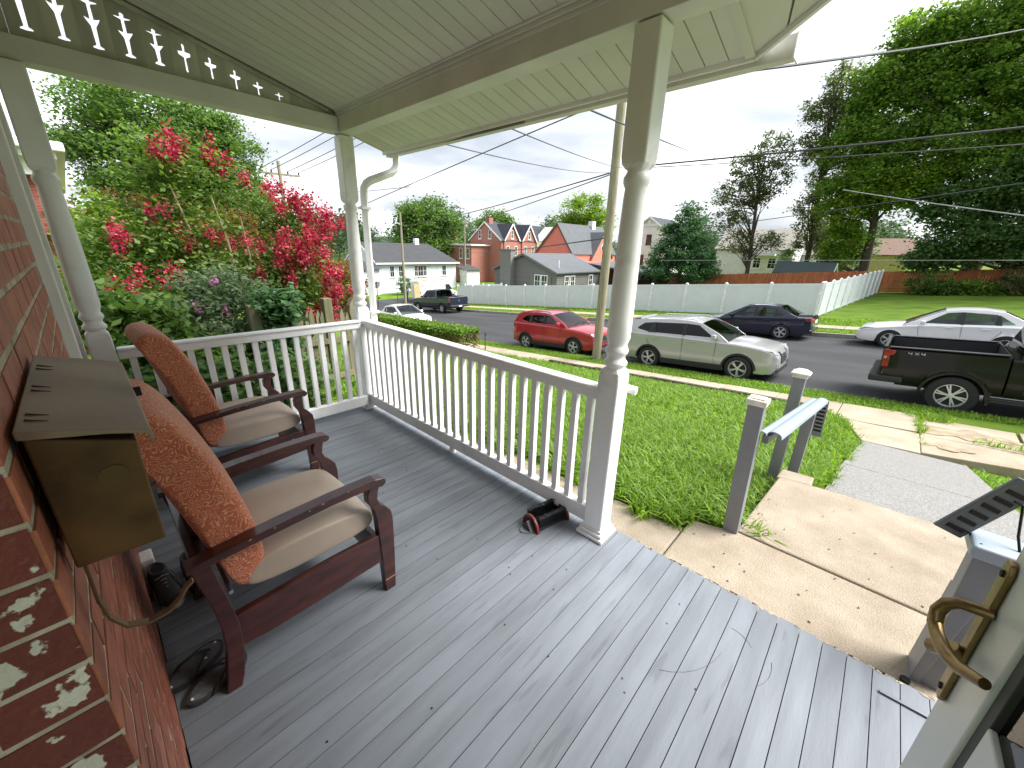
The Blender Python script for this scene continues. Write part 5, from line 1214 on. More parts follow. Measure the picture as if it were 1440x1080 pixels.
# ================================================================ houses, fences
def lined(name, col, period, depth=.5, dark=.75, rough=.7, axis=2, duty=.1, rnd=0):
    """lap siding / shingles / bricks too far off to build singly: fine relief by wave bump + colour line"""
    m = mat(name, col, rough=rough, var=.07, scale=1.5, rnd=rnd); t = m.node_tree; N = t.nodes; L = t.links; b = N['Principled BSDF']
    tc = N.new('ShaderNodeTexCoord'); sp = N.new('ShaderNodeSeparateXYZ'); L.new(tc.outputs['Object'], sp.inputs[0])
    dv = N.new('ShaderNodeMath'); dv.operation = 'DIVIDE'; dv.inputs[1].default_value = period; L.new(sp.outputs[axis], dv.inputs[0])
    fr = N.new('ShaderNodeMath'); fr.operation = 'FRACT'; L.new(dv.outputs[0], fr.inputs[0])
    lt = N.new('ShaderNodeMath'); lt.operation = 'LESS_THAN'; lt.inputs[1].default_value = duty; L.new(fr.outputs[0], lt.inputs[0])
    mx = N.new('ShaderNodeMixRGB'); mx.blend_type = 'MULTIPLY'; mx.inputs[2].default_value = (dark, dark, dark, 1); L.new(lt.outputs[0], mx.inputs[0])
    src = b.inputs['Base Color'].links[0].from_socket; L.new(src, mx.inputs[1]); L.new(mx.outputs[0], b.inputs['Base Color'])
    bp = N.new('ShaderNodeBump'); bp.inputs['Strength'].default_value = depth; bp.inputs['Distance'].default_value = .03; L.new(fr.outputs[0], bp.inputs['Height']); L.new(bp.outputs[0], b.inputs['Normal'])
    return m
def brickmat(name, c1, c2, mort, scale):
    m = mat(name, c1, rough=.85); t = m.node_tree; N = t.nodes; L = t.links; b = N['Principled BSDF']
    tc = N.new('ShaderNodeTexCoord'); mp = N.new('ShaderNodeMapping'); L.new(tc.outputs['Object'], mp.inputs[0]); 
    ad = N.new('ShaderNodeSeparateXYZ'); L.new(mp.outputs[0], ad.inputs[0]); sm = N.new('ShaderNodeMath'); L.new(ad.outputs[0], sm.inputs[0]); L.new(ad.outputs[1], sm.inputs[1])
    cb = N.new('ShaderNodeCombineXYZ'); L.new(sm.outputs[0], cb.inputs[0]); L.new(ad.outputs[2], cb.inputs[1])
    br = N.new('ShaderNodeTexBrick'); br.inputs['Scale'].default_value = scale; br.inputs['Color1'].default_value = (*c1, 1); br.inputs['Color2'].default_value = (*c2, 1); br.inputs['Mortar'].default_value = (*mort, 1); br.inputs['Mortar Size'].default_value = .012; br.inputs['Brick Width'].default_value = .5; br.inputs['Row Height'].default_value = .18
    L.new(cb.outputs[0], br.inputs['Vector']); L.new(br.outputs['Color'], b.inputs['Base Color']); return m
M_gside = mat('grey_siding', (.165, .16, .15), rough=.7, var=.06, rnd=.05); M_wside = lined('white_siding', (.66, .69, .76), .16, .4, .86)
M_wside2 = lined('plain_white_siding', (.74, .74, .73), .18, .4, .88); M_shing = lined('dark_shingle', (.055, .057, .062), .2, .6, .8, .95)
M_shing2 = lined('grey_shingle', (.115, .125, .135), .2, .6, .84, .95); M_slate = lined('slate_shingle', (.05, .054, .065), .2, .6, .8, .9)
M_redb = brickmat('far_red_brick', (.34, .115, .085), (.42, .16, .12), (.42, .28, .23), 2.2); M_coral = mat('coral_stucco', (.74, .21, .15), rough=.85, var=.05, scale=1)
M_tan = mat('tan_siding', (.50, .42, .30), rough=.8); M_yel = mat('yellow_siding', (.62, .50, .25), rough=.8)
def gable_box(t, x0, x1, y0, y1, zb, ze, zp, wall, roof, ridge='y', over=.25, xp=None, trim=M_white, wname='wall'):
    """box with gable roof; ridge along y (gables face ±y) or x"""
    if ridge == 'y':
        xp = xp if xp is not None else (x0+x1)/2
        w = MB().prism([(x0, zb), (x1, zb), (x1, ze), (xp, zp), (x0, ze)], lambda a, b, u: (a, u, b), y0, y1).build(wname, wall, t)
        def slope(xe, s):
            dx = xe-xp; k = (ze-zp)/dx; xo = xe+over*(1 if dx > 0 else -1); zo = ze+k*(xo-xe)
            MB().add([(xp, y0-over, zp+.02), (xo, y0-over, zo+.02), (xo, y1+over, zo+.02), (xp, y1+over, zp+.02), (xp, y0-over, zp+.14), (xo, y0-over, zo+.14), (xo, y1+over, zo+.14), (xp, y1+over, zp+.14)], [(0,3,2,1),(4,5,6,7),(0,1,5,4),(1,2,6,5),(2,3,7,6),(3,0,4,7)]).build('roof', roof, t)
            for yy in (y0-over-.03, ):
                MB().bar((xp, yy, zp+.02), (xo, yy, zo+.02), .05, .2, up=(0, 0, 1)).build('rake_trim', trim, t)
        slope(x1, 1); slope(x0, -1)
    else:
        yp = (y0+y1)/2
        MB().prism([(y0, zb), (y1, zb), (y1, ze), (yp, zp), (y0, ze)], lambda a, b, u: (u, a, b), x0, x1).build(wname, wall, t)
        for ye in (y0, y1):
            k = (ze-zp)/(ye-yp); yo = ye+over*(1 if ye > yp else -1); zo = ze+k*(yo-ye)
            MB().add([(x0-over, yp, zp+.02), (x0-over, yo, zo+.02), (x1+over, yo, zo+.02), (x1+over, yp, zp+.02), (x0-over, yp, zp+.14), (x0-over, yo, zo+.14), (x1+over, yo, zo+.14), (x1+over, yp, zp+.14)], [(0,3,2,1),(4,5,6,7),(0,1,5,4),(1,2,6,5),(2,3,7,6),(3,0,4,7)]).build('roof', roof, t)
            MB().bar((x1+over+.02, yp, zp+.02), (x1+over+.02, yo, zo+.02), .05, .2).build('rake_trim', trim, t)
def win(t, face, u, z, w, h, m=M_white, sill=True, arch=False, mull=True, fw=.09):
    """window centred at u,z on a face ('y',y0) facing -Y or ('x',x0) facing +X"""
    ax, c = face; F = (lambda a, b, d: (u+a, c-d, z+b)) if ax == 'y' else (lambda a, b, d: (c+d, u+a, z+b))
    o = [(-w/2, -h/2), (w/2, -h/2), (w/2, h/2), (-w/2, h/2)]; i = [(-w/2+fw, -h/2+fw), (w/2-fw, -h/2+fw), (w/2-fw, h/2-fw), (-w/2+fw, h/2-fw)]
    f = MB().prism(o, F, -.02, .06, holes=[i]).build('window', m, t)
    MB().prism([(-w/2+fw, -h/2+fw), (w/2-fw, -h/2+fw), (w/2-fw, -.02), (-w/2+fw, -.02)], F, .0, .015).build('pane', M_wglass, f); MB().prism([(-w/2+fw, .02), (w/2-fw, .02), (w/2-fw, h/2-fw), (-w/2+fw, h/2-fw)], F, .01, .025).build('pane', M_wglass, f)
    b = MB().prism([(-w/2+fw, -.02), (w/2-fw, -.02), (w/2-fw, .02), (-w/2+fw, .02)], F, .0, .05)
    if mull: b.prism([(-.015, -h/2+fw), (.015, -h/2+fw), (.015, h/2-fw), (-.015, h/2-fw)], F, .02, .04)
    b.build('glazing_bar', m, f)
    if sill: MB().prism([(-w/2-.06, -h/2-.1), (w/2+.06, -h/2-.1), (w/2+.06, -h/2), (-w/2-.06, -h/2)], F, -.02, .11).build('sill', m, f)
    return f
G_ = lambda x, y: float(ground(x, y))
# --- grey sided house behind the fence
gh = thing('grey_house', 'low grey clapboard house with grey chimney behind the white fence', 'house')
gable_box(gh, -32.5, -23.9, 32, 40, -4.2, -.62, 1.0, M_gside, M_shing2, over=.3, trim=M_gside)
# clapboards on the street gable and right wall, one board per piece
for k in range(26):
    z = -3.6+.19*k
    if z > .85: break
    if z < -.62: a, b_ = -32.5, -23.9
    else: f_ = (z+.19+.62)/1.62; a, b_ = -32.5+4.3*f_, -23.9-4.3*f_
    if b_-a < .3: break
    MB().add([(a, 31.985, z), (b_, 31.985, z), (b_, 31.93, z), (a, 31.93, z), (a, 31.985, z+.187), (b_, 31.985, z+.187), (b_, 31.965, z+.187), (a, 31.965, z+.187)], [(0,1,2,3),(7,6,5,4),(0,4,5,1),(1,5,6,2),(2,6,7,3),(3,7,4,0)]).build('clapboard', M_gside, gh)
for k in range(15):
    z = -3.6+.19*k
    MB().add([(-23.885, 31.97, z), (-23.885, 40, z), (-23.83, 40, z), (-23.83, 31.97, z), (-23.885, 31.97, z+.187), (-23.885, 40, z+.187), (-23.865, 40, z+.187), (-23.865, 31.97, z+.187)], [(0,1,2,3),(7,6,5,4),(0,4,5,1),(1,5,6,2),(2,6,7,3),(3,7,4,0)]).build('clapboard', M_gside, gh)
for x in (-26.25, -25.35): win(gh, ('y', 31.93), x, -1.55, .84, 1.3, sill=False)
for x in (-26.95, -24.65): MB().box(x-.2, x+.2, 31.86, 31.92, -2.2, -.9).build('shutter', M_gside, gh)
for y in (33.6, 34.6, 38.0): win(gh, ('x', -23.83), y, -1.5, .8, 1.15, sill=False)
MB().box(-30.95, -29.4, 31.2, 31.9, -4.2, 1.36).build('chimney', mat('grey_chimney', (.20, .195, .185), rough=.8, bump=.2), gh); MB().box(-31.0, -27.4, 30.9, 31.9, -4.2, -2.3).build('chimney_base', mat('grey_chimney', (.2, .19, .18)), gh)
MB().box(-31.02, -29.33, 31.13, 31.97, 1.36, 1.48).build('chimney_cap', M_gside, gh)
MB().tube([(-24.6, 33.2, -.2), (-24.6, 33.2, .55)], .05, 8).build('vent_pipe', M_white, gh)
# --- coral house
ch = thing('coral_house', 'coral painted house with steep grey roof and white chimney', 'house')
gable_box(ch, -35.0, -29.2, 42, 52.5, -3.6, 1.1, 4.55, M_coral, M_shing2, over=.12, xp=-31.7, trim=mat('brown_rake', (.12, .08, .06)))
MB().box(-29.2, -27.0, 42, 46.0, -3.6, .2).build('side_wing', M_coral, ch)
MB().prism([(46.1, -3.0), (51.0, -3.0), (51.0, .6), (48.55, 3.65), (46.1, .6)], lambda a, b, u: (u, a, b), -31.0, -28.9).build('cross_gable', M_coral, ch)
for s_, ye in ((1, 51.0), (-1, 46.1)):
    MB().add([(-31.4, 48.55, 3.72), (-28.75, 48.55, 3.72), (-28.75, ye+s_*.15, .48), (-31.4, ye+s_*.15, .48), (-31.4, 48.55, 3.84), (-28.75, 48.55, 3.84), (-28.75, ye+s_*.15, .6), (-31.4, ye+s_*.15, .6)], [(0,1,2,3),(7,6,5,4),(0,4,5,1),(1,5,6,2),(2,6,7,3),(3,7,4,0)]).build('roof', M_shing2, ch)
MB().prism([(48.05, 1.55), (48.95, 1.55), (48.95, 2.0), (48.5, 2.55), (48.05, 2.0)], lambda a, b, u: (-28.9+u, a, b), -.02, .05).build('window', M_white, ch)
MB().prism([(48.15, 1.62), (48.85, 1.62), (48.85, 1.97), (48.5, 2.4), (48.15, 1.97)], lambda a, b, u: (-28.85+u, a, b), -.02, .02).build('pane', M_wglass, ch)
MB().box(-32.0, -31.3, 49.3, 50.1, 4.2, 5.3).build('chimney', M_wside2, ch)
MB().add([(-25.6, 40, .05), (-17.0, 40, -.85), (-16.6, 45, -.75), (-25.6, 46, .25), (-25.6, 40, .17), (-17.0, 40, -.73), (-16.6, 45, -.63), (-25.6, 46, .37)], [(0,3,2,1),(4,5,6,7),(0,1,5,4),(1,2,6,5),(2,3,7,6),(3,0,4,7)]).build('porch_roof', M_shing2, ch)
MB().box(-25.4, -24.2, 40.4, 44, -3.6, .0).build('porch_pier', M_redb, ch)
for x in (-23, -21.2, -19.4, -17.6): MB().box(x-.09, x+.09, 40.3, 40.48, -3.2, -.45+(-20-x)*.1).build('porch_column', M_trim, ch)
MB().box(-24.1, -17.4, 43.8, 44.0, -3.4, -.7).build('porch_wall', mat('dark_brown_wall', (.06, .035, .028), rough=.8), ch)
# --- brick row house
bh = thing('brick_row_house', 'red brick gabled row house with pointed dormers and white trim', 'house')
gable_box(bh, -63.1, -54.3, 55, 74, -4.8, 2.9, 6.05, M_redb, M_slate, over=.25)
MB().box(-66.2, -57.6, 50.5, 54.98, -4.8, 1.75).build('front_block', M_redb, bh); MB().box(-66.6, -57.2, 50.1, 54.98, 1.76, 2.05).build('cornice', M_white, bh, bevel=.05)
for x in (-60.2, -57.4): win(bh, ('y', 55), x, 3.9, .75, 1.6)
for x in (-60.6, -58.6):
    for z in (.4, -2.5): win(bh, ('y', 50.5), x, z, .85, 1.9)
for z in (.4, -2.2): win(bh, ('y', 50.5), -64.4, z, .85, 1.7)
for y0 in (55.6, 60.6):
    yp = y0+2.05
    MB().prism([(y0, -4.6), (y0+4.1, -4.6), (y0+4.1, 2.9), (yp, 5.75), (y0, 2.9)], lambda a, b, u: (u, a, b), -55, -54.1).build('dormer_wall', M_redb, bh)
    for ye in (y0-.1, y0+4.2):
        MB().add([(-58, yp, 5.82), (-53.9, yp, 5.82), (-53.9, ye, 2.8), (-58, ye, 2.8), (-58, yp, 5.95), (-53.9, yp, 5.95), (-53.9, ye, 2.93), (-58, ye, 2.93)], [(0,1,2,3),(7,6,5,4),(0,4,5,1),(1,5,6,2),(2,6,7,3),(3,7,4,0)]).build('dormer_roof', M_slate, bh)
        MB().bar((-53.86, yp, 5.8), (-53.86, ye, 2.8), .05, .25).build('rake_trim', M_white, bh)
    win(bh, ('x', -54.1), yp, 3.95, .7, 1.5)
    for y in (yp-1.1, yp+1.15):
        for z in (1.0, -1.8): win(bh, ('x', -54.1), y, z, .8, 1.8)
MB().box(-66.0, -65.0, 52.5, 53.4, 2.05, 4.0).build('chimney', M_redb, bh); MB().box(-59.3, -58.2, 55.6, 56.6, 5.7, 6.9).build('chimney', M_redb, bh)
MB().prism([(66.0, 3.0), (69.8, 5.9), (70.2, 5.9), (66.4, 3.0)], lambda a, b, u: (u, a, b), -56, -53.9).build('white_gable_side', M_white, bh)
MB().box(-54.28, -54.0, 65, 72, -4.6, 2.9).build('tan_wall', M_tan, bh)
# --- white ranch house
rh = thing('white_ranch_house', 'white single storey ranch house with dark shingle roof', 'house')
zb_ = -5.6
MB().box(-60, -52, 28.2, 42.2, zb_, -.85).build('wall', M_wside, rh)
MB().add([(-51.5,27.9,-.85),(-51.5,42.6,-.85),(-60.5,42.6,-.85),(-60.5,27.9,-.85),(-56,28.0,1.85),(-56,39.8,1.85)], [(0,1,5,4),(1,2,5),(2,3,4,5),(3,0,4)]).build('roof', M_shing, rh)
MB().add([(-52,27.86,-.85),(-60,27.86,-.85),(-56,27.86,1.75)], [(0,1,2)]).build('gable', M_wside, rh)
for xe in (-51.5, -60.5): MB().bar((-56, 27.82, 1.88), (xe, 27.82, -.83), .05, .22).build('rake_trim', M_white, rh)
MB().box(-51.55, -51.42, 27.9, 42.6, -1.02, -.82).build('gutter', M_white, rh)
for y, w in ((30.6, .8), (32.0, .8), (34.6, .7), (35.4, 1.0), (36.2, .7), (39.8, .9)): win(rh, ('x', -52), y, -2.05, w, 1.6)
MB().box(-52.6, -51.0, 24.6, 28.1, zb_, -1.6).build('garage', M_wside, rh); MB().box(-51.0, -50.94, 25.2, 27.5, -4.4, -2.3).build('garage_door', M_white, rh, bevel=.01)
MB().add([(-50.6,24.2,-1.6),(-50.6,28.4,-1.6),(-53,28.4,-1.6),(-53,24.2,-1.6),(-52.2,26.3,-.5)], [(0,1,4),(1,2,4),(2,3,4),(3,0,4)]).build('garage_roof', M_shing, rh)
MB().box(-56.3, -55.7, 37.2, 37.9, 1.5, 2.6).build('chimney', M_white, rh)
MB().box(-51.9, -50.2, 43.0, 45.8, zb_, -2.0).build('porch', M_wside2, rh); MB().add([(-49.9,42.7,-2.0),(-49.9,46.2,-2.0),(-53,46.2,-1.4),(-53,42.7,-1.4)], [(0,1,2,3)]).build('porch_roof', M_shing, rh)
# --- white house with bargeboards, beige house, yellow house
wh = thing('white_gabled_house', 'tall white house with decorated gable behind the round evergreen', 'house')
gable_box(wh, -31.5, -24.8, 60, 68, -3, 4.1, 6.4, M_wside2, M_slate, over=.3)
win(wh, ('y', 60), -28.0, 3.3, .8, 1.4, m=M_trim); win(wh, ('y', 60), -28.9, .4, .8, 1.4, m=M_trim)
MB().bar((-29.4, 59.6, 5.3), (-26.7, 59.6, 5.3), .06, .12).build('collar_tie', M_white, wh); MB().bar((-28.1, 59.6, 5.3), (-28.1, 59.6, 6.1), .06, .12).build('king_post', M_white, wh)
g2h = thing('beige_roofed_house', 'white house with beige roof seen between the tall trees', 'house')
gable_box(g2h, -17.5, -9.0, 58, 66, -1.5, 2.2, 4.6, M_wside2, mat('beige_roof', (.30, .28, .25), rough=.9, var=.1), ridge='x')
for x in (-12.6, -11.0): win(g2h, ('y', 58), x, .6, .9, 1.3)
MB().box(-13.5, -10.6, 56.6, 57.9, 1.5, 1.7).build('balcony', M_white, g2h)
yh_ = thing('yellow_house', 'pale yellow house behind the leaning tree trunk', 'house')
gable_box(yh_, -5.5, 1.0, 62, 69, -1.5, 1.9, 3.6, M_yel, mat('brown_roof', (.20, .13, .10), rough=.9), ridge='x')
win(yh_, ('y', 62), -3.0, .6, .9, 1.2)
wh2 = thing('small_white_house', 'small white house wall behind the shed', 'house')
gable_box(wh2, -9.0, -5.8, 64, 70, -1.5, 1.7, 3.4, M_wside2, mat('grey_roof', (.22, .21, .2), rough=.9), ridge='x'); win(wh2, ('y', 64), -7.0, .7, .9, 1.1)
# --- neighbour's brick building at far left
nbh = thing('neighbour_brick_house', 'neighbouring red brick building with white bracketed cornice at left', 'house')
MB().box(-24, -13.0, -9, .02, -2, 3.02).build('wall', brickmat('neighbour_brick', (.30, .075, .055), (.24, .06, .045), (.36, .2, .16), 3.2), nbh)
MB().box(-24.1, -12.55, -9.2, .22, 3.02, 3.14).build('soffit', M_white, nbh); MB().box(-24.2, -12.4, -9.3, .36, 3.14, 3.32).build('cornice', M_white, nbh, bevel=.04, seg=3); MB().box(-24.05, -12.8, -9, .1, 2.72, 3.02).build('frieze', M_white, nbh)
for k in range(5): MB().prism([(0, 2.74), (.34, 3.01), (0, 3.01)], lambda a, b, u, k=k: (-13.0+a, .0-.45*k+u-.2, b), 0, .12).build('bracket', M_white, nbh)
# --- shed
sh = thing('garden_shed', 'small shed with dark green roof behind the wooden fence', 'shed')
M_shedw = mat('shed_white', (.6, .6, .58)); M_shedr = lined('shed_roof_green', (.055, .075, .075), .2, .5, .8)
gable_box(sh, -7.9, -3.75, 43.5, 46.5, -1.6, .06, .95, M_shedw, M_shedr, ridge='x', over=.12)
# --- white vinyl fence: posts with caps, panels between
M_vin = mat('white_vinyl', (.68, .72, .75), rough=.4, var=.03, scale=2, rnd=.02)
M_vinp = mat('bright_vinyl', (.80, .81, .82), rough=.35)
def vinyl(label, pts, hgt=1.83):
    t = thing('vinyl_fence', label, 'fence')
    for i, (x, y) in enumerate(pts):
        z = G_(x, y); MB().box(x-.075, x+.075, y-.075, y+.075, z-.2, z+hgt+.06).build('post', M_vinp, t)
        MB().add([(x-.085,y-.085,z+hgt+.061),(x+.085,y-.085,z+hgt+.061),(x+.085,y+.085,z+hgt+.061),(x-.085,y+.085,z+hgt+.061),(x,y,z+hgt+.15)], [(3,2,1,0),(0,1,4),(1,2,4),(2,3,4),(3,0,4)]).build('post_cap', M_vinp, t)
        if i:
            a = Vector((*pts[i-1], G_(*pts[i-1]))); b = Vector((x, y, z)); d = (b-a).normalized()*.066; n_ = Vector((-d.y, d.x, 0)).normalized()
            a2, b2 = a+d, b-d
            def strip(z0, z1, th, nm):
                vs = [p+n_*s*th+Vector((0, 0, zz)) for p in (a2, b2) for s in (-1, 1) for zz in (z0, z1)]
                MB().add(vs, [(0,1,3,2),(4,6,7,5),(0,4,5,1),(2,3,7,6),(0,2,6,4),(1,5,7,3)]).build(nm, M_vin, t)
            strip(.05, .19, .03, 'bottom_rail'); strip(hgt-.12, hgt+.02, .024, 'top_rail')
            # tongue-and-groove boards between the rails
            nbd = 10
            pan = MB()
            for k in range(nbd):
                p = a2.lerp(b2, k/nbd); q = a2.lerp(b2, (k+1)/nbd)-(b2-a2).normalized()*.005
                vs = [r_+n_*s*.010+Vector((0, 0, zz)) for r_ in (p, q) for s in (-1, 1) for zz in (.191, hgt-.121)]
                pan.add(vs, [(0,1,3,2),(4,6,7,5),(0,4,5,1),(2,3,7,6),(0,2,6,4),(1,5,7,3)])
            pan.build('panel', M_vin, t)
    return t
vinyl('long white vinyl fence along the far sidewalk', [(-33.6+2.386*i, 27.5) for i in range(14)])
vinyl('white vinyl fence running back from the corner beside the far lawn', [(-2.50+.19*i, 27.66+1.81*i) for i in range(0, 11)])
vinyl('short white vinyl fence panels in front of the grey chimney', [(-34.5, 29.3), (-32.2, 29.9), (-29.9, 30.4)])
# --- orange brown board fence
M_wood = mat('orange_cedar', (.36, .105, .035), rough=.75, var=.25, scale=3, rnd=.12, stretch=(3, 3, .4), bump=.3)
def boardfence(label, x0, x1, y, hgt, step=.145):
    t = thing('board_fence', label, 'fence'); me = MB().box(-step/2+.004, step/2-.004, -.012, .012, 0, hgt).mesh('board', M_wood)
    x = x0
    while x < x1: piece('board', me, t, (x, y+random.uniform(-.004, .004), G_(x, y)+.04+random.uniform(-.02, .02))); x += step
    for z in (.35, hgt-.35): MB().bar((x0, y+.035, G_(x0, y)+z), (x1, y+.035, G_(x1, y)+z), .04, .09).build('rail', M_wood, t)
    return t
boardfence('orange brown cedar board fence behind the white fence', -16.5, -1.3, 41.5, 1.95)
boardfence('orange brown cedar board fence behind the bushes at right', -.45, 13, 46.6, 1.7, .16)
# --- weathered picket fence at the left of the porch, with gate posts
M_old = mat('weathered_picket', (.20, .165, .11), rough=.9, var=.35, scale=6, rnd=.18, stretch=(4, 4, .3), bump=.5, bscale=25, col2=(.12, .13, .06))
pk = thing('picket_fence', 'weathered mossy picket fence beside the crape myrtle', 'fence')
pm = MB().prism([(-.034, 0), (.034, 0), (.034, 1.10), (0, 1.19), (-.034, 1.10)], lambda a, b, u: (u, a, b), -.009, .009).mesh('picket', M_old)
pa, pb = Vector((-5.15, 1.25)), Vector((-5.35, 2.42))
for i in range(17):
    p = pa.lerp(pb, i/16)
    if i in (13, 14): continue
    piece('picket', pm, pk, (p.x, p.y, -.36-.05*i/16), rot=(random.uniform(-.03, .03), random.uniform(-.02, .02), R(10)), scale=(1, 1, random.uniform(.94, 1.04)*1))
for i in (0, 6, 12): p = pa.lerp(pb, i/16); MB().box(p.x-.055, p.x+.055, p.y-.055, p.y+.055, -.6, .92).build('post', M_old, pk, bevel=.01)
for z in (.0, .5): MB().bar((pa.x+.03, pa.y, z-.1), (pb.x+.03, pb.y, z-.15), .04, .07).build('rail', M_old, pk)
p = Vector((-5.38, 2.52)); MB().prism([(-.07, -.7), (.07, -.7), (.07, .62), (.085, .70), (.07, .80), (.03, .86), (0, .90), (-.03, .86), (-.07, .80), (-.085, .70), (-.07, .62)], lambda a, b, u: (p.x+u, p.y+a, b), -.05, .05).build('gate_post', M_old, pk, bevel=.012)
# ================================================================ poles, signs, wires
M_pole = mat('weathered_pole', (.23, .20, .13), rough=.9, var=.3, scale=5, stretch=(5, 5, .4), bump=.6, bscale=30, col2=(.34, .32, .22))
M_wire = mat('wire_black', (.05, .05, .052), rough=.6)
def pole(label, x, y, h, r0, r1, arms=()):
    z = G_(x, y); t = thing('utility_pole', label, 'utility pole', (x, y, z))
    MB().tube([(0, 0, -.3), (0, 0, h)], [r0, r1], 16).build('pole', M_pole, t, smooth=True)
    for (zz, l, ang) in arms:
        d = Vector((math.cos(ang), math.sin(ang), 0)); c = MB().bar(d*-l+Vector((0, 0, zz)), d*l+Vector((0, 0, zz)), .1, .12).build('crossarm', M_pole, t)
        for q in (-.95, -.4, .4, .95): p = d*l*q; MB().lathe([(.03, zz+.06), (.05, zz+.10), (.045, zz+.2), (.02, zz+.22)], (p.x, p.y, 0), 10).build('insulator', M_trim, c)
        for s in (-1, 1): MB().bar(d*l*.55*s+Vector((0, 0, zz-.05)), Vector((0, 0, zz-.65)), .03, .03).build('brace', M_trim, c)
    return t
pole('tall weathered utility pole behind the front porch post', -7.0, 12.02, 12.0, .155, .12, [(11.4, 1.1, R(90))])
pole('utility pole at the street corner in front of the ranch house', -41.6, 26.0, 10.2, .16, .11)
pole('utility pole beside the brick row house', -52.5, 44.6, 10.5, .15, .11)
pole('utility pole with crossarm beyond the crape myrtle', -30.0, 10.2, 5.95-G_(-30.0, 10.2)+.45, .14, .1, [(5.65-G_(-30.0, 10.2), 1.15, R(80))])
MB().lathe([(.16, 0), (.17, .1), (.17, .5), (.15, .55)], (0, 0, 0), 14)
def catenary(label, a, b, sag, r=.012, m=M_wire, n=14):
    a = Vector(a); b = Vector(b); P = [a.lerp(b, t)-Vector((0, 0, 4*sag*t*(1-t))) for t in np.linspace(0, 1, n)]
    o = MB().tube(P, r, 6).build('overhead_wire', m); o['group'] = 'overhead wires'
    return tag(o, label, 'wire')
PT = (-7.0, 12.02)
M_wg = mat('wire_grey', (.32, .33, .34), rough=.5)
catenary('overhead wire from the tall pole down to the left', (-7.1, 12.02, 5.9), (-32.0, 14.3, 3.4), -.05, .02)
catenary('thin sagging service wire from the pole to the porch eave', (-7.0, 12.0, 3.88), (-3.20, 2.36, 2.46), .10, .0055)
catenary('service wire from the porch eave to the pole above the first', (-6.75, 12.0, 3.98), (-2.40, 2.36, 2.47), .05, .0055)
catenary('wire from the porch eave across the street to the tall trees', (-1.72, 2.36, 2.47), (-9.8, 30.0, 7.4), .12, .007)
catenary('thick service cable from the porch eave to the upper right', (-1.06, 2.36, 2.45), (2.1, 17.0, 7.0), .10, .009)
catenary('main cable from the pole along the street to the right', (-6.64, 12.02, 3.98), (9.0, 11.4, 3.75), .08, .020)
catenary('second line below the main cable to the right', (-6.64, 12.02, 3.95), (9.0, 12.4, 3.45), .10, .011)
catenary('pale wire falling to the right in front of the big tree', (-2.8, 27.0, 4.75), (9.0, 22.0, 1.9), .12, .020, M_wg)
catenary('wire rising to the right in front of the big tree', (-9.5, 28.0, 3.1), (9, 24.5, 5.2), .05, .018)
catenary('level pale wire low across the big tree', (-12.8, 30.0, 1.0), (9, 26.0, 1.85), .0, .011, M_wg)
catenary('wire from the tall pole to the corner pole', (-7.0, 12.02, 3.9), (-41.6, 26.0, 3.6), .25, .02)
catenary('lower wire from the tall pole to the corner pole', (-7.0, 12.02, 3.86), (-41.6, 26.0, 2.3), .35, .016)
catenary('wire crossing in front of the coral house', (-6.9, 12.02, 2.0), (-52.5, 44.6, .7), .25, .022)
catenary('wire between the corner pole and the brick house pole', (-41.6, 26.0, 2.4), (-52.5, 44.6, 1.6), .5, .02)
for k, q in enumerate((-.95, -.4, .4, .95)):
    catenary(['nearest', 'second', 'third', 'farthest'][k]+' wire of four from the crossarm to the tall pole', (-30+.2*q, 10.2+1.13*q, 5.85), (-7.0, 12.02+1.05*q, 8.9), .25, .018)
catenary('wire low at the left between corner post and crape myrtle', (-44, 17.1, 6.1), (-20, 13.2, 4.55), .1, .014)
# stop sign & street sign
ss = thing('stop_sign', 'stop sign seen from behind at the street corner', 'sign', (-40, 21.6, G_(-40, 21.6)-.02)); MB().tube([(0,0,0),(0,0,2.9)], .035, 8).build('post', M_trim, ss); MB().lathe([(.38, 0), (.38, .012)], (-.03, 0, 2.6), 8, 'x').build('sign_plate', mat('sign_back', (.25, .26, .27), rough=.45, metal=.4), ss)
s2 = thing('street_sign', 'small sign post with two white plates in front of the ranch house shrub', 'sign', (-40, 24.0, G_(-40, 24.0)-.02)); MB().tube([(0,0,0),(0,0,2.8)], .03, 8).build('post', M_trim, s2); MB().box(.035, .05, -.35, .35, 2.2, 2.42).build('sign_plate', M_white, s2); MB().box(.035, .05, -.25, .25, 1.85, 2.05).build('sign_plate', M_white, s2)
sk_ = thing('sidewalk_stake', 'short dark metal stake at the end of the hedge', 'stake', (-11.45, 10.75, G_(-11.45, 10.2)-.05)); MB().tube([(0,0,0),(0,0,.62)], .022, 8).build('post', M_timber, sk_); MB().tube([(0,0,.62),(0,0,.70)], .03, 8).build('top', M_trim, sk_)
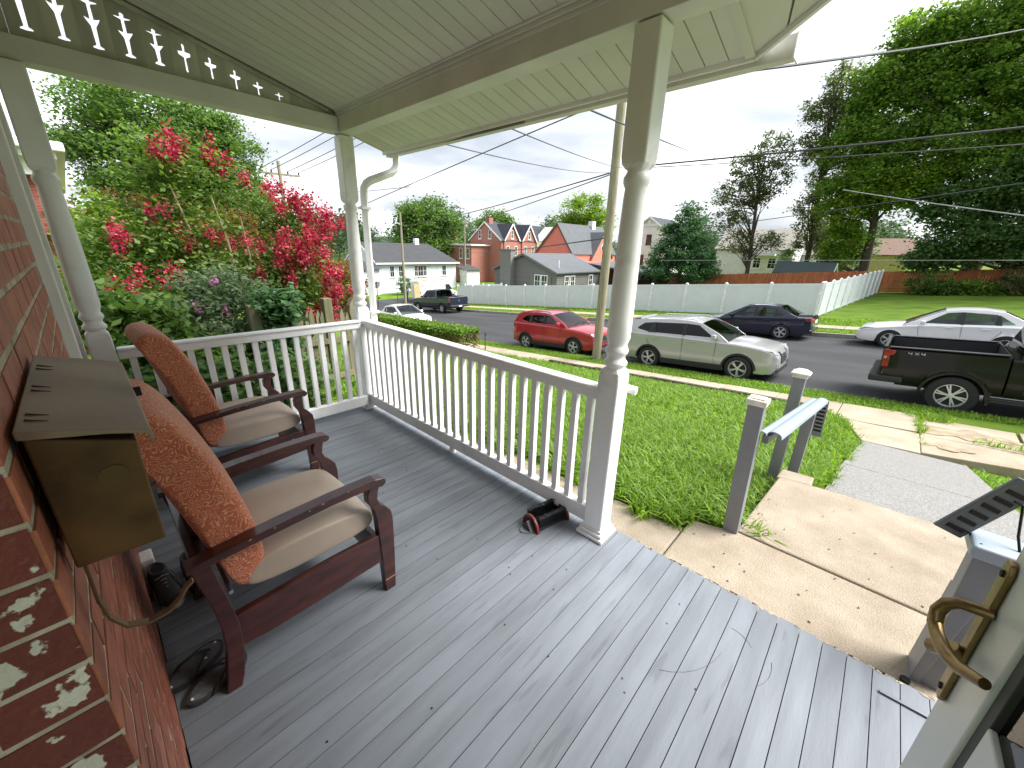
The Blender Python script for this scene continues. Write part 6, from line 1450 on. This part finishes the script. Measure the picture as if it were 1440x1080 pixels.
# ================================================================ trees, shrubs, hedge
M_bark = mat('bark', (.075, .058, .042), rough=.95, var=.35, scale=5, stretch=(4, 4, .5), bump=.8, bscale=20)
M_bark2 = mat('pale_bark', (.30, .22, .14), rough=.8, var=.25, scale=6)
LG = leafmat('leaf_mid', [(0.0403, 0.0805, 0.0196), (0.069, 0.1323, 0.0276), (0.1092, 0.1898, 0.0391), (0.1725, 0.2587, 0.0633)])
LD = leafmat('leaf_dark', [(0.042, 0.084, 0.0308), (0.07, 0.133, 0.042), (0.105, 0.182, 0.0532), (0.161, 0.245, 0.077)])
LY = leafmat('leaf_yellowgreen', [(0.066, 0.143, 0.018), (0.11, 0.209, 0.025), (0.176, 0.275, 0.03), (0.286, 0.33, 0.04)])
LB = leafmat('leaf_bright', [(0.065, 0.1235, 0.0234), (0.1105, 0.195, 0.0312), (0.1625, 0.2665, 0.0442), (0.26, 0.3575, 0.0845)])
LC = leafmat('leaf_bluegreen', [(0.027, 0.0675, 0.0297), (0.0473, 0.108, 0.0405), (0.0743, 0.1553, 0.0607), (0.1215, 0.216, 0.0878)])
LR = leafmat('leaf_rust', [(.07, .06, .018), (.13, .07, .02), (.18, .09, .025), (.09, .11, .025)])
LO = leafmat('leaf_olive', [(0.0747, 0.0978, 0.0403), (0.115, 0.1437, 0.0575), (0.161, 0.1898, 0.0747), (0.0978, 0.1323, 0.0517)])
LP = leafmat('petal_red', [(.22, .014, .035), (.36, .022, .055), (.46, .045, .085), (.58, .16, .19)], .3)
LPP = leafmat('petal_purple', [(.34, .12, .26), (.48, .22, .38)], .3)
def pxsize(): pass
def crown_pts(blobs, ncl, nleaf, spread, shell=.35, flat=.65):
    tot = sum(b[6] if len(b) > 6 else b[3]*b[4] for b in blobs); out = []; cl = []
    for b in blobs:
        wgt = b[6] if len(b) > 6 else b[3]*b[4]
        k = max(3, int(ncl*wgt/tot)); d = unit(k); r = shell+(1-shell)*rng.random((k, 1))**.6
        c = np.array(b[:3])+d*np.array(b[3:6])*r; cl.append(c)
    cl = np.concatenate(cl); n = len(cl)
    per = rng.integers(int(nleaf*.5), int(nleaf*1.5)+1, n); idx = np.repeat(np.arange(n), per); sz = (spread*(.6+.8*rng.random(n)))[idx][:, None]
    p = cl[idx]+rng.normal(size=(len(idx), 3))*sz*np.array([1, 1, flat])
    return p, cl
def tree(name, label, base, blobs, ncl, nleaf, spread, lsize, lm, trunk=(.2, 3), bark=M_bark, limbs=10, group=None, lean=(0, 0), cat='tree', shell=.35, kind=None, aspect=.34, up=.5, flat=.65):
    t = thing(name, label, cat, base, 0, group)
    bl = [(b[0]-base[0], b[1]-base[1], b[2]-base[2], *b[3:]) for b in blobs]
    p, cl = crown_pts(bl, ncl, nleaf, spread, shell, flat)
    p = p[p[:, 2] > .02]
    obj('crown', npmesh('crown', leafquads(p, np.full(len(p), lsize), up, aspect), 4, lm), t)
    r0, h = trunk; b = MB(); top = np.array([lean[0], lean[1], h])
    b.tube([(0, 0, -.3), (top[0]*.15, top[1]*.15, h*.3), (top[0]*.5+.04*h*random.uniform(-1, 1)*.3, top[1]*.5, h*.65), tuple(top)], [r0*1.25, r0, r0*.8, r0*.5], 10)
    for c in cl[rng.choice(len(cl), min(limbs, len(cl)), replace=False)]:
        s = np.array([top[0]*.6, top[1]*.6, h*.7])+(top-np.array([top[0]*.6, top[1]*.6, h*.7]))*rng.random(); 
        if c[2] < s[2]: s = np.array([top[0]*.3, top[1]*.3, min(h*.5, max(c[2]*.6, .1))])
        m_ = (s+c)/2+rng.normal(size=3)*.06*np.linalg.norm(c-s)
        b.tube([s, m_, c], [r0*.38, r0*.22, r0*.07], 6)
    b.build('trunk', bark, t, smooth=True)
    return t
g = lambda x, y: float(ground(x, y))
# big maple behind the crape myrtle
tree('maple_tree', 'large dark maple tree behind the crape myrtle', (-24, 4.2, g(-24, 4.2)), [(-24, 2.0, 6.4, 2.2, 1.1, 1.1), (-24, 3.2, 6.0, 2.4, 1.6, 1.5), (-24, 4.8, 5.9, 2.4, 1.6, 1.6), (-24, 6.1, 5.2, 2.2, 1.3, 1.7), (-24, 2.2, 4.2, 2.4, 1.6, 1.4), (-24, 4.4, 4.0, 2.6, 2.0, 1.6), (-24, 6.0, 3.4, 2.2, 1.5, 1.4), (-24, 1.0, 5.0, 1.6, .7, .4), (-24, 3.6, 2.4, 2.4, 2.6, 1.2), (-24, 6.3, 2.0, 2, 1.3, 1.2)], 560, 170, .30, .125, LG, (.32, 5.5), limbs=40)
tree('maple_tree', 'tall green tree behind the white ranch house', (-66, 47, g(-66, 47)), [(-66, 45, 5.6, 4, 4, 3.4), (-66, 49.5, 6.2, 4, 3.6, 3), (-66, 51.8, 4.0, 3.4, 2.8, 3.2), (-66, 42.5, 3.6, 3.4, 3.2, 3), (-66, 47, 1.4, 4, 5.5, 3.5), (-66, 43.6, 7.2, 2, 2.0, 1.6), (-66, 48.2, 8.8, 2, 2.4, 1.6)], 330, 70, .75, .42, LG, (.5, 8), limbs=24)
tree('broadleaf_tree', 'green tree above the brick row house roof', (-80, 79, g(-80, 79)), [(-80, 79, 7.8, 4, 4.4, 3.2), (-80, 75, 6.2, 3, 3, 2.4), (-80, 83.5, 6.2, 3, 3, 2.4)], 130, 60, .8, .5, LG, (.4, 7))
tree('broadleaf_tree', 'round yellow green tree behind the coral house', (-50, 75, g(-50, 75)), [(-50, 75, 9, 4.6, 4.6, 3.6), (-53.5, 75, 6.8, 3.2, 3.2, 2.6), (-46.5, 75, 7, 3.2, 3.2, 2.8), (-50, 75, 4.5, 5, 5, 2.6)], 260, 70, .7, .38, LY, (.4, 7), limbs=20)
# broad conifer-like evergreen by the white house
cb = []
for k in range(9):
    f_ = k/8; rr = 3.5*(1-f_)**.75+.25; cb.append((-15.2, 40.3, -.2+6.1*f_, rr, rr, .75, rr*rr+.4))
tree('evergreen_tree', 'broad bluish green evergreen behind the white fence', (-15.2, 40.3, g(-15.2, 40.3)), cb, 420, 62, .32, .20, LC, (.2, 5), limbs=10, shell=.55, flat=.5)
# airy tall trees
tree('tall_tree', 'tall sparse tree with visible trunk behind the board fence', (-10.7, 46.5, g(-10.7, 46.5)), [(-11.0, 46.5, 10.6, 2.0, 2, 1.7), (-12.8, 46.5, 9.6, 1.7, 1.7, 1.5), (-9.9, 46.5, 8.6, 1.3, 1.5, 1.4), (-13.6, 46.5, 7.0, 1.9, 1.7, 1.5), (-11.4, 46.5, 7.4, 1.8, 1.8, 1.4), (-13.2, 46.5, 4.8, 1.7, 1.6, 1.2), (-9.4, 46.5, 3.0, 1.2, 1.2, 1.1), (-12.2, 46.5, 2.6, 1.8, 1.5, 1.2)], 420, 34, .27, .20, LO, (.18, 10.5), limbs=70, lean=(-.7, 0))
tree('tall_tree', 'taller sparse tree right of the visible trunk', (-6.4, 50, g(-6.4, 50)), [(-7.2, 50, 16.2, 1.5, 1.5, 1.5), (-8.4, 50, 14.4, 1.6, 1.6, 1.5), (-6.2, 50, 13.0, 1.6, 1.6, 1.8), (-8.2, 50, 11.2, 1.5, 1.5, 1.5), (-6.6, 50, 8.6, 1.6, 1.6, 1.8), (-7.2, 50, 5.6, 1.7, 1.7, 1.8), (-6.4, 50, 3.2, 1.6, 1.6, 1.3)], 470, 36, .28, .21, LO, (.20, 14.5), limbs=60, lean=(-1.0, 0))
tree('ash_tree', 'huge bright green tree filling the upper right', (4.6, 50, g(4.6, 50)), [(.0, 49, 17, 3.2, 3, 2.6), (3.6, 49, 20.5, 3.6, 3, 3), (8.5, 49, 22.5, 4, 3.4, 3.6), (-2.2, 49, 12.6, 2.8, 2.6, 2.6), (2.6, 48, 14.6, 3.6, 3, 2.8), (7.6, 48, 17.4, 4, 3.4, 3.2), (12.2, 48, 20, 4, 3.6, 3.6), (1.0, 48, 10.2, 3.4, 2.8, 2.2), (6.0, 47, 12.0, 3.8, 3.2, 2.6), (11.4, 47, 14.4, 4.2, 3.4, 3.2), (16, 48, 17, 4, 3.6, 4), (15.6, 47, 11, 4, 3.4, 3), (9.8, 46.5, 9.0, 3.6, 3.0, 2.2), (-4.2, 49, 15.2, 1.6, 1.6, 1.6), (14, 49, 25, 4, 3.6, 3), (-2.4, 48.5, 9.6, 2.2, 2.2, 2.0), (-.6, 48.5, 14.2, 2.6, 2.4, 2.2), (4.6, 48, 17.6, 3.2, 2.8, 2.6), (3.6, 47, 8.6, 2.6, 2.2, 1.6), (-4.4, 48, 15.0, 2.0, 2, 1.9), (-4.2, 48, 11.0, 2.0, 2, 2.0), (-2.6, 48, 17.6, 2.0, 2, 1.8), (-3.2, 47.5, 8.0, 1.9, 1.8, 1.6), (-5.0, 49, 13.4, 2.0, 2, 1.8), (-5.7, 48.5, 10.4, 1.9, 1.8, 1.7), (-3.5, 49, 16.6, 1.9, 2, 1.6), (-5.1, 47.5, 7.6, 1.6, 1.6, 1.4)], 1750, 140, .46, .25, LB, (.55, 13), limbs=60, flat=.5)
tree('maple_tree', 'yellow green tree hanging over the shed side of the fence', (-1.9, 48.2, g(-1.9, 48.2)), [(-3.4, 47.6, 7.4, 2.2, 2, 1.7), (-4.4, 47.4, 5.2, 1.9, 1.7, 1.6), (-3.8, 47.4, 3.0, 1.7, 1.5, 1.4), (-1.6, 47.8, 6.6, 1.9, 1.8, 1.5), (-4.2, 47.4, 1.5, 1.2, 1.2, .9), (.4, 47.8, 7.6, 2, 1.9, 1.5)], 380, 90, .36, .22, LY, (.36, 7.5), limbs=16, lean=(-.5, 0))
tree('maple_tree', 'dark green low-branched tree above the bushes at right', (6.2, 47.6, g(6.2, 47.6)), [(2.6, 46.6, 5.6, 2.4, 2, 1.8), (5.6, 46.2, 6.6, 2.8, 2.2, 2.2), (9.2, 46.2, 6.6, 3, 2.4, 2.4), (3.2, 46.2, 3.0, 2.0, 1.8, 1.6), (5.8, 45.8, 3.2, 2.6, 2, 1.8), (9.4, 45.8, 3.2, 2.8, 2.2, 1.9), (1.8, 46.4, 1.7, 1.5, 1.3, 1.0), (13.4, 46, 5.2, 3, 2.4, 2.6), (12.8, 45.6, 2.6, 2.8, 2, 1.6)], 700, 95, .42, .26, LD, (.4, 6), limbs=24)
tree('arborvitae', 'small dense green evergreen behind the shed', (-8.2, 50, g(-8.2, 50)), [(-8.2, 50, .4, .95, .95, .9), (-8.2, 50, 1.4, .8, .8, .8), (-8.2, 50, 2.2, .45, .45, .6)], 90, 50, .16, .12, LG, (.08, 1.5), limbs=3)
tree('broadleaf_tree', 'dark small tree behind the shed\'s right end', (-3.7, 50.5, g(-3.7, 50.5)), [(-3.7, 50.5, 1.4, 1.3, 1.2, 1.5), (-2.6, 50.5, 2.6, 1.2, 1.2, 1.2)], 90, 50, .3, .2, LD, (.12, 2), limbs=6)
# bushes along the far lawn
for k, (x, y, rx, rz_, lm) in enumerate([(2.3, 44.6, 1.5, 1.05, LG), (4.6, 44.9, 1.6, .7, LB), (7.0, 44.6, 2.0, 1.25, LO), (9.9, 44.4, 1.7, .8, LB), (12.2, 44.2, 1.8, 1.0, LG)]):
    tree('bush', ['rounded green bush at the end of the cedar fence', 'low leafy bush second from the cedar fence end', 'brownish olive bush in front of the dark tree', 'low bright bush right of the olive bush', 'rightmost green bush on the far lawn'][k], (x, y, g(x, y)), [(x, y, g(x, y)+rz_*.6, rx, 1.1, rz_), (x+.7, y, g(x, y)+rz_*.4, rx*.7, 1, rz_*.7)], 110, 46, .17, .15, lm, (.05, .6), limbs=4, cat='bush', group='bushes along the far lawn')
tree('shrub', 'round green shrub in front of the ranch house', (-48.5, 30.5, g(-48.5, 30.5)), [(-48.5, 30.5, g(-48.5, 30.5)+1.3, 1.0, 1.0, 1.1)], 50, 50, .22, .16, LD, (.06, .8), limbs=3, cat='bush')
# ------------------------------------------------ crape myrtle
CM = (-6.9, 1.75, g(-6.9, 1.75))
cmb = [(-6.7, .95, 2.45, .45, .42, .32), (-6.7, 1.35, 2.35, .5, .45, .34), (-6.9, .55, 1.75, .6, .45, .4), (-6.7, 1.15, 1.75, .6, .6, .45), (-6.7, 2.05, 2.0, .45, .30, .30), (-6.6, 2.35, 1.85, .45, .34, .36), (-6.5, 2.25, 1.35, .5, .42, .4), (-6.6, 1.75, 1.15, .6, .45, .35), (-6.7, 1.0, 1.2, .6, .6, .4), (-6.7, .3, 1.3, .5, .4, .4), (-6.3, 2.35, .85, .35, .3, .25), (-6.8, 2.0, .8, .6, .5, .4)]
cmt = tree('crape_myrtle', 'crape myrtle with clusters of red pink blossom left of the corner post', CM, cmb, 380, 56, .11, .058, leafmat('leaf_crape', [(.045, .085, .014), (.075, .14, .022), (.12, .20, .032), (.20, .26, .08)]), (.05, 1.5), bark=M_bark2, limbs=0)
st_ = MB()
for (dx, dy, dz) in [(.2, -.8, 2.6), (.2, -.42, 2.5), (.1, -1.1, 1.9), (.2, .4, 2.2), (.3, .8, 1.9), (.2, -.15, 2.3), (.3, .6, 1.5), (.2, -1.3, 1.4)]:
    s = Vector((.45, -.2, .15)); e_ = Vector((dx+.35, dy, dz)); st_.tube([s, s.lerp(e_, .4)+Vector((.03, .05*random.uniform(-1, 1), .12)), s.lerp(e_, .75)+Vector((0, .05*random.uniform(-1, 1), .05)), e_], [.028, .022, .014, .006], 7)
st_.build('stems', M_bark2, cmt, smooth=True)
fl_ = []
for (x, y, z, n) in [(-6.45, 0.9, 2.62, 4), (-6.4, 1.1, 2.58, 3), (-6.4, 1.45, 2.5, 4), (-6.4, 0.62, 1.85, 1), (-6.3, 0.38, 1.58, 2), (-6.3, 0.95, 1.62, 2), (-6.3, 1.3, 1.7, 2), (-6.3, 1.6, 1.62, 1), (-6.3, 1.96, 2.22, 3), (-6.2, 2.22, 2.12, 4), (-6.2, 2.46, 2.0, 5), (-6.1, 2.64, 1.82, 4), (-6.1, 2.29, 1.85, 3), (-6.1, 2.46, 1.6, 5), (-6.1, 2.14, 1.62, 4), (-6.1, 1.99, 1.4, 4), (-6.1, 2.26, 1.38, 5), (-6.0, 2.46, 1.18, 4), (-6.1, 1.9, 1.6, 2), (-6.1, 1.99, 1.05, 3), (-6.0, 2.46, 0.92, 4), (-6.0, 2.34, 0.7, 4), (-6.0, 2.46, 0.52, 4), (-6.1, 1.6, 1.2, 1), (-6.2, 0.7, 1.2, 2), (-6.2, 0.25, 1.15, 2), (-6.2, 1.2, 1.1, 1)]:
    for _ in range(n*2): 
        c = np.array([x, y, z])+rng.normal(size=3)*np.array([.12, .10, .075]); m_ = rng.integers(45, 95); fl_.append(c+rng.normal(size=(m_, 3))*np.array([.035, .035, .055]))
fl_ = np.concatenate(fl_)-np.array(CM)
obj('blossom', npmesh('blossom', leafquads(fl_, np.full(len(fl_), .034), .1, .42), 4, LP), cmt)
# butterfly bush and vines in front of it
bbz = g(-5.6, 1.0)
bt = tree('butterfly_bush', 'grey green butterfly bush with a few purple flowers behind the left railing', (-5.7, 1.1, bbz), [(-5.7, 1.1, .95, .45, .5, .35), (-5.6, .85, .65, .5, .5, .4), (-5.7, 1.4, .6, .5, .45, .45), (-5.6, 1.1, .25, .6, .7, .4)], 240, 50, .10, .065, leafmat('leaf_greygreen', [(.04, .07, .03), (.07, .11, .05), (.11, .16, .08), (.16, .21, .12)]), (.03, .8), limbs=14, cat='bush', aspect=.2)
pf_ = np.concatenate([np.array(c)+rng.normal(size=(28, 3))*np.array([.02, .02, .035]) for c in ((-5.3, .98, 1.16), (-5.25, .78, .90), (-5.25, 1.02, .86))])-np.array((-5.7, 1.1, bbz))
fo_ = obj('flowers', npmesh('flowers', leafquads(pf_, np.full(len(pf_), .03), .1, .4), 4, LPP), bt); fo_['kind'] = 'stuff'
tree('leafy_shrub', 'broad leaved green shrub beside the wall-side post', (-5.2, .35, g(-5.2, .35)), [(-5.2, .30, .72, .4, .35, .3), (-5.1, .45, .35, .5, .4, .35), (-5.3, .1, .95, .3, .3, .25)], 150, 40, .10, .085, LG, (.02, .6), limbs=8, cat='bush')
tree('undergrowth_shrub', 'dark low shrub seen through the left railing', (-4.7, .9, g(-4.7, .9)), [(-4.6, .6, .15, .4, .5, .35), (-4.6, 1.2, .1, .4, .5, .35), (-4.8, .2, .2, .4, .4, .3)], 170, 40, .10, .08, LD, (.02, .4), limbs=6, cat='bush')
tree('climbing_vine', 'pale leafed vine climbing over the picket fence', (-5.15, 1.5, g(-5.15, 1.5)), [(-5.15, 1.52, .86, .15, .14, .2), (-5.1, 1.45, .45, .15, .15, .25)], 46, 36, .08, .085, LC, (.015, .5), limbs=6, cat='vine')
tree('small_tree', 'rust leaved small tree between the crape myrtle and the corner post', (-11.5, 4.0, g(-11.5, 4.0)), [(-11.5, 4.4, .9, 1.2, .9, .55), (-11.5, 4.9, .4, 1.2, .9, .5), (-11.5, 3.4, 1.1, 1.2, .9, .5), (-11.5, 4.6, -.2, 1.2, 1.2, .5)], 200, 46, .2, .095, LR, (.06, 1.8), limbs=20, flat=.4)
tree('small_tree', 'rust leaved small tree behind the crape myrtle\'s middle', (-13.5, 2.0, g(-13.5, 2.0)), [(-13.5, 1.2, 2.0, 1.4, 1.1, .6), (-13.5, 2.6, 2.1, 1.4, 1.1, .6), (-13.5, .4, 1.6, 1.4, .8, .5), (-13.5, 3.6, 1.8, 1.2, .9, .5), (-13.5, 2, .8, 1.5, 1.6, .7)], 260, 46, .22, .10, LR, (.08, 2.6), limbs=24, flat=.4)
tree('small_tree', 'yellow green shrub in front of the neighbouring brick building', (-12.2, .75, g(-12.2, .75)), [(-12.2, .65, 1.9, .8, .45, .5), (-12.2, .9, 1.2, .9, .5, .5), (-12.2, .55, .5, .9, .5, .6)], 150, 44, .16, .09, LY, (.05, 1.8), limbs=10)
tree('small_tree', 'green shrubs below the yellow green shrub', (-9.2, .4, g(-9.2, .4)), [(-9.2, .3, .8, .9, .5, .6), (-9.2, .9, .3, .9, .6, .6), (-9.4, 1.5, .6, .9, .6, .6)], 200, 46, .15, .09, LG, (.05, 1.2), limbs=10, cat='bush')
# ------------------------------------------------ clipped hedge by the sidewalk
hg = thing('hedge', 'clipped green hedge with a browning end beside the sidewalk', 'hedge', (0, 0, 0))
n = 30000; x = rng.uniform(-20.5, -12.05, n); u = rng.random(n); zt = np.interp(x, [-20.5, -12], [1.0, .80])
side = rng.random(n) < .55
y = np.where(side, np.where(rng.random(n) < .5, 10.05, 10.95)+rng.normal(0, .07, n), rng.uniform(10.02, 10.98, n)); z = np.where(side, rng.random(n)**.7*zt, zt+rng.normal(0, .055, n))
y = y-.04*(x+12); gz_ = ground(x, np.full(n, 9.6))-.15
P_ = np.stack([x+rng.normal(0, .03, n), y, z+gz_], 1)
brn = (x > -13.6-.8*rng.random(n)) & (z < zt*.85)
obj('foliage', npmesh('foliage', leafquads(P_[~brn], np.full((~brn).sum(), .10), .3), 4, leafmat('hedge_leaf', [(.05, .10, .015), (.09, .17, .02), (.15, .25, .035), (.22, .30, .05)])), hg)
obj('browning_foliage', npmesh('browning_foliage', leafquads(P_[brn], np.full(brn.sum(), .075), .3), 4, leafmat('hedge_brown', [(.10, .11, .03), (.17, .15, .05), (.26, .21, .07)])), hg)
b = MB()
for k in range(46):
    xx = rng.uniform(-20.3, -12.2); yy = 10.5-.04*(xx+12)+rng.uniform(-.3, .3); zz = float(ground(xx, 9.6))-.2; b.tube([(xx, yy, zz-.1), (xx+rng.uniform(-.25, .25), yy+rng.uniform(-.25, .25), zz+.8)], [.014, .006], 5)
tw_ = b.build('twigs', M_bark, hg); tw_['kind'] = 'stuff'
# ------------------------------------------------ distant woods (reads as one mass)
n = 5200; az = rng.uniform(R(-14), R(92), n); d = rng.uniform(150, 230, n)
cx = -np.sin(az)*d; cy = np.cos(az)*d; hgt = 9+5*np.sin(az*23)+3*np.sin(az*57+1)+4*rng.random(n)
zz = -6+rng.random(n)**.6*hgt+2
c = np.stack([cx, cy, zz], 1); idx = np.repeat(np.arange(n), 22); P_ = c[idx]+rng.normal(size=(len(idx), 3))*np.array([1.6, 1.6, 1.1])
wd_ = obj('distant_woods', npmesh('distant_woods', leafquads(P_, np.full(len(P_), 1.0), .5, .4), 4, leafmat('woods_leaf', [(.03, .055, .025), (.045, .08, .03), (.07, .11, .04)])))
tag(wd_, 'distant wooded hills along the horizon behind the houses', 'woods', kind='stuff')
hz = sheet('hills', np.linspace(-420, 420, 60), np.linspace(235, 420, 10), lambda X, Y: -6+13*np.clip((Y-235)/80, 0, 1)+2.0*np.sin(X*.021)+1.5*np.sin(X*.05+1), mat('hill_woods', (.03, .055, .025), rough=1, var=.4, scale=.2)); tag(hz, kind='structure')
hz2 = sheet('hills', np.linspace(-420, -205, 12), np.linspace(-60, 240, 30), lambda X, Y: -6+14*np.clip((-205-X)/60, 0, 1)+2.0*np.sin(Y*.031), MATS['hill_woods']); tag(hz2, kind='structure')
